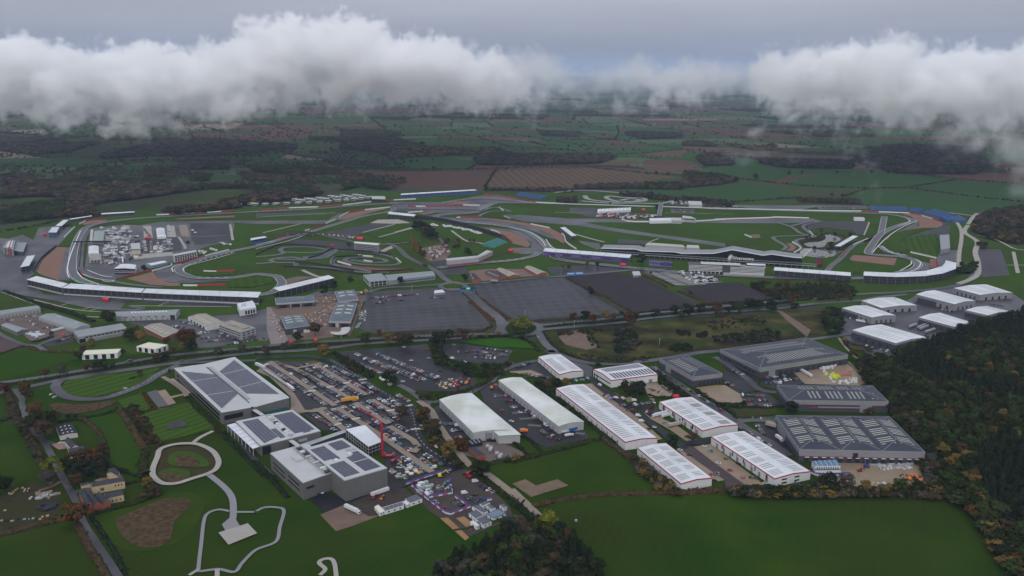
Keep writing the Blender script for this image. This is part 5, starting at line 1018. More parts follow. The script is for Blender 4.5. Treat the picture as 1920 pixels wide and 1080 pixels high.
for i in range(len(FR)-1):
 k_ = max(1, int((FR[i+1]-FR[i]).length/14))
 for q in range(k_):
  u0, u1 = q/k_, (q+1)/k_-.006
  p = [FR[i].lerp(FR[i+1], u0), FR[i].lerp(FR[i+1], u1), BK[i].lerp(BK[i+1], u1), BK[i].lerp(BK[i+1], u0)]; part('roof_panel', p+[v+Vector((0, 0, .5)) for v in p], BF, mat('wing_roof', (.17, .175, .19), .4), r)
 d = (FR[i+1]-FR[i]); nn = Vector((d.y, -d.x, 0)).normalized(); vs, fs = [], []; addbox(vs, fs, FR[i]-Vector((0, 0, .5)), d, nn*.9, Vector((0, 0, 1.5))); part('white_edge', vs, fs, t_white, r)
 A_, B_ = FR[i]-nn*3, FR[i+1]-nn*3; p = [Vector((A_.x, A_.y, 1)), Vector((B_.x, B_.y, 1)), B_-Vector((0, 0, .5)), A_-Vector((0, 0, .5))]; part('glazing', p+[v-nn*18 for v in p], [(0, 1, 2, 3), (7, 6, 5, 4), (0, 4, 5, 1), (3, 2, 6, 7), (1, 5, 6, 2), (4, 0, 3, 7)], glass, r)
d = (a1-a0).normalized(); nn = Vector((d.y, -d.x, 0))
for z, o in ((3.4, 2.5), (6.8, 1.2)):
 vs, fs = [], []; addbox(vs, fs, a0+Vector((0, 0, z)), (a1-a0), nn*o, Vector((0, 0, 1.2 if z < 4 else .8))); part('balcony', vs, fs, w_mid, r)
n = 40; vs, fs = [], []
for k in range(n): p = a0.lerp(a1, (k+.5)/n); addbox(vs, fs, p+nn*.3, d*1., nn*.8, Vector((0, 0, 3.2)))
part('garage_pier_row', vs, fs, w_mid, r)
i0, i1 = FR[7], FR[8]; c0 = i0.lerp(i1, .02); c1 = i0.lerp(i1, .72); c0.z = c1.z = 0
text_on(r, 'Silverstone', c0+nn*1, c1+nn*1, 10.2, 8, mat('sign_silver', (.75, .76, .78), .5), 'sign_lettering', .4)
b = Bld('screen_block', 'black end block with a red banner at the right end of the pit building', 'building', 'd 1150,735 1215,740 1210,775 1140,770', 11, wall=w_black, rm=w_black)
b.on('NR', .02, .98, 4.6, 10.8, mat('dark_red_banner', (.16, .015, .03), .6), 'red_banner', .3); ringv(b.root, Vector(((b.N.x+b.R.x)/2, (b.N.y+b.R.y)/2, b.base+7.6)), (b.R-b.N).normalized(), 3.4, 2.2, t_red, .7, .5)
# ---------------------------------------------------------------- the hotel
hz = 15.5
b = Bld('hotel', 'white hotel with striped balconies and a stepped roof in front of the pit building', 'hotel', 'l 75,170 235,140 1100,225 1075,268', 15, wall=w_dark, rm=w_dark, order='LFRN')
h = root_at('hotel', gp('l 560,350')[0], 'white striped hotel with a dark central slot and stepped white roof line', 'hotel')
for o in list(b.root.children): bpy.data.objects.remove(o)
bpy.data.objects.remove(b.root)
base = gp('l 75,355 1050,395', 1.); A_, B_ = base; d = B_-A_; ln = d.length; d.normalize(); nn = Vector((d.y, -d.x, 0));
def hb(nm, u0, u1, z0, z1, o0, o1, m_, rt=None):
 vs, fs = [], []; addbox(vs, fs, A_+d*ln*u0-nn*o1+Vector((0, 0, z0)), d*ln*(u1-u0), nn*(o1-o0), Vector((0, 0, z1-z0))); part(nm, vs, fs, m_, rt or h)
hb('core', 0.01, .99, 3, 14.6, .6, 16, w_dark); hb('stair_slot', .45, .545, 0, 14.8, .3, 2, w_dark)
for z in range(5):
 hb('balcony', 0, .445, 4.2+z*2.15, 5.05+z*2.15, -.9, .3, w_white)
 if z < 5: hb('balcony', .55, 1.0, 3.4+z*2.15, 4.25+z*2.15, -.9, .3, w_white)
for z in range(5):
 for k in range(15):
  u = .01+k*.029; hb('window', u, u+.017, 5.3+z*2.1, 6.2+z*2.1, .45, .7, glass) if z < 4 else None
  u = .56+k*.0288; hb('window', u, u+.017, 4.5+z*2.15, 5.5+z*2.15, .45, .7, glass) if z < 4 else None
hb('roof_slab', -.01, .16, 14.4, 14.9, 0, 16, w_dark); hb('roof_edge', .16, .68, 15.6, 16.8, -.2, .8, t_white); hb('roof_slab', .16, .68, 15.6, 16.2, .8, 16, r_light); hb('roof_edge', .75, 1.01, 13.8, 14.6, -.6, .8, t_white); hb('roof_slab', .75, 1.0, 13.8, 14.2, .8, 16, r_light); hb('roof_edge', .68, .75, 14.6, 15.6, -.4, .8, t_white)
hb('roof_edge', .16, .17, 15.6, 16.8, .8, 14, t_white); hb('upper_storey', .78, 1., 14.8, 16.2, 5, 12, glass); hb('pavilion_roof', .77, 1.01, 16.2, 17., 3, 14, r_white); hb('podium', .46, .99, 0, 3.2, -9, .6, w_grey)
for k in range(4): hb('podium_roof_panel', .55+k*.112, .55+k*.112+.10, 3.2, 3.5, -10, -2, r_light)
for k in range(8): hb('column', .02+k*.055, .03+k*.055, 0, 3.4, 0, .6, w_white)
a_, c_ = gp('l 600,165', 15)[0], gp('l 635,100', 15)[0]; r = root_at('footbridge', (a_.x, a_.y, 1), 'pale footbridge from the hotel roof to the pit building across the track', 'bridge')
dd = c_-a_; dd.z = 0; sd = Vector((-dd.y, dd.x, 0)).normalized()*5; vs, fs = [], []; addbox(vs, fs, a_-sd/2-Vector((0, 0, 4)), dd, sd, Vector((0, 0, 3.6))); part('deck', vs, fs, r_light, r)
for u in (.05, .9): vs, fs = [], []; addbox(vs, fs, a_+dd*u-sd*.3-Vector((0, 0, 14)), sd*.6, dd.normalized(), Vector((0, 0, 10))); part('pier', vs, fs, w_mid, r)
# bridges
for lb, s, z, w_, m_ in (('dark footbridge over the left straight with a thin pylon', 'f 105,445 540,440', 6, 4, w_black), ('dark road bridge across the infield straight', 'a 330,480 680,495', 6, 9, mat('bridge_deck', (.07, .07, .08), .6)), ('pale bridge over the far straight near the white marquees', 'c 1200,180 1175,335', 5, 10, asph)):
 a, c = gp(s, z); r = root_at('bridge', ((a+c)/2).xy.to_3d(), lb, 'bridge'); dd = c-a; sd = Vector((-dd.y, dd.x, 0)).normalized()*w_; vs, fs = [], []; addbox(vs, fs, a-sd/2, dd, sd, Vector((0, 0, .8))); part('deck', vs, fs, m_, r)
 for q in (-.5, .42): vs, fs = [], []; addbox(vs, fs, a+sd*q+Vector((0, 0, .8)), dd, sd*.08, Vector((0, 0, 1.1))); part('parapet', vs, fs, w_black if m_ is not asph else w_grey, r)
 for u in (.08, .5, .9): vs, fs = [], []; addbox(vs, fs, a+dd*u-sd*.4-Vector((0, 0, z)), dd.normalized()*1.2, sd*.8, Vector((0, 0, z))); part('pier', vs, fs, w_mid, r)
# start gantry at the big car park
r = root_at('gantry', gp('B 1588,835')[0], 'dark blue arch over the entrance road with a lit green screen', 'gantry'); a, c = gp('B 1533,842 1643,838')
dd = c-a; nn = Vector((-dd.y, dd.x, 0)).normalized()
for nm, u, w_, z0, z1, m_ in (('leg', 0, .1, 0, 6, blue_b), ('leg', .9, .1, 0, 6, blue_b), ('beam', 0, 1, 6, 9, mat('navy_banner', (.02, .03, .10), .5))): vs, fs = [], []; addbox(vs, fs, a+dd*u+Vector((0, 0, z0)), dd*w_, nn*1.6, Vector((0, 0, z1-z0))); part(nm, vs, fs, m_, r)
scr = bpy.data.materials.new('lit_green_screen'); scr.use_nodes = True; sb = scr.node_tree.nodes['Principled BSDF']; sb.inputs['Base Color'].default_value = (.02, .2, .15, 1); sb.inputs['Emission Color'].default_value = (.08, .8, .6, 1); sb.inputs['Emission Strength'].default_value = .7
vs, fs = [], []; addbox(vs, fs, a+dd*.42-nn*.2+Vector((0, 0, 6.2)), dd*.24, nn*.2, Vector((0, 0, 2.6))); part('screen', vs, fs, scr, r)
# ---------------------------------------------------------------- farmhouses and small buildings
b = simple('barn', 'low dark-roofed farm building with nine white rooflights', 'barn', 'p 630,235 812,200 873,312 672,347', 4, 'gt', .8, mat('cream_render', (.40, .38, .34), .8), w_black)
for i in range(3):
 for j in range(3): b.patch('skylight', .2+i*.25, .28+i*.25, .15+j*.3, .22+j*.3, t_white)
b = simple('house', 'slate-roofed farmhouse beside the pink gravel drive', 'house', 'p 722,400 800,375 900,470 800,490', 5, 'gt', 2.6, mat('cream_render', (0, 0, 0)), r_tile, wins=[('NL', .1, .9, 4, .3, 1.5, 3, glass, 'window')]); simple('house_wing', 'near slate wing of the farmhouse by the drive', 'house', 'p 760,490 930,455 960,505 775,545', 5, 'gs', 2.2, mat('cream_render', (0, 0, 0)), r_tile)
b = simple('house', 'long honey-stone house with a slate roof and a dark gridded window', 'house', 'p 1020,880 1378,808 1402,855 1035,922', 6, 'gs', 2.4, w_stone, r_tile, wins=[('NR', .66, .95, 3, .4, 3.2, 4.6, glass, 'window')])
for i in range(3):
 for j in range(3): b.on('NR', .24+i*.04, .27+i*.04, 1.6+j*.9, 2.3+j*.9, glass, 'window')
b.block('chimney', .92, .95, .4, .6, 0, 3.6, w_brick)
simple('house', 'small slate-roofed stone cottage above the long stone house', 'house', 'p 1192,765 1230,712 1345,745 1325,800', 4.5, 'gs', 2.2, w_stone, r_tile, wins=[('NR', .2, .9, 3, .3, 1, 2.4, glass, 'window')]); simple('garage', 'low stone garage with a slate roof by the courtyard wall', 'garage', 'p 905,885 1005,862 1015,885 915,910', 3, 'gs', 1, w_stone, r_tile)
for i, s in enumerate(['I 592,455 650,448 705,548 650,562', 'I 650,490 705,470 768,545 705,558', 'I 715,480 770,468 828,528 770,546']):
 simple('brick_house', ('left', 'middle', 'right')[i]+' of the three joined gabled red brick houses', 'house', s, 5.5, 'gt', 3.4, w_brick, r_tile, wins=[('NR', .2, .8, 2, .3, 1.5, 3, glass, 'window')], group='three joined brick gables')
simple('house_wing', 'slate-roofed wing running right from the brick gables', 'house', 'I 775,465 915,435 928,472 800,500', 5, 'gs', 2, w_stone, r_tile, wins=[('NR', .2, .9, 3, .3, 1.5, 2.8, glass, 'window')])
simple('substation_house', 'flat-roofed red brick substation building', 'building', 'y 712,484 770,462 902,555 830,572', 4.2, 'flat', 0, w_brick, r_tile, wins=[('NL', .2, .9, 3, .2, 0, 3, door_d), ('NR', .3, .6, 1, .9, 0, 3, t_red)]); b = simple('substation_house', 'low black-roofed building with white dots beside the substation', 'building', 'y 692,400 840,372 868,415 742,445', 3, 'flat', 0, w_black, w_black)
for i in range(3):
 for j in range(3): b.patch('roof_vent', .15+i*.3, .22+i*.3, .15+j*.3, .25+j*.3, t_white)
for i, (x, y) in enumerate([(925, 480), (965, 500), (1030, 560), (1075, 580), (955, 520), (1060, 600)]):
 p = G(760+x/6, 760+y/6, 1.2); r = root_at('transformer', p, 'grey finned electrical transformer, %s in the substation' % ords[i], 'transformer', 'transformers of the substation'); vs, fs = [], []
 addbox(vs, fs, p-Vector((1.5, 1.2, 0)), Vector((3, 0, 0)), Vector((0, 2.4, 0)), Vector((0, 0, 2.4))); part('tank', vs, fs, steel, r)
 for k in range(3): vs, fs = [], []; addbox(vs, fs, p+Vector((-1+k, 0, 2.4)), Vector((.3, 0, 0)), Vector((0, .3, 0)), Vector((0, 0, 1.6))); part('insulator', vs, fs, w_white, r)
 vs, fs = [], []
 for k in range(6): addbox(vs, fs, p+Vector((-1.4+k*.5, -2., .4)), Vector((.12, 0, 0)), Vector((0, .7, 0)), Vector((0, 0, 1.7)))
 part('cooling_fins', vs, fs, plant_m, r)
c_roof = mat('cabin_roof', (.075, .08, .10), .5); c_wall = mat('cabin_wall', (.55, .56, .58), .5)
for i, (lb, s, h, rm_, wl) in enumerate([('dark-roofed white site cabin block at the end of the cabin row', 'o 715,690 842,640 910,688 777,737', 3.2, c_roof, c_wall), ('long row of joined white cabins with dark roofs beside the pasture', 'o 452,792 690,722 705,765 492,832', 2.8, c_roof, c_wall), ('small white cabin between the row and the larger block', 'o 690,722 725,712 768,745 735,758', 2.8, w_white, c_wall),
 ('cream storage container with a cream roof', 'o 372,780 415,757 492,825 432,852', 2.8, mat('cream_roof', (0, 0, 0)), c_wall), ('double white cabin with two dark roof halves nearest the spoil strip', 'o 1435,850 1520,815 1690,945 1598,985', 3, c_roof, c_wall), ('white cabin with a blue fascia and grey roof', 'o 1640,862 1760,808 1850,852 1718,905', 3, mat('grey_blue_roof', (.13, .16, .20), .5), c_wall),
 ('white cabin at the corner of the purple fence', 'o 1470,775 1545,762 1650,830 1598,850', 3, c_roof, c_wall), ('L-shaped white cabin behind the corner cabin', 'o 1555,745 1640,715 1672,732 1590,768', 3, c_roof, c_wall), ('small white cabin between the corner cabin and the blue-fascia cabin', 'o 1632,762 1668,750 1735,792 1690,808', 3, c_roof, c_wall), ('isolated white cabin at the far right corner of the compound', 'o 1780,760 1820,748 1865,778 1828,795', 3, c_roof, c_wall), ('small white tank cabin on the sandy pad', 'o 1448,950 1482,932 1555,985 1520,1000', 3, w_white, c_wall),
 ('two-storey blue-roofed cabin in the contractors yard', 'q 545,130 790,115 832,178 578,180', 5.4, mat('blue_cabin_roof', (.07, .15, .24), .5), c_wall), ('lower white cabin with dark slot windows in front of the blue-roofed one', 'q 572,205 820,203 838,222 580,225', 4, c_roof, c_wall)]):
 b = Bld('site_cabin', lb, 'cabin', s, h, wall=wl, rm=rm_, trim=blue_b if i == 5 else (w_white if i == 1 else None), th=.5 if i == 5 else .05, group='site cabins')
 nn_ = max(2, int(b.ls/4)); b.row('NR', .05, .95, nn_, .3, 1, 2.1, glass, 'window'); b.row('NL', .1, .9, max(1, int(b.lt/5)), .15, 0, 2.2, door_d)
 if h > 5: b.row('NR', .05, .95, 10, .4, 3.4, 4.6, glass, 'window'); b.strips('roof_rib', .02, .98, 0, 1, 5, w_white, .08, 's')
 elif i in (1, 4): b.strips('roof_joint', 0, 1, 0, 1, 5 if i == 1 else 1, w_grey, .05, 's' if i == 1 else 't')
# ---------------------------------------------------------------- vehicles
rc = random.Random(77)
PAINT = {k: mat('paint_'+k.replace(' ', '_'), c, .25, spec=.6) for k, c in dict(white=(.50, .51, .53), silver=(.22, .23, .25), grey=(.085, .09, .10), black=(.012, .013, .016), blue=(.02, .05, .16), red=(.30, .015, .03), green=(.03, .09, .05), yellow=(.55, .42, .02), orange=(.60, .16, .03), teal=(.04, .22, .28)).items()}
PAINT['dark blue'] = mat('paint_dark_blue', (.012, .018, .045), .25)
tyre = mat('tyre', (.015, .015, .016), .8)
CK = ['white', 'silver', 'grey', 'black', 'blue', 'red', 'dark blue', 'teal', 'green', 'yellow', 'orange']; CW = [18, 15, 20, 22, 9, 10, 10, 1.2, .8, .5, .7]
def prism(vs, fs, mi, prof, w0, w1, m_, sidem=None):
 """profile (x,z,wide?) extruded across y"""
 n = len(prof); o = len(vs)
 for s_ in (-1, 1):
  for x, z, k in prof: vs.append(Vector((x, s_*(w0 if k else w1)/2, z)))
 fs.append(tuple(range(o, o+n))); mi.append(m_ if sidem is None else sidem); fs.append(tuple(range(o+2*n-1, o+n-1, -1))); mi.append(m_ if sidem is None else sidem)
 for i in range(n):
  j = (i+1) % n; fs.append((o+j, o+i, o+n+i, o+n+j)); mi.append(m_)
def carmesh(kind):
 vs, fs, mi = [], [], []
 if kind == 'van':
  prism(vs, fs, mi, [(-2.6, .35, 1), (-2.6, 2.2, 0), (1.2, 2.25, 0), (1.9, 1.35, 1), (2.6, 1.1, 1), (2.65, .35, 1)], 2., 1.8, 0)
  prism(vs, fs, mi, [(1.24, 2.2, 0), (1.2, 1.45, 0), (1.86, 1.4, 0), (1.94, 1.42, 0), (1.3, 2.24, 0)], 1.7, 1.84, 1)
 else:
  L = {'hatchback': 2.0, 'saloon': 2.25, 'off-roader': 2.3}[kind]; t = .25 if kind == 'off-roader' else 0
  prism(vs, fs, mi, [(-L, .3, 1), (-L, .95+t, 1), (L-1.1, .98+t, 1), (L-.1, .78+t, 1), (L, .3, 1)], 1.82, 1.82, 0)
  back = -L+.15 if kind != 'saloon' else -L+.75
  prism(vs, fs, mi, [(back, .96+t, 1), (back+.35, 1.44+t*1.6, 0), (L-2.0, 1.46+t*1.6, 0), (L-1.15, .97+t, 1)], 1.7, 1.35, 1)
  o = len(vs); x0, x1 = back+.38, L-2.02; z = 1.47+t*1.6
  vs += [Vector((x0, -.66, z)), Vector((x1, -.66, z+.01)), Vector((x1, .66, z+.01)), Vector((x0, .66, z))]; fs.append((o, o+1, o+2, o+3)); mi.append(0)
 for x in (-1.35, 1.35):
  for y in (-.93, .76):
   o = len(vs)
   for q in (0, .17): vs += [Vector((x+.33*math.cos(a*math.pi/3), y+q, .33+.33*math.sin(a*math.pi/3))) for a in range(6)]
   fs.append(tuple(range(o, o+6))); mi.append(2); fs.append(tuple(range(o+11, o+5, -1))); mi.append(2)
   for i in range(6): fs.append((o+(i+1) % 6, o+i, o+6+i, o+6+(i+1) % 6)); mi.append(2)
 return vs, fs, mi
CMESH = {k: carmesh(k) for k in ('hatchback', 'saloon', 'off-roader', 'van')}; _cm = {}
def getcar(kind, col):
 if (kind, col) not in _cm: v, f, m_ = CMESH[kind]; _cm[kind, col] = mesh('car_'+kind, v, f, [PAINT[col], glass, tyre], m_)
 return _cm[kind, col]
def od(n):
 if n < 20: return ords[n]
 t = ['twenty', 'thirty', 'forty', 'fifty', 'sixty', 'seventy', 'eighty'][(n+1)//10-2]
 return (t[:-1]+'ieth') if (n+1) % 10 == 0 else t+'-'+ords[(n+1) % 10-1]
CARS = []   # (dist, pos, angle, kind, colour, label, group)
def row(s, desc, n=None, occ=.94, par=False, gap=2.55, end='far'):
 a, b_ = gp(s); d = b_-a; n = n or max(1, round(d.length/(5.6 if par else gap))); ang = math.atan2(d.y, d.x)
 k = 0
 for i in range(n):
  if rc.random() > occ: continue
  p = a+d*((i+.5)/n); p = p+Vector((rc.uniform(-.25, .25), rc.uniform(-.25, .25), 0)); an = ang+(0 if par else math.pi/2)+rc.choice((0, math.pi))+rc.gauss(0, .03)
  kd = rc.choices(['hatchback', 'saloon', 'off-roader', 'van'], [50, 22, 24, 3])[0]; col = rc.choices(CK, CW)[0]
  if kd == 'van': col = 'white'
  CARS.append((p.y, p, an, kd, col, '%s %s, %s in %s' % (col, kd, od(k), desc), 'cars in '+desc)); k += 1
A1 = 'the staff car park'
ROWS = [('g 160,130 760,540', 'the single row left of the first tan lane'), ('g 800,570 1060,740', 'the short row below it, left of the first tan lane'), ('g 650,305 880,470', 'the row just right of the first tan lane'), ('g 650,215 1020,458', 'the row just left of the second tan lane'),
('g 960,520 1240,692', 'the lower row right of the first tan lane'), ('g 1070,510 1330,642', 'the lower row left of the second tan lane'), ('g 740,170 1210,440', 'the row just right of the second tan lane'), ('g 860,150 1290,408', 'the row just left of the third tan lane'),
('g 1250,480 1500,642', 'the lower row right of the second tan lane'), ('g 1330,450 1610,600', 'the lower row left of the third tan lane'), ('g 975,115 1420,375', 'the row just right of the third tan lane'), ('g 1140,145 1490,318', 'the outermost row beside the new road'),
('g 1470,400 1755,560', 'the lower row right of the third tan lane'), ('g 1570,385 1830,530', 'the lower outermost row beside the new road'), ('g 300,85 470,185', 'the short row left of the small lawn'), ('g 590,150 900,82', 'the row along the bottom of the small lawn'),
('1 30,300 350,490', 'the row beside the strips of lawn'), ('1 345,520 440,580', 'the short row above the tall hall'), ('1 220,250 470,410', 'the row right of the lawn-side lane'), ('1 345,230 590,385', 'the row opposite it, right of the lawn-side lane'), ('1 520,470 620,500', 'the pair of bays by the steel frame hall'),
('1 500,190 760,345', 'the row below the yellow lorry'), ('1 630,170 910,310', 'the row right of it, below the yellow lorry'), ('1 820,400 970,490', 'the row behind the white-roofed frame hall'), ('1 940,370 1070,455', 'the row under the crane jib'),
('1 765,130 1010,275', 'the row to the right of the yellow lorry'), ('1 880,105 1120,245', 'the second row right of the yellow lorry'), ('1 1080,330 1240,425', 'the row below the zebra crossings'), ('1 1190,300 1350,400', 'the second row below the zebra crossings'),
('1 1030,70 1270,195', 'the row one lane in from the new road'), ('1 1150,60 1370,180', 'the row against the new road'), ('1 1310,10 1500,110', 'the short row across the new road'), ('1 1310,470 1510,580', 'the row below the small roadside tree'),
('1 1110,595 1370,775', 'the row behind the crane'), ('1 1135,520 1440,695', 'the second row behind the crane'), ('1 1430,830 1520,870', 'the end bays nearest the curve'), ('1 1570,790 1680,825', 'the other end bays nearest the curve'), ('3 1120,300 1440,530', 'the lowest bay block, left side'), ('3 1240,245 1640,480', 'the lowest bay block, road side'), ('3 760,290 1250,625', 'the row beside the building materials'),
('2 0,230 640,510', 'the row by the hedge of the dark overflow park'), ('2 330,270 1180,612', 'the near half of the double row in the overflow park'), ('2 210,200 1290,600', 'the far half of the double row in the overflow park'), ('2 620,240 1420,590', 'the near half of the last double row in the overflow park'), ('2 540,200 1490,578', 'the far half of the last double row in the overflow park'),
('F 1510,405 1640,400', 'the first row of the small overflow park'), ('F 1650,400 1880,430', 'the second row of the small overflow park'), ('F 1640,445 1800,455', 'the third row of the small overflow park'), ('F 1700,375 1920,405', 'the top row of the small overflow park'), ('F 1640,425 1850,440', 'the fourth row of the small overflow park'),
('v 30,390 230,375', 'the top row between the two curved roofs'), ('v 110,450 300,430', 'the second row between the two curved roofs'), ('v 210,520 350,495', 'the third row between the two curved roofs'), ('v 400,540 540,620', 'the row along the long curved unit'), ('v 570,770 620,815', 'the bays beside the blue lorry'), ('v 630,850 790,880', 'the last bays beside the blue lorry'), ('v 680,825 740,840', 'the middle bays beside the blue lorry'), ('v 300,65 440,10', 'the colourful row by the roundabout unit'), ('v 390,140 680,185', 'the row under the trees by the small unit'), ('v 900,215 1100,190', 'the row below the small unit'),
('v 1270,370 1390,430', 'the row of the long unit with the orange car'), ('v 1440,490 1520,490', 'the short row right of the long unit'), ('v 1580,490 1850,455', 'the row by the russet bush'), ('v 1740,560 1890,580', 'the row above the lorries'), ('v 1510,560 1560,550', 'the pair by the red car'),
('r 340,290 400,330', 'the left bays below the solar unit'), ('r 480,270 600,345', 'the right bays below the solar unit'), ('r 420,335 490,350', 'the middle bays below the solar unit'), ('r 1380,375 1640,385', 'the first row of the depot car park'), ('r 1400,435 1710,430', 'the second row of the depot car park'), ('r 1440,490 1720,495', 'the third row of the depot car park'), ('r 1490,630 1770,645', 'the row above the triple-hipped depot'), ('r 1550,710 1640,830', 'the white row by the grass triangle'),
('w 730,335 930,315', 'the top row in front of the largest depot'), ('w 740,385 1030,345', 'the second row in front of the largest depot'), ('w 780,395 900,380', 'the third row in front of the largest depot'), ('w 430,260 560,320', 'the row facing the largest depot'), ('w 390,380 470,420', 'the white cars beside the buff yard'),
('y 400,230 550,215', 'the row by the broad curved unit'), ('y 510,290 690,300', 'the second row by the broad curved unit'), ('y 550,380 630,365', 'the last row by the broad curved unit'), ('y 820,910 1000,1000', 'the row under the compound hedge'), ('o 1000,710 1180,830', 'the row inside the purple fence'), ('o 1240,730 1370,790', 'the short row in the purple corner'), ('o 1410,680 1530,745', 'the row above the site cabins'),
('K 1465,150 1510,155', 'the trio in the wide buff bay'), ('K 1775,345 1840,355', 'the red row at the foot of the buff bay'), ('K 1480,325 1560,325', 'the row by the end of the shortest unit'), ('K 1710,345 1750,350', 'the pair of grey cars in the bay'),
('m 350,440 560,430', 'the back row of the brick yard'), ('m 370,520 560,490', 'the middle row of the brick yard'), ('m 480,570 590,560', 'the near row of the brick yard'), ('m 60,500 230,490', 'the row at the left of the brick yard'), ('m 620,620 830,590', 'the row before the lorry in the brick yard'),
('n 1030,400 1160,380', 'the first row of the office car park'), ('n 1060,460 1330,420', 'the second row of the office car park'), ('n 1080,490 1360,470', 'the third row of the office car park'), ('n 1240,370 1450,460', 'the row along the office block'), ('n 1360,525 1780,450', 'the row by the office verge'), ('n 830,260 1080,320', 'the row by the white-walled unit'), ('n 740,320 880,330', 'the row of red cars behind the russet trees'),
('B 840,880 1230,850', 'the top row of the big left car park'), ('B 900,920 960,905', 'the loose group in the big left car park'), ('B 1060,890 1110,900', 'the second loose group in the big left car park'), ('B 1300,875 1410,880', 'the row by the pale shelter'), ('B 880,870 1010,900', 'the middle group of the big left car park'), ('s 1340,700 1400,620', 'the row at the site edge'),
('f 920,480 920,560', 'the first paddock column'), ('f 980,430 985,560', 'the second paddock column'), ('f 1050,420 1060,550', 'the third paddock column'), ('f 1180,480 1190,550', 'the fourth paddock column'), ('f 900,300 970,390', 'the yellow-van bay of the paddock'), ('c 1320,265 1560,268', 'the far infield car park'), ('c 1320,285 1560,290', 'the far infield car park second row'), ('d 1200,178 1600,190', 'the far trackside car park'), ('d 200,168 400,178', 'the far left trackside car park'), ('c 1660,215 1800,225', 'the verge of the far kart circuit'),
('c 560,330 850,335', 'the row below the marquees'), ('D 1660,925 1780,940', 'the yard of the topmost estate unit'), ('H 640,340 900,400', 'the row along the charcoal estate unit'), ('H 570,140 640,155', 'the white cars by the buff corner'), ('D 1290,960 1400,985', 'the row below the long estate unit'), ('E 410,330 520,300', 'the small left car park')]
for s, dsc in ROWS: row(s, dsc, occ=.93)
for s, dsc, oc in [('r 370,60 860,370', 'the upper half of the line along the estate road', .8), ('r 880,380 1160,560', 'the middle of the line along the estate road', .7), ('r 1340,730 1720,960', 'the lower part of the line along the estate road', .85), ('v 1380,350 1450,380', 'the kerb by the big tree', .8)]: row(s, dsc, occ=oc, par=True)
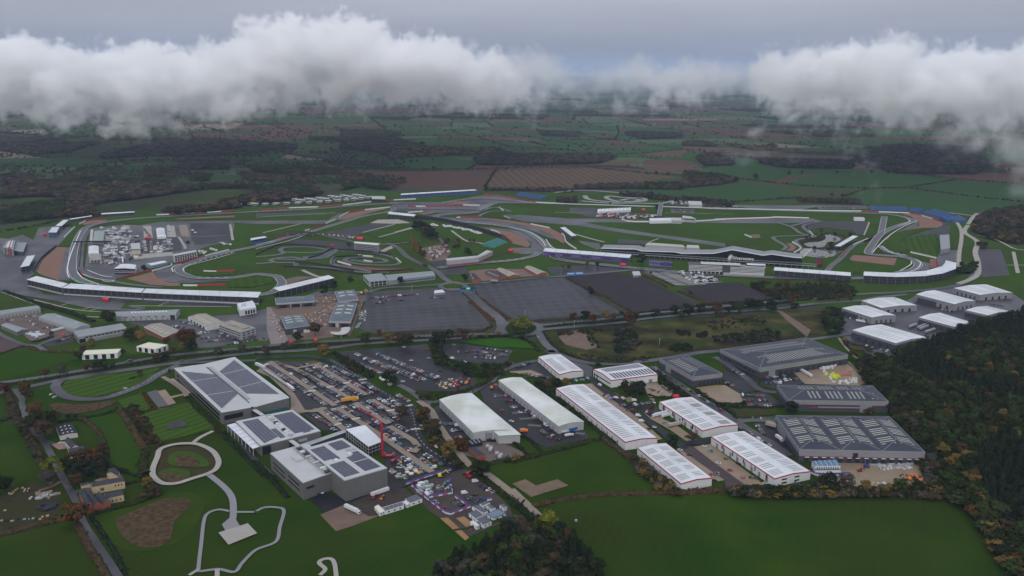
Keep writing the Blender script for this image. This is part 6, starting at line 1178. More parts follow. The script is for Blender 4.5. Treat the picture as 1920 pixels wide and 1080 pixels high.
LOOSE = [('E 940,682', .6, 'white', 'hatchback', 'alone on the loop road beside the striped lawn'), ('E 385,722', 1.4, 'white', 'saloon', 'upper of the pair parked at the left end of the loop'), ('E 410,742', 1.2, 'white', 'saloon', 'lower of the pair parked at the left end of the loop'), ('E 982,478', .1, 'black', 'van', 'on the main road above the loop'), ('G 195,298', 1.8, 'white', 'hatchback', 'on the road leaving the roundabout'), ('p 690,440', .2, 'white', 'saloon', 'on the pink gravel drive'),
('g 525,278', 2.4, 'white', 'van', 'driving down the first tan lane'), ('2 940,98', .1, 'white', 'hatchback', 'alone at the top of the dark overflow park'), ('2 1050,300', .3, 'white', 'saloon', 'alone in the middle of the dark overflow park'), ('2 1310,270', .2, 'silver', 'off-roader', 'near the green bank of the overflow park'), ('2 1290,130', .3, 'red', 'saloon', 'by the top corner of the green bank'), ('2 350,118', .1, 'black', 'saloon', 'under the roadside tree of the overflow park'), ('2 920,620', .2, 'white', 'off-roader', 'at the exit of the overflow park'), ('2 1480,455', .4, 'black', 'saloon', 'alone near the spoil patch'), ('2 1850,320', -.2, 'white', 'off-roader', 'below the hedge of the small overflow park'), ('2 1690,68', .3, 'silver', 'hatchback', 'at the top of the small overflow park'), ('2 1665,270', .6, 'white', 'van', 'at the left of the small overflow park'),
('y 585,238', .3, 'white', 'van', 'beside the broad curved unit'), ('y 525,298', 1.9, 'white', 'saloon', 'in the bay below the van by the broad curved unit'), ('y 665,1000', .3, 'white', 'van', 'in the open middle of the compound'), ('y 785,868', .3, 'white', 'van', 'near the compound hedge'), ('y 300,455', 2.4, 'red', 'saloon', 'on the lay-by of the new road'), ('y 190,235', .1, 'white', 'saloon', 'top car of the lay-by'), ('y 200,280', .1, 'silver', 'off-roader', 'middle car of the lay-by'), ('y 215,325', .1, 'dark blue', 'saloon', 'bottom car of the lay-by'), ('y 910,815', 2.3, 'dark blue', 'saloon', 'under the hedge by the track'),
('v 330,570', -.4, 'white', 'hatchback', 'alone on the marked bays between the curved units'), ('v 235,670', -.6, 'white', 'saloon', 'beside the wall of the broad curved unit'), ('v 130,550', .2, 'red', 'hatchback', 'in the aisle between the curved units'), ('v 490,620', .4, 'white', 'hatchback', 'at the side door of the long curved unit'), ('v 660,765', .2, 'blue', 'hatchback', 'near the end of the long curved unit'), ('v 620,715', -1, 'white', 'van', 'at the corner of the long curved unit'), ('v 1225,270', 2, 'white', 'van', 'on the lane beside the solar unit'), ('v 1485,410', 2, 'white', 'van', 'on the lane near the big tree'), ('v 1615,435', .1, 'white', 'van', 'right of the big tree bay'), ('v 1410,415', .2, 'white', 'van', 'parked by the long unit'), ('v 1660,615', -.3, 'white', 'van', 'on the buff strip of the long unit'), ('v 1695,670', .1, 'white', 'van', 'lower on the buff strip'), ('v 1840,745', -.2, 'white', 'hatchback', 'at the end of the buff strip'), ('v 1780,755', 2, 'black', 'saloon', 'by the wall at the end of the buff strip'), ('v 1815,425', .1, 'silver', 'off-roader', 'at the junction by the red kiosk'), ('v 1590,548', .1, 'red', 'hatchback', 'beside the lane to the lorries'),
('r 510,690', .1, 'silver', 'saloon', 'behind the lorries on the buff yard'), ('r 605,672', .1, 'black', 'off-roader', 'in front of the long unit doors'), ('r 960,955', -.3, 'white', 'hatchback', 'at the top of the wide buff bay'), ('r 800,1052', -.2, 'black', 'saloon', 'near the planted strip'), ('r 690,995', -.3, 'white', 'saloon', 'by the planted strip'), ('K 1547,242', -.3, 'white', 'saloon', 'standing on the brick lane edge'), ('K 1635,298', -.3, 'red', 'off-roader', 'beside the white car by the brick lane'), ('K 1605,210', -.3, 'grey', 'hatchback', 'alone in the buff bay'), ('K 1700,248', -.5, 'black', 'off-roader', 'against the wall of the long white unit'), ('K 1515,375', .1, 'black', 'off-roader', 'at the turning circle'), ('K 1900,390', .1, 'white', 'saloon', 'by the end wall of the white unit'), ('K 1330,182', -.4, 'black', 'saloon', 'on the planted strip'), ('J 490,465', -.5, 'white', 'hatchback', 'on the fresh tarmac behind the low block'), ('J 465,475', .2, 'dark blue', 'hatchback', 'on the fresh tarmac left of the white car'), ('o 1580,710', .1, 'blue', 'off-roader', 'by the upper purple fence'), ('o 1505,660', .1, 'black', 'saloon', 'on the compound road'), ('J 1900,650', .2, 'blue', 'saloon', 'at the right gate of the compound'), ('E 1200,600', 0, 'silver', 'saloon', 'far part')][:-1]
for s, an, col, kd, w_ in LOOSE: p = gp(s)[0]; CARS.append((p.y-(60 if kd != 'van' else 0), p, an, kd, col, '%s %s %s' % (col, kd, w_), None))
for s, n_ in (('n 250,715', 0), ('n 850,715', 1), ('n 1680,628', 2), ('u 960,510', 3), ('u 1200,440', 4), ('G 1600,90', 5)): p = gp(s)[0]; CARS.append((p.y, p, .12, 'saloon', ('grey', 'black', 'black', 'silver', 'white', 'silver')[n_], '%s saloon driving on the main road, %s from the left' % (('grey', 'black', 'black', 'silver', 'white', 'silver')[n_], ords[n_]), None))
CARS.sort(key=lambda c: c[0])
vs_, fs_, mi_, mats_ = [], [], [], []; nc = nv = 0
for dist, p, an, kd, col, lb, gr in CARS:
 z = gz(p.x, p.y);
 if kd == 'van': nv += 1
 else: nc += 1
 if nc <= 300 or (kd == 'van' and nv <= 60):
  o = link('van' if kd == 'van' else 'car', getcar(kd, col), loc=(p.x, p.y, z+.01)); o.rotation_euler.z = an; tag(o, lb, 'van' if kd == 'van' else 'car', gr)
 else:
  v, f, m_ = CMESH[kd]; o_ = len(vs_); c, s_ = math.cos(an), math.sin(an)
  vs_ += [(p.x+q.x*c-q.y*s_, p.y+q.x*s_+q.y*c, z+q.z+.01) for q in v]; fs_ += [tuple(i+o_ for i in g_) for g_ in f]
  for q in (PAINT[col], glass, tyre):
   if q not in mats_: mats_.append(q)
  ix = [mats_.index(PAINT[col]), mats_.index(glass), mats_.index(tyre)]; mi_ += [ix[q] for q in m_]
tag(link('distant_parked_cars', mesh('distant_parked_cars', vs_, fs_, mats_, mi_)), 'the many smaller parked cars farther off in the car parks and paddock', 'cars', kind='stuff')
# lorries and trailers
def lorry(s, label, col='white', h=3.4, w_=2.5, cab=True, name='lorry', box=None, cat='lorry', group=None):
 a, b_ = gp(s); d = b_-a; ln = d.length; z = gz(a.x, a.y); r = root_at(name, ((a.x+b_.x)/2, (a.y+b_.y)/2, z), label, cat, group); r.rotation_euler.z = math.atan2(d.y, d.x)
 def bx(nm, x0, x1, y0, y1, z0, z1, m_):
  v, f = [], []; addbox(v, f, Vector((x0, y0, z0)), Vector((x1-x0, 0, 0)), Vector((0, y1-y0, 0)), Vector((0, 0, z1-z0))); o = link(nm, mesh(nm, v, f, m_), r); return o
 x0 = -ln/2; cl = 2.2 if cab else 0
 bx('box_body', x0, ln/2-cl-(.3 if cab else 0), -w_/2, w_/2, 1.05, h, box or PAINT[col]); bx('chassis', x0+.2, ln/2-.2, -w_/2+.3, w_/2-.3, .5, 1.02, tyre)
 if cab: bx('cab', ln/2-cl, ln/2, -w_/2+.05, w_/2-.05, .5, h-.7, PAINT[col]); bx('windscreen', ln/2, ln/2+.04, -w_/2+.2, w_/2-.2, 1.5, h-1., glass)
 for x in (x0+1.2, x0+2.6, ln/2-1.2 if cab else x0+3.6):
  for y in (-w_/2, w_/2-.3): bx('wheel', x-.45, x+.45, y, y+.3, 0, .95, tyre)
 return r
lorry('1 480,125 735,80', 'long yellow and orange lorry parked across the staff car park', 'yellow', 3.8, box=mat('lorry_amber', (.55, .24, .02), .4))
lorry('r 620,590 480,625', 'nearer of two white box lorries beside the red-trimmed unit'); lorry('r 560,578 375,620', 'farther of two white box lorries beside the red-trimmed unit')
lorry('r 560,735 720,700', 'grey-white trailer without a cab on the buff yard', h=3.6, cab=False, name='trailer', cat='trailer', box=mat('trailer_canvas', (.30, .29, .25), .7)); lorry('J 865,495 995,450', 'long white trailer against the tall grey hall', cab=False, name='trailer', cat='trailer'); lorry('J 670,575 780,625', 'white articulated lorry on the muddy yard, facing right')
lorry('v 880,790 1010,755', 'blue curtain-sided lorry body at the end of the long curved unit', 'blue', 3.6, cab=False, name='trailer', cat='trailer', box=mat('curtain_blue', (.02, .09, .30), .5)); lorry('v 795,805 880,785', 'white panel van beside the blue trailer', h=2.6, w_=2.1); lorry('v 835,845 930,825', 'lower white panel van near the blue trailer', h=2.6, w_=2.1)
lorry('v 330,790 415,785', 'bright orange lorry at the corner of the broad curved unit', 'orange', 3.2); lorry('H 250,550 325,595', 'white trailer slanting in the depot goods yard', cab=False, name='trailer', cat='trailer'); lorry('H 660,175 730,185', 'white van-bodied lorry beside the pale-roofed unit')
lorry('m 780,675 1000,620', 'long white articulated lorry in the brick yard'); lorry('B 1760,760 1815,762', 'silver trailer at the edge of the middle big car park', 'silver', cab=False, name='trailer', cat='trailer'); lorry('g 0,130 130,185', 'large white box trailer at the top of the goods yard', cab=False, h=4, name='trailer', cat='trailer'); lorry('g 460,440 570,520', 'white lorry at the lower end of the line of goods trailers')
for i in range(9): x = 120+i*42; lorry('g %f,%f %f,%f' % (x, 215+i*28, x+48, 240+i*29), '%s grey-white goods crate stack from the top in the line along the goods yard' % ords[i], 'silver', 2.4, 2.6, False, 'crate', box=mat('crate_grey', (.30, .31, .32), .6), cat='crate', group='line of goods crates')
lorry('h 10,385 105,440', 'cream box body beside the white shelter roof', 'white', 4, 3, False, 'trailer', box=mat('cream_box', (.48, .47, .40), .6), cat='trailer')
for i, s in enumerate(['H 1140,240 1200,215', 'H 1125,230 1180,205', 'H 1060,225 1110,205', 'H 1180,265 1250,240']): lorry(s, '%s of the trailers parked below the twin-ridged unit' % ords[i], 'silver', 3.4, cab=False, name='trailer', cat='trailer', group='trailers of the estate')
lorry('r 1660,710 1780,740', 'cream container stack left of the triple-hipped depot', cab=False, h=3.6, w_=5, name='trailer', cat='trailer', box=r_fibre); lorry('r 1770,850 1840,900', 'white box lorry left of the triple-hipped depot'); lorry('y 340,480 440,535', 'white roofed bus shelter beside the lay-by', h=2.8, w_=2, cab=False, name='bus_shelter', cat='shelter'); lorry('h -60,335 10,385', 'long white shelter roof above the new road', h=2.8, w_=2, cab=False, name='bus_shelter', cat='shelter')
for i, (x0, y0, x1, y1) in enumerate([(170, 190, 260, 180), (300, 210, 380, 200), (60, 60, 130, 50)]): pass
k = 0
for (x, y, n, dx, dy) in [(470, 335, 4, 32, 2), (500, 360, 3, 32, 1), (450, 450, 3, 35, -2), (520, 420, 2, 30, 4), (460, 500, 3, 36, -3), (470, 530, 3, 34, 2), (460, 560, 4, 32, -2), (465, 590, 4, 32, 0), (640, 405, 2, 34, 14), (650, 440, 2, 30, -4), (640, 470, 3, 28, 0), (640, 515, 3, 26, 4), (660, 545, 2, 34, 4), (650, 585, 1, 0, 0), (760, 395, 3, 28, -2), (895, 465, 1, 0, 0), (905, 490, 1, 0, 0), (1160, 275, 1, 0, 0), (1165, 300, 1, 0, 0), (1170, 325, 1, 0, 0), (1435, 325, 1, 0, 0), (1465, 350, 1, 0, 0), (1510, 560, 3, 35, 4), (1640, 535, 3, 30, 8), (1520, 585, 2, 40, 0), (500, 700, 2, 28, -8), (300, 665, 2, 26, 2), (370, 670, 1, 0, 0), (1790, 480, 3, 34, 2), (1740, 465, 2, 30, 4)]:
 for q in range(n):
  X_, Y_ = x+dx*q, y+dy*q; lorry('f %f,%f %f,%f' % (X_, Y_, X_+26, Y_-2), 'white race transporter, %s of those in the paddock counted from the top left' % od(k) , rc.choice(['white', 'white', 'silver']), rc.uniform(2.8, 4), 4.5, False, 'transporter', cat='trailer', group='white transporters in the paddock'); k += 1
lorry('f 660,635 665,695', 'white truck with a blue side standing in the paddock apron', h=4, box=w_white);
def tent(s, w_, label, m_=None, h=3):
 x, y = px(s)[0]; q = w_/2; simple('tent', label, 'tent', 'X %f,%f %f,%f %f,%f %f,%f' % (x-q, y-1, x-q*.5, y-q*.5-1, x+q, y-q*.4-1, x+q*.6, y), h, 'gt', 1.4, m_ or PAINT['red'], m_ or mat('red_canvas', (.45, .02, .04), .6), group='red tents')
for s, w_, lb in [('A 795,888', 14, 'large red tent behind the long grandstands'), ('A 335,400', 8, 'red kiosk at the small far grandstand'), ('a 1170,560', 14, 'red tent by the infield road junction'), ('k 1252,345', 13, 'red tent in front of the purple adverts'), ('b 1305,722', 10, 'red inflatable beside the pit exit road'), ('f 945,400', 10, 'red awning in the yellow-van bay'), ('c 1000,262', 8, 'red tent at the end of the marquees'), ('c 640,312', 8, 'small red tent below the marquees'), ('r 650,385', 13, 'red kiosk at the estate road bend'), ('m 950,710', 6, 'small red container in the brick yard'), ('a 855,632', 5, 'red kiosk beside the kart circuit'), ('s 740,868', 8, 'red hoarding by the site entrance'), ('s 370,895', 6, 'red barrier block at the site gate')]: tent(s, w_, lb)
k = 0
for i in range(34):
 f_ = i/33; x = 405+f_*560; y = 432+f_*f_*70+28*f_;
 if rc.random() < .85 or i > 25: p = G(740+x/6, 350+(y+rc.uniform(-4, 14))/6); o = link('campervan', getcar('van', 'white'), loc=(p.x, p.y, gz(p.x, p.y))); o.rotation_euler.z = rc.uniform(-.6, .4); o.scale = (1.5, 1.6, 1.5); tag(o, 'white campervan, %s from the left in the line below the dark terrace' % od(k), 'campervan', 'campervans below the terrace'); k += 1
# crane
r = root_at('mobile_crane', gp('1 1180,930', Z1)[0], 'red telescopic mobile crane with its boom upright and a long jib', 'crane'); c0 = r.location.copy(); red = PAINT['red']
def cb(nm, c, ax, ay, az, m_): v, f = [], []; addbox(v, f, c, ax, ay, az); part(nm, v, f, m_, r)
cb('chassis', c0+Vector((-6, -1.4, .5)), Vector((12, 0, 0)), Vector((0, 2.8, 0)), Vector((0, 0, 1.2)), red); cb('cab', c0+Vector((3.8, -1.2, 1.7)), Vector((2, 0, 0)), Vector((0, 2.4, 0)), Vector((0, 0, 1.5)), red); cb('counterweight', c0+Vector((-4.5, -1.3, 1.7)), Vector((2.4, 0, 0)), Vector((0, 2.6, 0)), Vector((0, 0, 1.8)), red)
for x in (-5, -3, 2.5, 4.5): cb('wheel', c0+Vector((x-.5, -1.6, 0)), Vector((1.1, 0, 0)), Vector((0, 3.2, 0)), Vector((0, 0, 1.1)), tyre)
cb('boom', c0+Vector((-5.6, -.9, 2)), Vector((1.9, 0, 0)), Vector((0, 1.9, 0)), Vector((.2, 0, 30)), red); tp = c0+Vector((-4.6, 0, 31)); je = AT(580+760/8, 740+215/8, tp.y+8)
dj = je-tp; s1 = Vector((0, 1.1, 0)); s2 = Vector((0, 0, 1.1));
for o_ in (Vector(), s1, s2): cb('jib_chord', tp+o_, dj, Vector((0, .4, 0)), Vector((0, 0, .4)), red)
for k in range(14): q = tp+dj*k/14; cb('jib_brace', q, dj/14+s1, Vector((0, .25, 0)), Vector((0, 0, .25)), red); cb('jib_brace', q+s1, dj/14-s1+s2, Vector((0, .25, 0)), Vector((0, 0, .25)), red)
def digger(s, label, col, sc=1., an=0.):
 p = gp(s)[0]; p.z = gz(p.x, p.y); R_ = root_at('excavator', p, label, 'excavator'); R_.rotation_euler.z = an; R_.scale = (sc,)*3
 for nm, c, d, m_ in (('track', (-1.6, -1.3, 0), (3.2, .5, .8), tyre), ('track', (-1.6, .8, 0), (3.2, .5, .8), tyre), ('body', (-1.6, -1.2, .85), (2.6, 2.4, 1.1), PAINT[col]), ('cab', (.1, -1.2, 1.), (1.3, 1.1, 1.7), glass)):
  v, f = [], []; addbox(v, f, Vector(c), Vector((d[0], 0, 0)), Vector((0, d[1], 0)), Vector((0, 0, d[2]))); link(nm, mesh(nm, v, f, m_), R_)
 for nm, c, ax in (('boom', (.6, .2, 1.6), (2.4, 0, 2.)), ('arm', (3., .2, 3.5), (1.6, 0, -2.))): v, f = [], []; addbox(v, f, Vector(c), Vector(ax), Vector((0, .4, 0)), Vector((.2, 0, .5))); link(nm, mesh(nm, v, f, PAINT[col]), R_)
 v, f = [], []; addbox(v, f, Vector((4.2, 0, .8)), Vector((.9, 0, 0)), Vector((0, .8, 0)), Vector((0, 0, .8))); link('bucket', mesh('bucket', v, f, tyre), R_)
for a_ in [('o 1430,435', 'upper red excavator at the top of the compound', 'red', 1.3, .6), ('o 1440,465', 'lower red excavator at the top of the compound', 'red', 1.3, 2.4), ('o 590,290', 'red tracked lift beside the steel stacks', 'red', 1.2, .3), ('o 1120,455', 'yellow dumper on the haul road by the purple fence', 'yellow', 1.4, .3), ('o 1150,590', 'green excavator inside the purple ring', 'green', 1.3, 1), ('o 370,705', 'small red forklift by the long trailer', 'red', .8, 1), ('o 455,715', 'small orange forklift by the long trailer', 'orange', .8, 1), ('2 1740,640', 'red excavator in the spoil yard', 'red', 1.6, .3), ('2 1740,690', 'second red excavator in the spoil yard', 'red', 1.6, 2.), ('2 1890,640', 'orange excavator in the spoil yard', 'orange', 1.3, 1), ('2 1540,705', 'yellow and black roller in the spoil yard', 'yellow', 1, 1), ('q 1090,200', 'dark blue telehandler under the depot wall', 'blue', 1.3, 1.5), ('q 1530,330', 'orange excavator at the right of the contractors yard', 'orange', 1.2, .5), ('q 1620,340', 'second orange excavator at the right of the contractors yard', 'orange', 1.2, 2.), ('v 20,300', 'bright orange lift at the end of the long curved unit', 'orange', 1.3, .3), ('s 210,745', 'orange dumper at the site gate', 'orange', 1.1, .3), ('s 1435,185', 'round yellow dumper at the top of the big car park', 'yellow', 1.8, .3), ('q 1020,240', 'small red machine in the contractors yard', 'red', 1., .3)]: digger(*a_)
# heaps of building materials: nobody could count them
def heap(name, label, s, n, cols, sz=(.6, 2.4), hh=(.3, 1.4), layers=1):
 poly = gp(s); P_ = [(p.x, p.y) for p in poly]; xs = [p[0] for p in P_]; ys = [p[1] for p in P_]; v, f, mi = [], [], []; k = 0; t = 0
 while k < n and t < n*20:
  t += 1; x, y = rc.uniform(min(xs), max(xs)), rc.uniform(min(ys), max(ys))
  if not inpoly(x, y, P_): continue
  a = rc.uniform(0, 3.1) if rc.random() < .4 else .5; l, w_, h_ = rc.uniform(*sz), rc.uniform(sz[0], sz[1])*.6, rc.uniform(*hh); ax = Vector((math.cos(a), math.sin(a), 0))*l; ay = Vector((-math.sin(a), math.cos(a), 0))*w_
  addbox(v, f, Vector((x, y, gz(x, y))), ax, ay, Vector((0, 0, h_))); mi += [rc.randrange(len(cols))]*6; k += 1
 tag(link(name, mesh(name, v, f, cols, mi)), label, 'materials', kind='stuff')
tanw = mat('pallet_timber', (.38, .25, .12), .8); wh = w_white
heap('building_materials', 'scattered pallets and debris across the building site', 's 650,240 1020,210 1050,300 930,560 900,700 620,600 560,480 760,440', 260, [tanw, wh, dirt, w_brick, blue_b, orange_dirt, conc], (.6, 2.6), (.2, .9)); heap('building_materials', 'clutter along the left side of the building site', 's 60,500 200,480 290,800 200,860 80,560', 70, [conc, wh, dirt, w_grey, w_brick]); heap('building_materials', 'white bags beside the big left car park', 's 1380,440 1490,430 1480,580 1380,570', 40, [wh, w_grey], (.8, 2.4))
heap('steel_stacks', 'stacks of white panels and timber by the tall hall', 'o 560,290 620,250 760,330 880,440 800,440 690,370', 26, [wh, tanw, w_grey, steel], (1, 6), (.3, 1.2)); heap('steel_stacks', 'green netted scaffolding stacks by the tall hall', 'o 530,390 560,360 740,460 700,500 600,480', 30, [mat('green_net', (.03, .09, .06), .8), steel, tanw], (1, 4), (.4, 1.6))
heap('compound_stores', 'skips and stores inside the purple ring', 'o 1040,560 1180,520 1240,600 1100,660', 34, [PAINT['green'], blue_b, w_dark, wh, orange_dirt], (1, 3), (.5, 2)); heap('compound_stores', 'white and green containers in the fenced corner', 'o 820,560 960,530 1040,660 960,690', 18, [wh, wh, PAINT['green'], w_grey], (2, 6), (1, 2.6)); heap('yard_stores', 'bags and bales on the contractors yard', 'q 1130,180 1540,160 1560,220 1240,235', 110, [wh, w_grey, w_grey], (1, 3), (.4, 1.2)); heap('yard_stores', 'orange plant and rubble on the contractors yard', 'q 1400,285 1700,290 1800,380 1500,340', 60, [orange_dirt, PAINT['orange'], w_brick, tyre], (.8, 2.4)); heap('yard_stores', 'debris along the hedge of the contractors yard', 'q 1020,365 1400,355 1700,390 1300,400', 50, [tanw, conc, wh], (.6, 2))
heap('pallets', 'bright lime pallets in the depot goods yard', 'w 1300,310 1340,298 1425,335 1370,358', 26, [mat('lime_pallet', (.40, .46, .03), .6)], (2, 4), (1.4, 2)); heap('pallets', 'salmon brick packs in the depot goods yard', 'w 1370,295 1500,280 1520,310 1430,325', 40, [mat('salmon_packs', (.35, .14, .11), .7)], (1.5, 3), (.8, 1.6)); heap('pallets', 'white wrapped goods in the depot goods yard', 'w 1230,245 1370,222 1370,250 1240,265 w 1380,380 1570,345 1575,388 1400,390', 60, [wh], (1.5, 3.5), (1, 2.6)); heap('spoil', 'spoil, skips and scrap in the corner of the overflow park', '2 1400,620 1750,560 1880,640 1700,720 1450,730', 80, [w_black, wh, dirt, w_grey, orange_dirt], (1, 3.4), (.4, 1.6)); heap('boats', 'white and blue boats stored at the left edge', 'm 340,690 560,680 660,730 480,760', 26, [wh, blue_b, wh], (3, 6), (.8, 1.4))
heap('farm_clutter', 'scrap and timber on the farm plot', 'I 80,430 240,430 230,460 100,450 I 0,670 380,640 400,660 0,690', 40, [w_black, w_dark, w_grey, tanw]); heap('paddock_clutter', 'small kit between the paddock transporters', 'f 420,640 620,600 620,700 380,690', 60, [wh, w_grey, w_black, red], (1, 3)); heap('paddock_clutter', 'small kit in the paddock lanes', 'f 460,300 600,290 600,620 440,620', 70, [wh, w_grey, w_black, tanw], (2, 6)); heap('paddock_clutter', 'motorhomes, cabins and equipment packed between the paddock blocks', 'f 440,270 740,300 740,450 900,420 900,570 1180,420 1200,545 900,590 760,640 430,690 430,440', 190, [wh, w_grey, w_grey, w_mid, w_dark, wh], (3, 10), (1.6, 3.6)); heap('garden_clutter', 'garden furniture and sheds of the infield farm', 'b 380,700 560,660 600,740 400,850', 60, [wh, w_brick, w_black, w_grey], (2, 6), (1, 3))
heap('stacked_bales', 'pale stacked building blocks on the farm plot', 'I 225,480 330,455 420,475 410,515 230,515', 26, [mat('pale_bales', (.22, .16, .13), .9), w_grey], (2, 4), (.8, 1.5)); heap('black_bales', 'black plastic bales on the farm plot', 'I 275,560 415,560 405,598 270,598', 14, [w_black], (3, 6), (1.2, 1.8)); heap('caravans', 'caravans and cars on the striped pitches by the hotel', 'u 430,70 720,90 920,175 640,205 520,150', 90, [wh, w_grey, w_black, wh], (3, 6), (1, 2.6)); heap('trackside_kit', 'cabins, cars and signs beside the far pits', 'c 460,300 1180,330 1180,345 860,370 470,345', 90, [wh, w_grey, w_black, red], (3, 8), (1.4, 3)); heap('trackside_kit', 'tyre stacks and signs around the kart circuit', 'a 560,490 1100,540 1080,560 700,500', 60, [wh, w_grey, w_black, red], (2, 5), (.8, 2)); heap('trackside_kit', 'vehicles in the yard of the far kart circuit', 'c 1300,160 1500,165 1640,210 1330,200', 70, [wh, w_grey, w_black], (3, 7), (1, 2.4)); heap('lodge_park_kit', 'parked cars and decks behind the lodges', 'a 440,130 740,90 1280,85 1290,110 900,120 560,150', 150, [wh, w_grey, w_black, w_dark], (3, 8), (1, 3))
# barriers along the track
k = 0; bn = {}; pr = mat('barrier_red', (.26, .03, .035), .7); pw = mat('barrier_white', (.52, .52, .52), .7); pk = mat('tyre_wall_black', (.02, .02, .025), .8)
for col, s in [('red', 'a 40,234 370,216'), ('white', 'a 370,216 700,204'), ('red', 'a 700,204 975,184'), ('white', 'a 975,184 1295,146'), ('red', 'a 1300,142 1550,130'), ('white', 'a 1550,126 1800,114'), ('white', 'f 1040,144 1182,138'), ('red', 'f 1185,136 1320,130'), ('white', 'f 1322,130 1462,122'), ('red', 'f 1465,122 1608,116'), ('white', 'f 1610,116 1770,106'), ('red', 'f 1770,104 1920,92'), ('red', 'f 240,212 460,186'), ('white', 'f 178,246 245,215'), ('red', 'f 650,860 860,800 990,770'), ('white', 'f 995,778 1200,722 1215,700'), ('red', 'f 1265,690 1400,660 1580,612'), ('white', 'f 1590,612 1700,580 1860,540'), ('white', 'f 1570,782 1712,786'), ('red', 'f 1715,784 1920,776'), ('white', 'f 1340,942 1500,942'), ('red', 'f 1505,942 1820,934'), ('red', 'a 240,555 400,520'), ('white', 'a 940,318 1040,266'), ('red', 'a 1045,262 1225,237'), ('white', 'a 1225,237 1505,208'), ('white', 'a 790,390 895,345'), ('red', 'a 620,460 770,395'), ('white', 'a 555,472 605,458'), ('red', 'b 150,222 240,228'), ('white', 'b 240,228 345,228'), ('red', 'b 350,226 765,212'), ('white', 'b 770,212 960,218'), ('red', 'b 1000,88 1200,110 1400,145 1590,180'), ('white', 'b 1590,182 1920,200 c 0,198 1100,232'), ('white', 'c 1200,232 1920,258 d 0,190 1000,214 1650,222'), ('red', 'd 1660,222 1840,230'), ('white', 'e 285,230 630,244'), ('red', 'e 640,246 760,270'), ('white', 'e 765,274 885,308'), ('red', 'e 890,310 1010,352'), ('red', 'b 740,352 960,345'), ('white', 'b 700,356 740,352'), ('white', 'b 1530,428 1740,472'), ('white', 'b 1080,495 1160,520 1200,568'), ('red', 'b 1200,565 1250,580 1320,635'), ('white', 'c 75,535 110,570 125,630 240,710'), ('white', 'b 150,298 318,285'), ('white', 'b 1170,240 1222,275'), ('white', 'd 870,572 960,632 940,665 890,690'), ('white', 'd 335,488 412,520'), ('white', 'e 640,686 930,752'), ('red', 'e 930,785 950,850'), ('white', 'd 1000,740 1095,655'), ('white', 'e 0,605 170,535'), ('red', 'd 1420,745 1500,655'), ('black', 'a 0,745 200,655 320,628 800,655'), ('black', 'a 310,875 700,900 1200,965'), ('black', 'a 440,830 700,850 1100,935'), ('black', 'a 870,850 900,770 1200,760'), ('black', 'a 920,690 1400,720 1510,750'), ('black', 'a 590,780 730,745 830,690 880,682'), ('black', 'a 1300,935 1640,920 1760,915'), ('white', 'a 915,822 1065,862'), ('white', 'a 1210,810 1305,826'), ('white', 'a 1145,752 1315,768'), ('white', 'a 1570,785 1628,835'), ('white', 'f 120,280 0,400'), ('black', 'x 840,260 620,440 490,640'), ('white', 'n 740,8 1460,40'), ('black', 'f 195,440 180,600 165,730'), ('red', 'f 165,760 205,830'), ('white', 'c 750,375 900,402 1500,398 1920,375 d 0,320 90,312 620,296 680,290 1060,300')]:
 bn[col] = bn.get(col, -1)+1; p_ = catmull(gp(s), 3); v, f = [], []; h_ = 1.5 if col != 'white' else 1.3
 for a, b_ in zip(p_, p_[1:]):
  d = b_-a; d.z = 0; sd = Vector((-d.y, d.x, 0)).normalized()*1.1; addbox(v, f, Vector((a.x, a.y, .3)), d*.995, sd, Vector((0, 0, h_+1.4)))
 tag(link('track_barrier', mesh('track_barrier', v, f, {'red': pr, 'white': pw, 'black': pk}[col])), '%s barrier, %s of its colour round the circuit' % (col, od(bn[col])), 'barrier', 'coloured trackside barriers'); k += 1
# purple compound hoarding, panel by panel
pur = mat('hoarding_purple', (.085, .08, .26), .6); rw = mat('hoarding_foot_red', (.40, .05, .07), .7)
for lb, s in [('long purple hoarding along the haul road', 'o 730,545 980,455 1240,382'), ('purple hoarding on the cabin side of the compound', 'o 790,555 960,700 1170,865 1230,880 1460,792'), ('purple hoarding ringing the green plant', 'o 985,690 1250,640 1250,600 1160,520 1240,488'), ('short purple hoarding in the parking corner', 'o 1280,682 1420,780'), ('purple hoarding beside the blue car', 'o 1640,722 1700,712'), ('purple hoarding round the two-storey cabin', 'q 520,250 580,280 700,290 920,275')]:
 pl = gp(s); r = root_at('hoarding', pl[0], lb, 'fence', 'purple site hoardings')
 for a, b_ in zip(pl, pl[1:]):
  d = b_-a; n = max(1, int(d.length/3.6)); sd = Vector((-d.y, d.x, 0)).normalized()*.15
  for q in range(n):
   v, f = [], []; addbox(v, f, Vector((*(a+d*q/n).xy, Z2+.9)), d/n*.95, sd, Vector((0, 0, 1.5))); part('panel', v, f, pur, r); v, f = [], []; addbox(v, f, Vector((*(a+d*q/n).xy, Z1))-sd*2, d/n*.9, sd*5, Vector((0, 0, 1.1))); part('foot_block', v, f, rw if q % 2 else w_white, r)
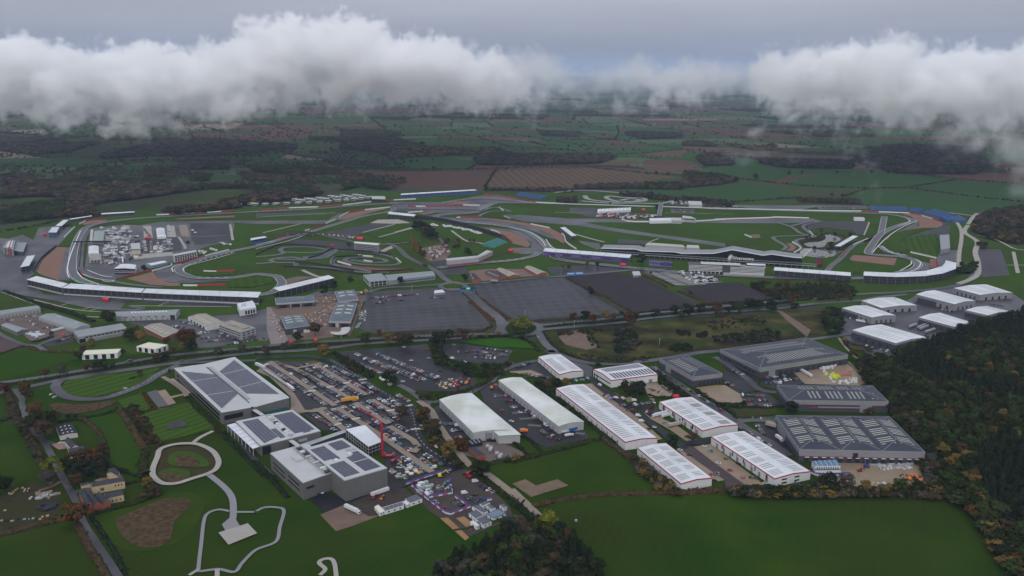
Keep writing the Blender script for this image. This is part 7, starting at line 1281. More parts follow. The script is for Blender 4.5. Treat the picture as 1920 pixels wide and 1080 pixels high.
def pole(s, h_, label, twin=False, lamp=False):
 p = gp(s)[0]; z = gz(p.x, p.y); r = root_at('lamp_post' if lamp else 'utility_pole', (p.x, p.y, z), label, 'lamp post' if lamp else 'pole'); m_ = steel if lamp else mat('creosoted_wood', (.05, .035, .025), .9)
 for dx in ((0, 2.2) if twin else (0,)): v, f = [], []; addbox(v, f, Vector((dx-.15, -.15, 0)), Vector((.3, 0, 0)), Vector((0, .3, 0)), Vector((0, 0, h_))); link('post', mesh('post', v, f, m_), r)
 v, f = [], []; addbox(v, f, Vector((-1, -.1, h_-.6)), Vector((2.6 if not twin else 4.2, 0, 0)), Vector((0, .2, 0)), Vector((0, 0, .25))); link('crossarm', mesh('crossarm', v, f, m_), r)
 if twin: v, f = [], []; addbox(v, f, Vector((.2, -.6, h_*.5)), Vector((1.8, 0, 0)), Vector((0, 1.2, 0)), Vector((0, 0, 1.4))); link('transformer', mesh('transformer', v, f, steel), r)
pole('K 468,715', 9, 'twin-legged wooden electricity pole in the big near pasture', True); pole('K 818,655', 9, 'single wooden electricity pole in the big near pasture')
for i, (s, h_) in enumerate([('t 1035,215', 12), ('t 1412,185', 12), ('t 640,920', 14), ('t 628,700', 10), ('B 865,830', 10), ('B 1170,830', 10), ('t 1180,800', 8), ('G 1105,350', 8)]): pole(s, h_, 'tall lamp post, %s of those around the big car parks' % ords[i], lamp=True)
# ---------------------------------------------------------------- trees, hedges and woods
rt = random.Random(31)
def leafm(n, cols, r=.95):
 return mat(n, cols[0], r, rnd=cols, col2=tuple(x*.55 for x in cols[0]), scale=.35, detail=3, spec=0, contrast=1.2)
LM = dict(mixed=leafm('leaves_mixed', [(.018, .028, .009), (.026, .036, .011), (.036, .036, .013), (.024, .033, .012), (.044, .037, .015)]),
green=leafm('leaves_green', [(.030, .052, .016), (.045, .068, .020), (.038, .055, .020)]), lime=leafm('leaves_lime', [(.11, .13, .022), (.15, .15, .02), (.09, .11, .02)]), dark=leafm('leaves_dark', [(.016, .026, .014), (.022, .030, .016), (.028, .032, .018)]),
orange=leafm('leaves_orange', [(.105, .052, .017), (.08, .045, .018), (.11, .062, .02)]), brown=leafm('leaves_brown', [(.060, .044, .024), (.074, .048, .027), (.050, .040, .024)]), gold=leafm('leaves_gold', [(.17, .115, .03), (.13, .095, .03), (.10, .08, .03)]), red=leafm('leaves_russet', [(.088, .036, .018), (.070, .034, .018)]),
purple=leafm('bare_twigs', [(.080, .060, .056), (.095, .070, .060), (.068, .060, .050)]), bare=leafm('bare_grey', [(.075, .066, .055), (.06, .055, .048)]))
bark = mat('bark', (.05, .04, .032), .95, spec=.1)
def crown(kind, seed, cards, r=1.):
 """unit tree crown, height 1 (scaled later): leaf clumps on lobes; returns verts, faces"""
 q = random.Random(seed); vs, fs = [], []
 lobes = []
 if kind == 'conifer':
  for i in range(9): z = .12+.85*i/9; lobes.append((0, 0, z, .30*(1-i/9.6)+.02, .07))
 elif kind == 'poplar':
  for i in range(7): lobes.append((q.uniform(-.02, .02), q.uniform(-.02, .02), .2+i*.12, .10-.006*abs(i-3), .10))
 else:
  for i in range(15):
   a = q.uniform(0, 6.28); z = q.uniform(.30, .86); rr = .30*math.sin(math.pi*min(1, max(.15, (z-.08)/.9)))*q.uniform(.5, 1.15); lobes.append((rr*math.cos(a), rr*math.sin(a), z, q.uniform(.13, .21), q.uniform(.10, .15)))
 for i in range(cards):
  lx, ly, lz, lr, lh = lobes[i % len(lobes)]
  u = q.uniform(-.55, 1); a = q.uniform(0, 6.283); w = math.sqrt(max(0, 1-u*u)); rr = q.uniform(.8, 1.08)
  n = Vector((w*math.cos(a), w*math.sin(a), u)); c = Vector((lx+n.x*lr*rr, ly+n.y*lr*rr, lz+n.z*lh*rr))
  n = (n+Vector((q.gauss(0, .45), q.gauss(0, .45), q.gauss(0, .3)+.25))).normalized(); t = n.orthogonal().normalized(); b_ = n.cross(t); s = q.uniform(.030, .058)*r; t, b_ = t*math.cos(a)+b_*math.sin(a), b_*math.cos(a)-t*math.sin(a)
  o = len(vs); vs += [c+t*s, c+b_*s*.9, c-t*s*1.1, c-b_*s]; fs.append((o, o+1, o+2, o+3))
 for lx, ly, lz, lr, lh in lobes:      # the shaded inner mass of each lobe
  o = len(vs); k = .80
  vs += [Vector((lx+lr*k*math.cos(j*1.257), ly+lr*k*math.sin(j*1.257), lz-lh*.2)) for j in range(5)]+[Vector((lx, ly, lz+lh*k)), Vector((lx, ly, lz-lh*k))]
  for j in range(5): fs += [(o+j, o+(j+1) % 5, o+5), (o+(j+1) % 5, o+j, o+6)]
 return vs, fs
def trunkv(h=.45):
 vs = [Vector((.022*math.cos(i*1.047), .022*math.sin(i*1.047), 0)) for i in range(6)]+[Vector((.010*math.cos(i*1.047), .010*math.sin(i*1.047), h)) for i in range(6)]; fs = [(i, (i+1) % 6, 6+(i+1) % 6, 6+i) for i in range(6)]
 for k in range(4):
  a = k*1.57+.4; d = Vector((math.cos(a)*.16, math.sin(a)*.16, .22)); o = len(vs); b_ = Vector((0, 0, h*.72)); sd = Vector((-math.sin(a), math.cos(a), 0))*.008; vs += [b_-sd, b_+sd, b_+d, b_+Vector((0, 0, .016))]; fs += [(o, o+1, o+2), (o+1, o+3, o+2), (o+3, o, o+2)]
 return vs, fs
_tm = {}
def crownmesh(kind, lm, sd, cards=520):
 k = (kind, lm, sd, cards)
 if k not in _tm: v, f = crown(kind, sd+hash(kind) % 1*0, cards, 1. if cards > 300 else 1.5); _tm[k] = mesh('crown_mesh', v, f, LM[lm])
 return _tm[k]
TRUNK = mesh('trunk_mesh', *trunkv(), bark)
def tree(x, y, h, lm, label, kind='round', group=None, name='tree', w=1.):
 """x, y: picture point of the crown's centre, h: height"""
 g = G(x, y, h*.55); z = gz(g.x, g.y) if g.y < 2200 else .3; r = root_at(name, (g.x, g.y, z), label, 'tree', group); r.scale = (h*w, h*w, h); r.rotation_euler.z = rt.uniform(0, 6.28)
 link('trunk', TRUNK, r); link('crown', crownmesh(kind, lm, rt.randrange(4)), r)
for s, h, lm, lb in [('F 45,70', 13, 'lime', 0), ('G 0,0', 0, '', 0)][:0]: pass
T = [('t 500,775', 11, 'lime', 'lime-yellow tree at the left of the roundabout clump'), ('t 590,730', 12, 'lime', 'tallest lime-yellow tree in the middle of the roundabout clump'), ('t 655,770', 11, 'lime', 'lime-yellow tree at the right of the roundabout clump'), ('t 600,870', 10, 'green', 'green tree at the foot of the roundabout clump'), ('t 480,880', 8, 'green', 'low green tree left of the roundabout foot'), ('t 560,800', 11, 'lime', 'lime-yellow tree at the heart of the roundabout clump'),
('m 1610,430', 17, 'mixed', 'large dark olive tree at the left end of the long grey unit'), ('n 250,400', 12, 'mixed', 'olive tree beside the mono-pitched unit'), ('n 330,370', 12, 'brown', 'brown tree behind the lawn dip'), ('n 370,420', 12, 'gold', 'golden-olive tree at the right of the lawn clump'), ('n 840,420', 14, 'red', 'left of two big russet trees by the office car park'), ('n 940,410', 15, 'red', 'right of two big russet trees by the office car park'), ('n 890,470', 12, 'brown', 'brown tree under the russet pair'), ('n 850,540', 9, 'gold', 'bright yellow bushy tree below the russet pair'), ('n 955,530', 11, 'dark', 'dark tree right of the yellow bush'), ('n 680,470', 8, 'red', 'small russet tree by the mossy unit'), ('n 740,580', 7, 'brown', 'small brown tree by the second showroom'), ('n 180,590', 5, 'brown', 'small round tree between the showrooms'), ('m 1360,810', 8, 'gold', 'yellow tree before the glazed corner'), ('m 1235,915', 7, 'red', 'russet tree behind the first showroom'), ('m 1170,1010', 8, 'mixed', 'olive tree left of the first showroom'), ('m 770,690', 5, 'brown', 'small brown tree in the brick yard'),
('s 720,680', 13, 'brown', 'brown oak in front of the building site'), ('s 460,800', 9, 'mixed', 'olive tree by the site gate'), ('s 1000,30', 12, 'mixed', 'tree behind the slanting grandstand end'), ('s 860,110', 12, 'dark', 'dark tree under the slanting grandstand'), ('B 710,735', 8, 'mixed', 'tree left of the flat-roofed block'), ('B 1085,740', 9, 'dark', 'round tree in front of the long grey hall'), ('B 1560,720', 9, 'dark', 'dark tree by the brick yard entrance'),
('F 505,385', 12, 'gold', 'broad golden oak at the edge of the main road'), ('F 820,300', 12, 'green', 'slim green tree on the verge of the overflow park'), ('F 995,295', 12, 'gold', 'yellow-green tree on the central verge'), ('F 1080,300', 13, 'brown', 'brown tree right of the yellow-green one'), ('F 1140,305', 12, 'mixed', 'olive tree at the end of the verge clump'), ('F 925,252', 6, 'red', 'small russet tree on the car park verge'), ('F 1360,290', 14, 'dark', 'dark tree at the head of the green bank'), ('F 1445,265', 11, 'mixed', 'olive tree right of the green bank'), ('F 1545,270', 13, 'brown', 'brown oak by the corner of the left car park'), ('F 1640,285', 6, 'lime', 'small lime tree near the roundabout, left one'), ('F 1735,275', 6, 'lime', 'small lime tree near the roundabout, middle one'), ('F 1820,268', 5, 'gold', 'small pale tree near the roundabout, right one'), ('F 215,365', 9, 'bare', 'thin bare tree on the central verge left'), ('F 75,380', 9, 'bare', 'thin grey tree at the left verge'), ('F 1010,590', 15, 'dark', 'big dark oak between the overflow park and the new road'), ('1 1400,270', 11, 'brown', 'brown roadside tree in the staff car park'), ('F 1380,300', 12, 'dark', 'second dark tree at the head of the green bank'),
('t 1170,670', 8, 'red', 'small russet tree on the verge of the middle car park'), ('t 1320,650', 8, 'red', 'russet tree behind the dark willow'), ('t 1395,695', 8, 'red', 'orange-red tree on the verge of the middle car park'), ('t 1535,665', 11, 'gold', 'golden tree on the verge of the middle car park'), ('t 1805,700', 13, 'red', 'broad russet-brown tree on the main road'), ('t 1885,665', 8, 'green', 'green tree right of the broad russet tree'), ('t 1290,680', 10, 'dark', 'dark tree leaning over the verge'), ('t 1640,690', 10, 'bare', 'thin grey tree on the verge'), ('t 1710,640', 6, 'green', 'small dark cone tree by the car park corner'),
('u 165,525', 11, 'dark', 'round dark tree on the main road, below the purple car park'), ('u 385,475', 10, 'mixed', 'olive tree on the main road verge'), ('u 540,480', 14, 'dark', 'tall dark oak on the main road'), ('u 465,545', 9, 'green', 'green tree below the tall dark oak'), ('u 690,455', 10, 'mixed', 'tree at the hedge end'), ('u 870,450', 11, 'red', 'red-topped tree on the main road'), ('u 885,500', 10, 'brown', 'brown tree below the red-topped one'), ('u 985,500', 9, 'dark', 'dark tree left of the main road clump'), ('u 1045,450', 12, 'mixed', 'tree in the main road clump'), ('u 1110,455', 13, 'green', 'green tree in the main road clump'), ('u 1210,400', 11, 'mixed', 'tree right of the main road clump'), ('u 1270,420', 12, 'dark', 'dark tree beyond the clump'), ('u 1340,420', 10, 'mixed', 'olive tree beyond the clump'), ('u 1480,440', 13, 'dark', 'dark broad tree where the main road bends'), ('u 1740,440', 9, 'mixed', 'tree on the right verge'), ('u 1700,370', 9, 'red', 'russet tree under the curved grandstand'),
('v 1530,290', 14, 'mixed', 'left half of the big oak pair below the solar unit'), ('v 1660,300', 16, 'dark', 'right and darker of the big oak pair below the solar unit'), ('v 650,230', 9, 'brown', 'brown shrub tree beside the small unit'), ('v 740,235', 9, 'dark', 'dark shrub tree beside the small unit'), ('v 850,215', 7, 'gold', 'golden shrub by the small unit'), ('v 540,240', 9, 'mixed', 'olive shrub tree left of the small unit'), ('v 1210,30', 5, 'dark', 'small conifer by the solar unit'), ('r 600,870', 9, 'dark', 'dark cone-shaped tree at the estate junction'), ('r 820,840', 8, 'brown', 'brown tree by the red lorry'), ('v 1810,510', 6, 'brown', 'russet bush between the parking rows'), ('w 985,600', 11, 'dark', 'dark tree beside the middle depot'), ('w 1690,645', 9, 'brown', 'brown bush behind the triple-hipped depot'),
('q 720,330', 12, 'dark', 'big dark oak in the hedge below the white cabins'), ('q 880,330', 11, 'bare', 'bare grey tree right of the dark oak'), ('q 1420,370', 10, 'green', 'green tree in the hedge below the orange plant'), ('q 1080,385', 8, 'gold', 'golden bush in the long hedge'), ('q 1600,360', 7, 'mixed', 'olive bush in the long hedge'),
('y 480,480', 11, 'gold', 'golden tree beside the tan track'), ('y 340,330', 10, 'mixed', 'olive tree beside the new road lay-by'), ('y 320,220', 10, 'brown', 'brown tree at the lay-by'), ('y 220,90', 10, 'brown', 'brown tree by the top of the new road'), ('y 620,450', 9, 'red', 'russet bush left of the black roof'), ('y 850,730', 11, 'dark', 'dark hedge tree above the compound'), ('y 800,690', 9, 'mixed', 'olive hedge tree above the compound'), ('y 1240,590', 6, 'gold', 'golden bush beside the substation'),
('I 390,250', 13, 'lime', 'bright lime tree over the lane'), ('I 360,350', 11, 'bare', 'bare dark tree below the lime tree'), ('I 550,610', 17, 'orange', 'broad rust-orange oak over the lane'), ('I 600,280', 13, 'dark', 'dark tree beside the small lawn'), ('I 560,355', 9, 'brown', 'brown tree beside the small lawn'), ('I 540,190', 8, 'orange', 'small orange tree below the farmhouse'), ('I 620,180', 10, 'brown', 'brown tree below the farmhouse'), ('I 700,165', 9, 'orange', 'orange tree by the blue trampoline'), ('I 500,230', 9, 'mixed', 'olive tree left of the dark one'), ('I 760,110', 7, 'brown', 'russet tree along the paddock hedge'), ('I 10,390', 12, 'dark', 'dark tree cut by the left edge'), ('I 1100,370', 7, 'gold', 'golden hedge tree by the garden loop'), ('I 1150,440', 7, 'brown', 'brown hedge tree at the garden corner'),
('E 270,840', 14, 'orange', 'rust-topped tree at the head of the farm clump'), ('E 360,900', 15, 'mixed', 'dark green tree on the right of the farm clump'), ('E 250,920', 14, 'mixed', 'olive tree on the left of the farm clump'), ('E 330,980', 13, 'brown', 'brown tree at the foot of the farm clump'), ('E 180,660', 10, 'orange', 'rusty tree at the lane end'), ('E 200,720', 9, 'brown', 'brown tree beside the lane end'), ('E 30,670', 10, 'red', 'russet tree at the far left by the road'), ('E 340,560', 7, 'red', 'small russet tree on the central verge left'), ('E 475,535', 9, 'bare', 'grey tree on the central verge'), ('E 655,515', 7, 'red', 'small russet verge tree'), ('E 715,500', 8, 'mixed', 'plain olive verge tree before the taller one'), ('E 765,490', 10, 'mixed', 'taller olive verge tree'), ('E 845,495', 6, 'green', 'small round verge tree'), ('E 1175,440', 9, 'brown', 'brown verge tree below the second showroom'), ('E 1235,430', 8, 'mixed', 'olive verge tree below the second showroom'), ('E 1050,565', 6, 'brown', 'small brown tree above the striped lawn'), ('E 1630,400', 9, 'bare', 'thin verge tree near the headquarters'), ('E 1815,380', 9, 'bare', 'thin verge tree right of the headquarters'), ('E 510,885', 4, 'dark', 'small cone shrub left on the meadow bank'), ('E 570,880', 4, 'dark', 'small cone shrub right on the meadow bank'), ('E 1270,540', 3, 'green', 'round shrub at the loop island'),
('K 255,680', 15, 'lime', 'bright yellow tree at the tip of the near wood'), ('a 1800,420', 0, '', '')][:-1]
for s, h, lm, lb in T: x, y = px(s)[0]; h *= 1.38 if h < 15 else 1.25; tree(x, y, h, lm, lb, group='trees along the roads and hedges', w=1.12)
for i, (x, y, h, k, lm) in enumerate([(1760, 600, 17, 'poplar', 'gold'), (1790, 620, 18, 'poplar', 'gold'), (1820, 650, 17, 'poplar', 'gold'), (1850, 690, 14, 'poplar', 'brown'), (1880, 730, 12, 'round', 'brown'), (1800, 400, 17, 'round', 'dark'), (1840, 400, 18, 'round', 'mixed'), (1880, 420, 18, 'round', 'dark'), (1900, 470, 17, 'round', 'brown'), (1930, 450, 18, 'round', 'dark'), (1960, 490, 17, 'round', 'dark'), (1990, 480, 14, 'round', 'dark'), (2030, 520, 12, 'round', 'mixed')]):
 tree(480+x/6, 355+y/6, h*1.35, lm, '%s %s tree, %s in the belt inside the circuit' % (lm, 'upright' if k == 'poplar' else 'spreading', ords[i]), k, 'trees inside the circuit')
for i, (s, h, lm) in enumerate([('b 580,620', 9, 'orange'), ('b 715,605', 8, 'red'), ('b 850,605', 6, 'red'), ('b 890,610', 6, 'red'), ('b 680,680', 9, 'dark'), ('b 720,670', 9, 'red'), ('b 810,720', 11, 'dark'), ('b 840,740', 9, 'dark'), ('b 600,600', 7, 'dark'), ('c 980,820', 16, 'dark'), ('c 370,870', 7, 'orange'), ('c 480,875', 8, 'dark'), ('c 90,905', 7, 'orange'), ('c 160,900', 7, 'brown'), ('t 1360,370', 8, 'mixed'), ('t 1355,335', 5, 'gold'), ('t 1375,405', 7, 'dark'), ('c 1150,235', 9, 'dark'), ('c 620,190', 6, 'dark'), ('c 1090,80', 12, 'dark'), ('f 900,735', 9, 'dark'), ('f 1395,450', 7, 'green'), ('a 1050,620', 10, 'bare'), ('d 1310,590', 10, 'dark'), ('d 1520,480', 8, 'dark'), ('d 1350,480', 7, 'dark'), ('d 1130,630', 5, 'dark'), ('d 1200,430', 8, 'brown'), ('u 565,290', 6, 'mixed'), ('u 120,75', 5, 'gold'), ('u 1270,200', 8, 'mixed'), ('u 1360,190', 8, 'mixed')]):
 x, y = px(s)[0]; tree(x, y, h*1.3, lm, '%s-leaved tree of the circuit, %s in a walk from the terrace to the hotel' % ({'dark': 'dark', 'mixed': 'olive'}.get(lm, lm), od(i)), group='trees inside the circuit')
for i, (s, h) in enumerate([('O 412,452', 22), ('O 597,432', 15), ('O 672,427', 13), ('O 867,427', 13), ('O 1062,427', 13), ('O 1157,430', 11), ('N 352,370', 13), ('N 393,368', 16), ('N 428,365', 13), ('N 512,358', 9), ('N 518,402', 12), ('N 1278,280', 15), ('N 1345,283', 13), ('N 1020,300', 16), ('N 930,405', 9), ('N 880,405', 9), ('N 1770,432', 14), ('N 1840,437', 13), ('M 583,380', 11), ('M 650,382', 11), ('M 690,365', 14), ('M 1660,355', 13), ('M 1410,362', 12), ('M 1530,360', 12), ('M 990,482', 12), ('M 1100,380', 11), ('M 300,425', 14), ('M 350,420', 13), ('O 840,555', 10), ('O 898,557', 10), ('N 1340,262', 0)][:-1]):
 x, y = px(s)[0]; tree(x, y, h, 'dark' if i % 3 else 'mixed', 'lone round tree in the distant fields, %s of them' % od(i), group='lone trees in the distant fields')
# near woods: the crowns one can pick out
def inside(s, n, hh, mind=7.):
 poly = px(s); W_ = [tuple(G(x, y, hh*.5).xy) for x, y in poly]; xs = [p[0] for p in W_]; ys = [p[1] for p in W_]; out = []; t = 0; cell = {}
 while len(out) < n and t < n*30:
  t += 1; x, y = rt.uniform(min(xs), max(xs)), rt.uniform(min(ys), max(ys))
  if not inpoly(x, y, W_): continue
  c = (int(x/mind), int(y/mind))
  if any(math.hypot(x-a, y-b_) < mind for i in (-1, 0, 1) for j in (-1, 0, 1) for a, b_ in cell.get((c[0]+i, c[1]+j), ())): continue
  cell.setdefault(c, []).append((x, y)); out.append((x, y))
 return out
RW = 'L 1040,-20 H 960,900 900,740 760,640 680,500 760,440 930,430 980,380 1180,300 1400,240 1530,190 1700,150 1960,70 L 2100,300 2100,900 1960,980 1800,930 1700,800 1630,640 1480,520 1300,400 1210,200'
BW = 'J 1310,1100 1400,1010 1500,930 1600,870 1780,780 1900,700 K 0,690 190,660 240,760 360,740 470,810 560,900 640,1010 700,1120 J 1300,1150'
darkbelt = px('H 1180,300 1400,240 1960,60 2000,260 1500,280 1450,360 1300,420 1480,560 1900,640 1960,760 1700,700 1300,600 1000,560 940,430'); darkbelt2 = px('L 1560,230 1700,0 2000,0 2000,560 1850,700 1640,480')
con = [crownmesh('conifer', 'dark', i, 420) for i in range(2)];
def near_tree(x, y, h, kind, lm, lb, gr):
 r = root_at('tree', (x, y, gz(x, y)), lb, 'tree', gr); w_ = rt.uniform(.85, 1.2)*(1.15 if kind == 'round' else .95); r.scale = (h*w_, h*w_, h); r.rotation_euler.z = rt.uniform(0, 6.28); link('trunk', TRUNK, r); link('crown', crownmesh(kind, lm, rt.randrange(4)), r)
P3 = {}    # (kind, lm) -> points for the instanced woods
def stuffpt(key, x, y, h, w_=1.): P3.setdefault(key, []).append((x, y, h, w_))
for wood, n, mind, lbl in ((RW, 1500, 7.2, 'right'), (BW, 260, 6., 'near')):
 pts = sorted(inside(wood, n, 14, mind), key=lambda p: p[1]); first = 75 if lbl == 'right' else 55; lr = sorted(range(first), key=lambda i: pts[i][0])
 for i, (x, y) in enumerate(pts):
  ix, iy = IM((x, y, 9)); inb = inpoly(ix, iy, darkbelt) or inpoly(ix, iy, darkbelt2)
  if lbl == 'near': lm = rt.choices(['dark', 'mixed', 'brown', 'bare', 'green'], [62, 14, 7, 7, 10])[0]; kind = 'conifer' if lm == 'dark' and rt.random() < .7 else 'round'
  elif inb: lm = 'dark'; kind = 'conifer' if rt.random() < .8 else 'round'
  else: lm = rt.choices(['mixed', 'green', 'orange', 'brown', 'gold', 'dark', 'bare'], [52, 24, 1, 5, 3, 12, 3])[0]; kind = 'round'
  h = rt.uniform(10, 15)*(1.1 if kind == 'conifer' else 1)
  if i < first: near_tree(x, y, h, kind, lm, '%s %s, %s from the left at the front of the %s' % ({'mixed': 'olive', 'bare': 'bare'}.get(lm, lm), 'conifer' if kind == 'conifer' else 'tree', od(lr.index(i)), 'wood at the bottom edge' if lbl == 'near' else 'wood on the right'), 'trees at the front of the %s wood' % lbl)
  else: stuffpt((kind, lm, 'hi', 'near'), x, y, h)
# scrub on the waste ground and field margins
for s, n, h, lms in [('G 780,220 870,215 990,320 960,350 880,400 770,400', 90, 5, ['dark', 'dark', 'bare']), ('G 1170,360 1250,335 1350,350 1340,390 1200,395', 45, 4, ['dark', 'mixed']), ('G 1230,240 1340,235 1330,275 1240,275', 26, 3.5, ['dark']), ('G 1380,260 1470,250 1460,285 1380,290', 24, 3.5, ['dark']), ('G 1500,280 1920,230 H 100,250 60,330 G 1900,330 1520,320', 220, 4, ['dark', 'mixed', 'bare']), ('G 550,270 600,260 660,360 620,380', 24, 3, ['dark']), ('G 1450,160 1900,120 1920,190 1500,240', 90, 3, ['mixed', 'bare', 'dark', 'gold']), ('G 500,420 750,440 1100,430 1000,470 600,470', 60, 2.4, ['mixed', 'brown']), ('G 300,250 560,230 800,220 600,260 350,280', 40, 3, ['mixed', 'dark']),
('H 420,60 540,90 560,230 470,270 430,180', 50, 8, ['mixed', 'dark', 'green']), ('H 560,300 900,420 940,520 760,640 640,480', 80, 5, ['mixed', 'green', 'gold', 'brown']), ('q -300,430 0,415 560,390 640,360 1000,420 1300,400 1840,385 1960,500 1500,470 900,470 300,480 -200,470', 240, 6, ['mixed', 'brown', 'dark', 'bare', 'gold']), ('K 880,150 1160,370 1260,440 1240,470 1120,440 960,300', 80, 5, ['mixed', 'brown', 'gold', 'bare']), ('L 1180,160 1300,400 1500,500 1420,520 1250,430 1150,240', 50, 7, ['mixed', 'gold', 'bare']),
('F 1310,290 1390,330 1400,420 1480,480 1700,500 1900,480 1860,560 1640,600 1500,530 1330,480', 120, 5, ['green', 'dark', 'mixed']), ('F 590,430 700,440 850,560 830,600 640,500', 60, 3.5, ['mixed', 'dark', 'brown']), ('F 1170,700 1350,700 1560,700 1650,690 1380,760 1230,770', 50, 2.5, ['mixed', 'green', 'brown']), ('y 120,60 260,180 400,420 560,640 640,700 560,660 420,540 300,360 180,160', 90, 6, ['brown', 'mixed', 'gold']), ('y 560,430 700,430 700,510 600,500', 20, 4, ['brown', 'red']), ('v 480,200 740,330 720,380 900,520 860,560 700,420 520,280', 50, 3.5, ['green', 'dark', 'mixed']),
('E 1000,780 1100,860 I 1200,100 1190,140 1080,80 1010,0 E 900,840', 120, 3, ['mixed', 'dark', 'red', 'brown']), ('I 640,150 800,170 800,330 700,330 600,250', 36, 5, ['mixed', 'dark', 'brown']), ('E 60,760 120,800 160,900 I 240,80 320,230 270,220 200,60 E 90,900', 60, 4, ['brown', 'bare', 'mixed']), ('I 1080,360 1180,420 1200,470 1040,520 1010,510 1140,450', 40, 3.5, ['brown', 'mixed', 'orange']), ('d 950,570 1060,480 1300,455 1480,490 1440,560 1420,500 1240,470 1050,560', 40, 3, ['dark', 'mixed', 'brown']), ('d 1080,620 1180,640 1420,660 1440,625 1380,640 1200,630', 24, 4, ['dark']), ('r 440,130 760,350 800,400 560,330 440,220', 60, 2.6, ['dark', 'mixed']), ('r 870,300 980,360 960,400 860,340', 20, 2.5, ['brown', 'mixed']), ('r 1100,460 1400,460 1420,500 1120,520', 30, 3.5, ['dark', 'green']), ('L 1400,520 1520,560 1640,760 1780,1000 1920,1100 1960,1000 1700,700 1560,480', 60, 9, ['mixed', 'orange', 'green', 'gold', 'brown']), ('C 1780,770 1920,740 D 600,830 640,880 300,890 0,860 C 1860,830', 60, 7, ['mixed', 'dark', 'brown', 'red']), ('e 1170,860 1330,860 1300,900 1200,900', 14, 8, ['mixed'])]:
 for x, y in inside(s, n, h, h*.45): stuffpt(('round', rt.choice(lms), 'lo', 'scrub'), x, y, h*rt.uniform(.6, 1.3), 1.5)
# distant woods
KL = dict(autumn=(['mixed', 'brown', 'orange', 'gold', 'dark', 'purple'], [30, 24, 2, 5, 4, 35]), purple=(['purple', 'brown', 'dark', 'mixed'], [46, 22, 20, 12]), dark=(['dark', 'mixed', 'brown', 'purple'], [8, 36, 18, 38]), gold=(['gold', 'brown', 'mixed'], [45, 25, 30]))
for (s, h, sp, k), w in zip(WOODS, MW):
 xs = [p[0] for p in w]; ys = [p[1] for p in w]; x = min(xs)
 while x < max(xs):
  y = min(ys)
  while y < max(ys):
   X_, Y_ = x+rt.uniform(-.45, .45)*sp, y+rt.uniform(-.45, .45)*sp
   if inpoly(X_, Y_, w) and (k not in ('purple', 'autumn') or h < 14 or mnoise.noise(Vector((X_*.0032, Y_*.0026, 5))) < .14):
    lm = rt.choices(*KL[k])[0]; c_ = mnoise.noise(Vector((X_*.006, Y_*.006, 3)))
    if k == 'autumn' and c_ < -.15: lm = rt.choice(['green', 'mixed'])
    stuffpt(('round', lm, 'lo', 'far'), X_, Y_, h*rt.uniform(.7, 1.15), 1.25*sp/11)
   y += sp
  x += sp
for kk, c in tree_pts:
 cy = sum(p.y for p in c)/4; sp = 18+cy*.0028; e0, e1 = c[1]-c[0], c[3]-c[0]; n0, n1 = int(e0.length/sp), int(e1.length/sp)
 for i in range(n0):
  for j in range(n1):
   u, v_ = (i+rt.random())/n0, (j+rt.random())/n1; p = c[0].lerp(c[1], u).lerp(c[3].lerp(c[2], u), v_); stuffpt(('round', rt.choice(['green', 'purple', 'mixed', 'brown']), 'lo', 'far'), p.x, p.y, 13*rt.uniform(.7, 1.2), sp/11)
inW = FW+MW
for a, b_ in hedge_lines:
 d = b_-a; L_ = d.length; cy = (a.y+b_.y)/2; sp = 13+cy*.004; n = int(L_/sp)
 for i in range(n):
  if rt.random() < .35: continue
  p = a+d*(i+rt.random())/n+Vector((rt.gauss(0, 4), rt.gauss(0, 4))); ix, iy = IM((p.x, p.y, 0))
  if iy > 345 or (iy > 285 and any(inpoly(p.x, p.y, q) for q in FW)): continue
  big = rt.random() < .25; stuffpt(('round', rt.choice(['green', 'mixed', 'brown', 'purple']), 'lo', 'far'), p.x, p.y, rt.uniform(7, 13) if big else rt.uniform(3, 5.5), (1.2 if big else 2.2)*max(1, sp/24))
for i in range(4200):     # parkland trees between the woods on the left
 x, y = rt.uniform(-40, 760), 235+rt.random()**.8*118; g_ = G(x, y)
 if mnoise.noise(Vector((g_.x*.003, g_.y*.003, 9))) > -.05 and not any(inpoly(g_.x, g_.y, q) for q in MW[:8]): stuffpt(('round', rt.choice(['green', 'mixed', 'brown', 'purple']), 'lo', 'far'), g_.x, g_.y, rt.uniform(5, 12), 1.3)
def field_edge(s, h, lms, step=7, w_=1.6):
 p = gp(s)
 for a, b_ in zip(p, p[1:]):
  n = max(1, int((b_-a).length/step))
  for i in range(n):
   q = a.lerp(b_, (i+rt.random())/n); stuffpt(('round', rt.choice(lms), 'lo', 'far'), q.x+rt.gauss(0, 1.2), q.y+rt.gauss(0, 1.2), h*rt.uniform(.6, 1.5), w_)
for s in ['N 190,412 450,414 710,417 1030,403 1400,403 1720,438 O 0,450', 'N 870,420 805,518', 'N 710,417 770,380', 'O 190,440 330,470 540,495 700,510 1030,525 1250,520 1530,475', 'O 1150,420 1530,470 1920,500', 'O 1250,520 1640,572 1920,602', 'O 900,572 1030,525', 'O 20,320 290,322', 'M 0,560 160,490', 'N 0,365 200,378', 'N 0,385 200,388', 'M 1580,310 1640,335 1920,370', 'N 300,250 560,240 850,250 1150,275', 'N 1120,250 1560,250', 'N 1550,165 1560,210 1540,250', 'O 0,570 300,600 640,575 900,590 1110,640', 'N 1400,320 1560,330 1700,325 1920,300', 'N 900,280 1160,300 1400,320', 'A 0,385 120,368 340,325 430,300', 'b 1000,60 1400,30 1920,20']: field_edge(s, 4.5, ['dark', 'mixed', 'dark', 'brown'])
protos = {}
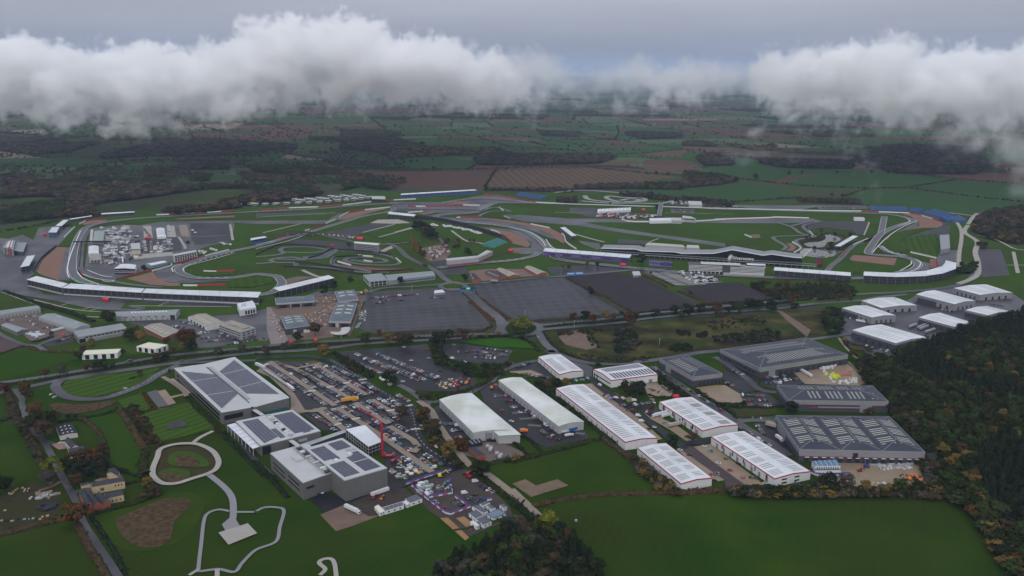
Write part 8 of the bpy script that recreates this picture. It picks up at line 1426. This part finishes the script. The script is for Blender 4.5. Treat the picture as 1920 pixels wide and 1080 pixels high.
def proto_coll(key):
 kind, lm, lod = key
 if key not in protos:
  c = bpy.data.collections.new('crowns_%s_%s_%s' % key)
  for sd in range(3 if lod == 'hi' else 2):
   o = bpy.data.objects.new('tree_form', crownmesh(kind, lm, sd, 420 if lod == 'hi' else (150 if lod == 'lo' else 60))); c.objects.link(o)
  protos[key] = c
 return protos[key]
def scatter(name, label, groups):
 """one object of points per wood; geometry nodes set a crown on every point"""
 vs, at = [], []; keys = sorted({g[:3] for g in groups}); ki = {k: i for i, k in enumerate(keys)}
 for g in groups:
  for x, y, h, w_ in P3[g]: vs.append((x, y, .3)); at.append((h, w_, ki[g[:3]]))
 me = bpy.data.meshes.new(name); me.from_pydata(vs, [], [])
 for nm, ty, i in (('hgt', 'FLOAT', 0), ('wid', 'FLOAT', 1), ('sort', 'INT', 2)): a = me.attributes.new(nm, ty, 'POINT'); a.data.foreach_set('value', [q[i] for q in at])
 o = tag(link(name, me), label, 'wood', kind='stuff'); ng = bpy.data.node_groups.new(name, 'GeometryNodeTree')
 ng.interface.new_socket('Geometry', in_out='INPUT', socket_type='NodeSocketGeometry'); ng.interface.new_socket('Geometry', in_out='OUTPUT', socket_type='NodeSocketGeometry')
 N = ng.nodes.new; L = ng.links.new; gi = N('NodeGroupInput'); go = N('NodeGroupOutput'); jn = N('GeometryNodeJoinGeometry'); L(jn.outputs[0], go.inputs[0])
 def att(nm, ty='FLOAT'): a = N('GeometryNodeInputNamedAttribute'); a.data_type = ty; a.inputs[0].default_value = nm; return a.outputs[0]
 h_, w_, k_ = att('hgt'), att('wid'), att('sort', 'INT'); mw = N('ShaderNodeMath'); mw.operation = 'MULTIPLY'; L(h_, mw.inputs[0]); L(w_, mw.inputs[1]); sc = N('ShaderNodeCombineXYZ'); L(mw.outputs[0], sc.inputs[0]); L(mw.outputs[0], sc.inputs[1]); L(h_, sc.inputs[2])
 rv = N('FunctionNodeRandomValue'); rv.data_type = 'FLOAT'; rv.inputs[3].default_value = 6.283; ro = N('ShaderNodeCombineXYZ'); L(rv.outputs[1], ro.inputs[2])
 for k, i in ki.items():
  cmp = N('FunctionNodeCompare'); cmp.data_type = 'INT'; cmp.operation = 'EQUAL'; L(k_, cmp.inputs[2]); cmp.inputs[3].default_value = i
  ip = N('GeometryNodeInstanceOnPoints'); L(gi.outputs[0], ip.inputs['Points']); L(cmp.outputs[0], ip.inputs['Selection']); ci = N('GeometryNodeCollectionInfo'); ci.inputs[0].default_value = proto_coll(k); ci.inputs[1].default_value = True; ci.inputs[2].default_value = True
  L(ci.outputs[0], ip.inputs['Instance']); ip.inputs['Pick Instance'].default_value = True; L(ro.outputs[0], ip.inputs['Rotation']); L(sc.outputs[0], ip.inputs['Scale']); L(ip.outputs[0], jn.inputs[0])
 o.modifiers.new('crowns', 'NODES').node_group = ng; return len(vs)
for nm, lb, q in (('woodland', 'dense mixed wood behind the front trees on the right and at the bottom', 'near'), ('scrub_bushes', 'scrub and rough bushes on waste ground and margins', 'scrub'), ('distant_trees', 'far-off woods, hedgerows and parkland trees', 'far')):
 print(nm, scatter(nm, lb, [k for k in P3 if k[3] == q]))
# hedges: clipped lumpy ribbons of leaves
def hedge(s, w_, h, lm, label, sm=4):
 p = gp(s); p = catmull(p, sm) if len(p) > 2 else p; pts = []
 for a, b_ in zip(p, p[1:]): n = max(1, int((b_-a).length/1.6)); pts += [a.lerp(b_, i/n) for i in range(n)]
 pts.append(p[-1]); vs, fs = [], []; prof = ((-.5, 0), (-.48, .6), (-.25, .95), (.25, 1.), (.48, .6), (.5, 0)); m = len(prof)
 for i, q in enumerate(pts):
  d = (pts[min(i+1, len(pts)-1)]-pts[max(i-1, 0)]); d.z = 0; d.normalize(); sd = Vector((-d.y, d.x, 0)); z = gz(q.x, q.y) if i % 6 == 0 or i == 0 else z; hh = h*(1+.45*mnoise.noise(q*.12))
  for u, v_ in prof: vs.append(Vector((q.x, q.y, z))+sd*w_*u*(1+rt.uniform(-.3, .3))+Vector((0, 0, hh*v_*rt.uniform(.75, 1.25)-.1)))
 for i in range(len(pts)-1): fs += [(i*m+j, i*m+j+1, i*m+m+j+1, i*m+m+j) for j in range(m-1)]
 for i in range(int(len(pts)*7*max(1, h/2))):      # leafy tufts
  k = rt.randrange(len(vs)); c = vs[k]+Vector((rt.gauss(0, .35), rt.gauss(0, .35), rt.uniform(0, .5))); n_ = Vector((rt.gauss(0, 1), rt.gauss(0, 1), rt.uniform(.2, 1))).normalized(); t = n_.orthogonal().normalized()*rt.uniform(.3, .65); b_ = n_.cross(t); o = len(vs)
  vs += [c+t, c+b_, c-t, c-b_]; fs.append((o, o+1, o+2, o+3))
 c0 = pts[0].copy(); c0.z = 0; tag(link('hedge', mesh('hedge', [v-c0 for v in vs], fs, LM[lm]), loc=c0), label, 'hedge', 'hedges and hedge banks')
HG = [('t 130,480 300,620 460,730', 3, 2.2, 'orange', 'rusty beech hedge right of the entrance avenue'), ('t 0,520 150,640 290,745', 3, 2.2, 'orange', 'rusty beech hedge left of the entrance avenue'), ('t 1090,250 1250,340 1440,430 1520,450', 3, 2, 'brown', 'brown hedge between the middle and purple car parks, upper part'), ('t 1545,470 1700,560 1840,640', 3, 2, 'brown', 'brown hedge between the middle and purple car parks, lower part'), ('u 40,110 200,180 300,235', 3, 2, 'red', 'russet hedge left of the caravan pitches'), ('u 430,280 600,350 790,435', 3, 2, 'brown', 'brown hedge between the purple car parks'), ('u 130,110 250,160 380,225', 2.5, 2, 'brown', 'second russet hedge by the caravan pitches'), ('t 500,725 700,740 1000,725 1300,700 1500,690', 2.5, 1.8, 'brown', 'low brown hedge along the foot of the middle car park'), ('t 0,850 150,835 250,800 240,780', 2.5, 1.6, 'brown', 'hedge round the corner of the left car park'), ('F 760,290 1000,275 1290,255 1560,265 1730,240', 2.5, 1.6, 'brown', 'long low hedge on the foot of the left car park'),
('E 0,655 300,620 620,570 900,515 1200,470 1500,430 1920,385', 5, 2, 'mixed', 'hedge bank on the central reservation, left half'), ('F 0,385 300,368 600,345 900,320 1300,298 1700,283', 4, 1.8, 'mixed', 'hedge bank on the central reservation, middle part'), ('t 880,800 1000,785 1300,755 G 600,190 900,155 u 0,575 350,540 760,495 1200,460 1700,400', 4.5, 2, 'dark', 'dark hedge bank on the central reservation, right half'), ('m 0,1010 200,930 330,890 500,930 700,975 1120,985', 3, 1.6, 'brown', 'hedge round the left green field'), ('m 60,60 300,150 560,250 900,350 1220,450 1400,520', 6, 3, 'dark', 'tall dark hedge behind the grey-green units'), ('m 480,820 650,790 800,745', 3, 2, 'dark', 'hedge at the gate of the brick yard'), ('u 640,440 850,425 1250,400 1550,370 1920,345', 4, 2, 'dark', 'dark hedge below the right purple car park'), ('u 0,520 300,490 640,455', 3, 1.8, 'dark', 'dark hedge below the purple car park'),
('G 240,260 300,350 430,425 560,470 760,485 900,480', 3.5, 2, 'mixed', 'hedge rounding the waste ground corner'), ('t 0,930 250,915 480,905', 4, 2, 'dark', 'dark hedge above the small green field'), ('t 590,935 700,1000 780,1080', 4, 2, 'mixed', 'hedge beside the road below the roundabout'), ('h 1900,110 1700,230 1600,350 1450,440 1200,510 900,600', 4, 2.2, 'mixed', 'bank hedge below the overflow park'), ('F 580,410 700,470 850,560 870,600', 5, 2.4, 'dark', 'dark hedge between the new road and the overflow park'), ('K 0,235 200,180 400,130 680,55', 4, 2, 'mixed', 'hedge at the top of the small pasture'), ('K 680,60 850,180 1000,300 1150,430 1200,460', 5, 2.6, 'brown', 'hedge between the small pasture and the long unit'), ('K 160,570 400,510 700,480 1200,465', 4, 2.2, 'brown', 'brown hedge between the small and the big pastures'), ('K 1200,468 1500,455 1920,440 L 300,455 800,465 1300,500', 6, 3, 'brown', 'long brown hedge along the top of the big pasture'), ('K 0,540 100,610 180,690', 5, 3, 'dark', 'dark hedge beside the tan track end'), ('y 850,830 1000,940 1200,1080 K 60,560', 5, 2.6, 'mixed', 'hedge between the compound and the tan track'), ('y 760,700 900,680 1100,640 1400,600 1540,540', 5, 2.6, 'mixed', 'hedge below the substation'), ('y 1300,350 1400,400 1530,540', 3, 1.8, 'dark', 'hedge right of the small lawn'), ('y 1180,400 1300,490 1380,580', 3, 1.6, 'dark', 'hedge between the substation and the small lawn'), ('y 860,370 1000,410 1250,370 1330,340', 3, 1.6, 'dark', 'hedge round the end of the broad curved unit'),
('v 720,320 850,470 1000,600 1200,770 1400,920', 4, 2, 'mixed', 'overgrown strip hedge left of the longest unit'), ('v 240,130 400,160 600,220', 3, 1.6, 'green', 'hedge behind the bays of the small unit'), ('r 430,120 600,250 780,380', 4, 1.8, 'dark', 'hedge left of the parked road'), ('r 860,300 1000,400 1200,520 1330,640', 3, 1.6, 'mixed', 'hedge right of the parked road'), ('r 1440,515 1700,520 1850,500', 2.5, 1.5, 'dark', 'clipped hedge below the depot car park'), ('r 330,370 460,400 600,400', 2.5, 1.4, 'dark', 'low hedge below the big oak pair'), ('w 320,575 450,600 560,560', 4, 2, 'dark', 'dark hedge at the foot of the buff yard'),
('E 0,930 100,890 140,860', 4, 2, 'dark', 'dark hedge at the upper left field'), ('E 60,700 110,880 200,1010 I 240,80 310,220', 6, 2.6, 'brown', 'broad brown hedge left of the lane'), ('I 580,690 640,820 740,980 800,1080 860,1180', 5, 2, 'brown', 'brown hedge left of the lower lane'), ('I 680,640 780,780 880,940 940,1080', 3, 1.4, 'dark', 'dark hedge right of the lower lane'), ('I 0,780 200,730 400,680 520,650', 6, 2.6, 'brown', 'brown hedge above the bottom left field'), ('I 700,620 850,580 1020,540 1200,470', 5, 2.2, 'mixed', 'hedge above the reed basin'), ('I 820,260 900,290 1000,330 1080,345', 3, 2, 'dark', 'dark hedge behind the stone cottage'), ('I 640,260 720,255 800,265', 5, 3, 'dark', 'tall dark hedge below the small orchard'), ('I 940,400 1040,375 1090,350', 2.5, 1.5, 'mixed', 'hedge above the cottage lawn'), ('p 1210,560 1150,380 1040,250 940,170 880,180', 3.5, 2, 'brown', 'brown hedge right of the farmhouse garden'), ('p 640,200 900,160 1150,120 1330,60', 4, 2, 'dark', 'dark hedge above the bright paddock'), ('p 1340,60 1450,200 1560,400 1640,520', 6, 2.4, 'brown', 'brown shrub belt left of the ditch'), ('p 1530,110 1650,280 1820,450', 3, 1.6, 'red', 'russet hedge right of the ditch'), ('p 1640,520 1600,700 1640,790', 7, 2, 'mixed', 'shrub belt left of the garden loop'), ('E 1000,870 1150,835 1290,815', 2.5, 1.4, 'brown', 'hedge below the small garden car park'), ('E 1070,710 1140,830', 2.5, 1.4, 'red', 'russet hedge left of the garden car park'), ('E 1400,740 1500,850 1620,960 I 1640,10 1700,60', 5, 1.2, 'mixed', 'planted strip along the headquarters'), ('j 130,420 330,640 600,900 760,1080', 4, 1.2, 'dark', 'dark planting beside the campus terrace'), ('J 0,230 100,340 240,500', 4, 1.2, 'dark', 'dark low planting beside the tall campus hall'), ('o 1250,1060 1500,1020 1920,900', 2.5, 1.2, 'green', 'low fence hedge below the compound'), ('E 980,610 1000,600', 4, 1.2, 'dark', 'dark shrub bed on the striped lawn')]
for a_ in HG: hedge(*a_)
# ---------------------------------------------------------------- air and low cloud
hz_ = bpy.data.materials.new('haze'); hz_.use_nodes = True; nt = hz_.node_tree; nt.nodes.remove(nt.nodes['Principled BSDF']); v = nt.nodes.new('ShaderNodeVolumePrincipled')
v.inputs['Density'].default_value = 3.2e-5; v.inputs['Color'].default_value = (.60, .74, 1, 1); v.inputs['Anisotropy'].default_value = .1; nt.links.new(v.outputs[0], nt.nodes['Material Output'].inputs['Volume'])
vs, fs = [], []; addbox(vs, fs, Vector((-46000, -2500, -1)), Vector((92000, 0, 0)), Vector((0, 64000, 0)), Vector((0, 0, 760)))
tag(link('haze', mesh('haze', vs, fs, hz_)), kind='stuff')
CM = bpy.data.materials.new('cloud_vapour'); CM.use_nodes = True; nt = CM.node_tree; nt.nodes.remove(nt.nodes['Principled BSDF']); v = nt.nodes.new('ShaderNodeVolumePrincipled')
v.inputs['Density'].default_value = 1; v.inputs['Color'].default_value = (.995, .995, .997, 1); v.inputs['Anisotropy'].default_value = .35; nt.links.new(v.outputs[0], nt.nodes['Material Output'].inputs['Volume'])
def cloud(name, label, pts, res, dens, seed, nsc=100, amp=62, soft=30, wisp=0., zb=None):
 me = bpy.data.meshes.new(name); me.from_pydata([p for p, r, k in pts], [], [])
 for nm, j in (('rad', 1), ('thick', 2)): a = me.attributes.new(nm, 'FLOAT', 'POINT'); a.data.foreach_set('value', [q[j] for q in pts])
 o = tag(link(name, me), label, 'cloud', kind='stuff'); R_ = max(r for p, r, k in pts)*1.5+amp*.5; mn = [min(p[i] for p, r, k in pts)-R_ for i in range(3)]; mx = [max(p[i] for p, r, k in pts)+R_ for i in range(3)]; mn[2] = max(mn[2], 25)
 ng = bpy.data.node_groups.new(name, 'GeometryNodeTree'); ng.interface.new_socket('Geometry', in_out='INPUT', socket_type='NodeSocketGeometry'); ng.interface.new_socket('Geometry', in_out='OUTPUT', socket_type='NodeSocketGeometry')
 N = ng.nodes.new; L = ng.links.new; gi = N('NodeGroupInput'); go = N('NodeGroupOutput')
 prox = N('GeometryNodeProximity'); prox.target_element = 'POINTS'; L(gi.outputs[0], prox.inputs['Geometry']); sn = N('GeometryNodeSampleNearest'); sn.domain = 'POINT'; L(gi.outputs[0], sn.inputs['Geometry'])
 def samp(nm):
  si = N('GeometryNodeSampleIndex'); si.data_type = 'FLOAT'; si.domain = 'POINT'; L(gi.outputs[0], si.inputs['Geometry']); L(sn.outputs[0], si.inputs['Index']); na = N('GeometryNodeInputNamedAttribute'); na.data_type = 'FLOAT'; na.inputs[0].default_value = nm; L(na.outputs[0], si.inputs['Value']); return si.outputs[0]
 def M(op, a, b_=None):
  n = N('ShaderNodeMath'); n.operation = op
  for i, q in enumerate((a, b_)):
   if q is None: continue
   if hasattr(q, 'node'): L(q, n.inputs[i])
   else: n.inputs[i].default_value = q
  return n.outputs[0]
 pos = N('GeometryNodeInputPosition')
 def noise(sc, det, ro, off):
  n = N('ShaderNodeTexNoise'); n.noise_dimensions = '3D'; n.normalize = False; vm = N('ShaderNodeVectorMath'); vm.operation = 'ADD'; vm.inputs[1].default_value = (off, off*2, off*3); L(pos.outputs[0], vm.inputs[0]); L(vm.outputs[0], n.inputs['Vector']); n.inputs['Scale'].default_value = sc; n.inputs['Detail'].default_value = det; n.inputs['Roughness'].default_value = ro; return n.outputs[0]
 def vor(sc, off):
  n = N('ShaderNodeTexVoronoi'); n.feature = 'SMOOTH_F1'; vm = N('ShaderNodeVectorMath'); vm.inputs[1].default_value = (off, off, off); L(pos.outputs[0], vm.inputs[0]); L(vm.outputs[0], n.inputs['Vector']); n.inputs['Scale'].default_value = sc; n.inputs['Smoothness'].default_value = .25; return n.outputs['Distance']
 s = M('ADD', M('SUBTRACT', samp('rad'), prox.outputs['Distance']), M('MULTIPLY', noise(1/nsc, 9, .68, seed), amp*1.05))
 s = M('ADD', s, M('MULTIPLY', M('SUBTRACT', .55, vor(1/85, seed*9)), amp*.62)); s = M('ADD', s, M('MULTIPLY', M('SUBTRACT', .55, vor(1/36, seed*5)), amp*.42)); d = N('ShaderNodeClamp'); L(M('DIVIDE', s, soft), d.inputs[0])
 zf = 1.
 if zb: sz = N('ShaderNodeSeparateXYZ'); L(pos.outputs[0], sz.inputs[0]); zc = N('ShaderNodeClamp'); L(M('DIVIDE', M('ADD', M('SUBTRACT', sz.outputs[2], zb), M('MULTIPLY', noise(1/140, 6, .68, seed+7), 170.)), 95.), zc.inputs[0]); zf = zc.outputs[0]
 dd = M('MULTIPLY', M('POWER', d.outputs[0], 1.6 if wisp else 1.15), M('MULTIPLY', samp('thick'), zf)); vc = N('GeometryNodeVolumeCube'); L(M('MULTIPLY', dd, dens), vc.inputs['Density']); vc.inputs['Min'].default_value = mn; vc.inputs['Max'].default_value = mx
 for i, k in enumerate('XYZ'): vc.inputs['Resolution '+k].default_value = max(8, int((mx[i]-mn[i])/res))
 sm = N('GeometryNodeSetMaterial'); L(vc.outputs[0], sm.inputs[0]); sm.inputs['Material'].default_value = CM; L(sm.outputs[0], go.inputs[0]); o.modifiers.new('vapour', 'NODES').node_group = ng
rk = random.Random(8)
def lerp(tab, x):
 for a, b_ in zip(tab, tab[1:]):
  if a[0] <= x <= b_[0]: return a[1]+(x-a[0])/(b_[0]-a[0])*(b_[1]-a[1])
 return tab[-1][1]
def bank(top, bot, Y, r=(24, 54), st=18, thin=None):
 out = []; x0, x1 = top[0][0], top[-1][0]; n = int(sum(lerp(bot, x)-lerp(top, x) for x in range(x0, x1, 10))*10/(st*st*.62))
 for i in range(n*2):
  x = rk.uniform(x0, x1); a, b_ = lerp(top, x), lerp(bot, x); R0 = rk.uniform(*r); y = rk.uniform(a+R0*.7, b_-4) if i % 3 else a+R0*.78+rk.uniform(0, 5)
  f_ = (y-a)/max(1, b_-a); k = rk.uniform(.4, 1) if f_ < .4 else max(.35, .9-(f_-.4)*.8)
  if f_ > .5 and rk.random() < (f_-.45)*.9: continue
  if f_ < .25 and rk.random() < .25: continue
  out.append((AT(x, y, Y+rk.uniform(-450, 650)), R0*(Y/3000)*(1 if f_ < .7 else .65), k*(thin(x) if thin else 1)))
 return out
L1 = bank([(-90, 88), (40, 84), (85, 100), (150, 110), (200, 100), (260, 100), (340, 108), (440, 95), (485, 52), (545, 44), (585, 62), (630, 46), (690, 50), (725, 78), (800, 84), (870, 98), (930, 120), (960, 150)], [(-90, 225), (100, 235), (200, 238), (290, 240), (420, 215), (560, 205), (640, 185), (700, 180), (930, 182), (960, 175)], 3000)
cloud('cloud_bank', 'big white cumulus bank stretching across the upper left', L1, 5.6, .058, 3, 90, 66, 19, zb=185)
R1 = bank([(1440, 120), (1500, 100), (1560, 100), (1620, 92), (1650, 84), (1680, 90), (1740, 108), (1800, 98), (1850, 108), (1900, 100), (2020, 100)], [(1440, 170), (1550, 215), (1600, 215), (1750, 225), (1850, 240), (1920, 260), (2020, 270)], 2900, (26, 54))
for i in range(22): R1.append((AT(1492+rk.gauss(0, 20), 190+i*4+rk.uniform(-6, 6), 2700), rk.uniform(26, 44), max(.12, .6-i*.022)))
cloud('cloud_bank', 'white cloud bank on the upper right with a lobe hanging below it', R1, 6, .045, 21, 90, 66, 24, zb=150)
M1 = bank([(950, 95), (1010, 92), (1060, 128), (1110, 130), (1190, 106), (1240, 125), (1330, 112), (1400, 120), (1460, 100)], [(950, 185), (1040, 165), (1150, 170), (1300, 165), (1460, 170)], 4800, (22, 44), 13, lambda x: .20+.10*math.sin(x*.021))
cloud('cloud_bank', 'thinner greyer cloud band between the two big banks', M1, 10, .022, 40, 110, 74, 26, 1)
LW = []
for x, y, n, s_, r_, k_ in [(1260, 190, 9, 22, 26, .6), (1310, 175, 8, 26, 26, .4), (1010, 190, 8, 26, 24, .4), (1080, 185, 7, 22, 22, .35), (690, 185, 6, 16, 22, .4), (800, 198, 3, 10, 18, .35), (910, 195, 4, 12, 20, .4), (1180, 195, 6, 24, 20, .3), (880, 180, 5, 20, 24, .35)]:
 for i in range(n): LW.append((AT(x+rk.gauss(0, s_), y+rk.gauss(0, s_*.35), 4000+rk.uniform(-200, 200)), r_*rk.uniform(.7, 1.3), k_))
cloud('low_cloud', 'ragged low scraps of cloud over the far countryside', LW, 9, .02, 61, 70, 60, 34, 1)
VW = []
for i in range(16): f_ = i/15; VW.append((AT(1600+50*f_+rk.gauss(0, 9), 270+110*f_+rk.gauss(0, 5), 1900), rk.uniform(10, 20), (.9-.35*f_)))
for x, y, n, k_, r_ in [(1395, 290, 6, .35, 18), (1860, 240, 9, .5, 36), (1900, 290, 9, .4, 40), (1930, 350, 7, .25, 40), (1790, 270, 6, .3, 30), (1700, 230, 6, .3, 30), (85, 250, 3, .1, 20), (230, 250, 3, .12, 20), (1000, 243, 3, .22, 16), (340, 382, 3, .14, 9)]:
 for i in range(n): VW.append((AT(x+rk.gauss(0, r_*.7), y+rk.gauss(0, r_*.5), 2150+rk.uniform(-90, 90)), r_*rk.uniform(.7, 1.2)*.85, k_))
cloud('mist_wisps', 'faint veils of mist hanging over the fields behind the circuit', VW, 8, .013, 85, 60, 46, 34, 1)
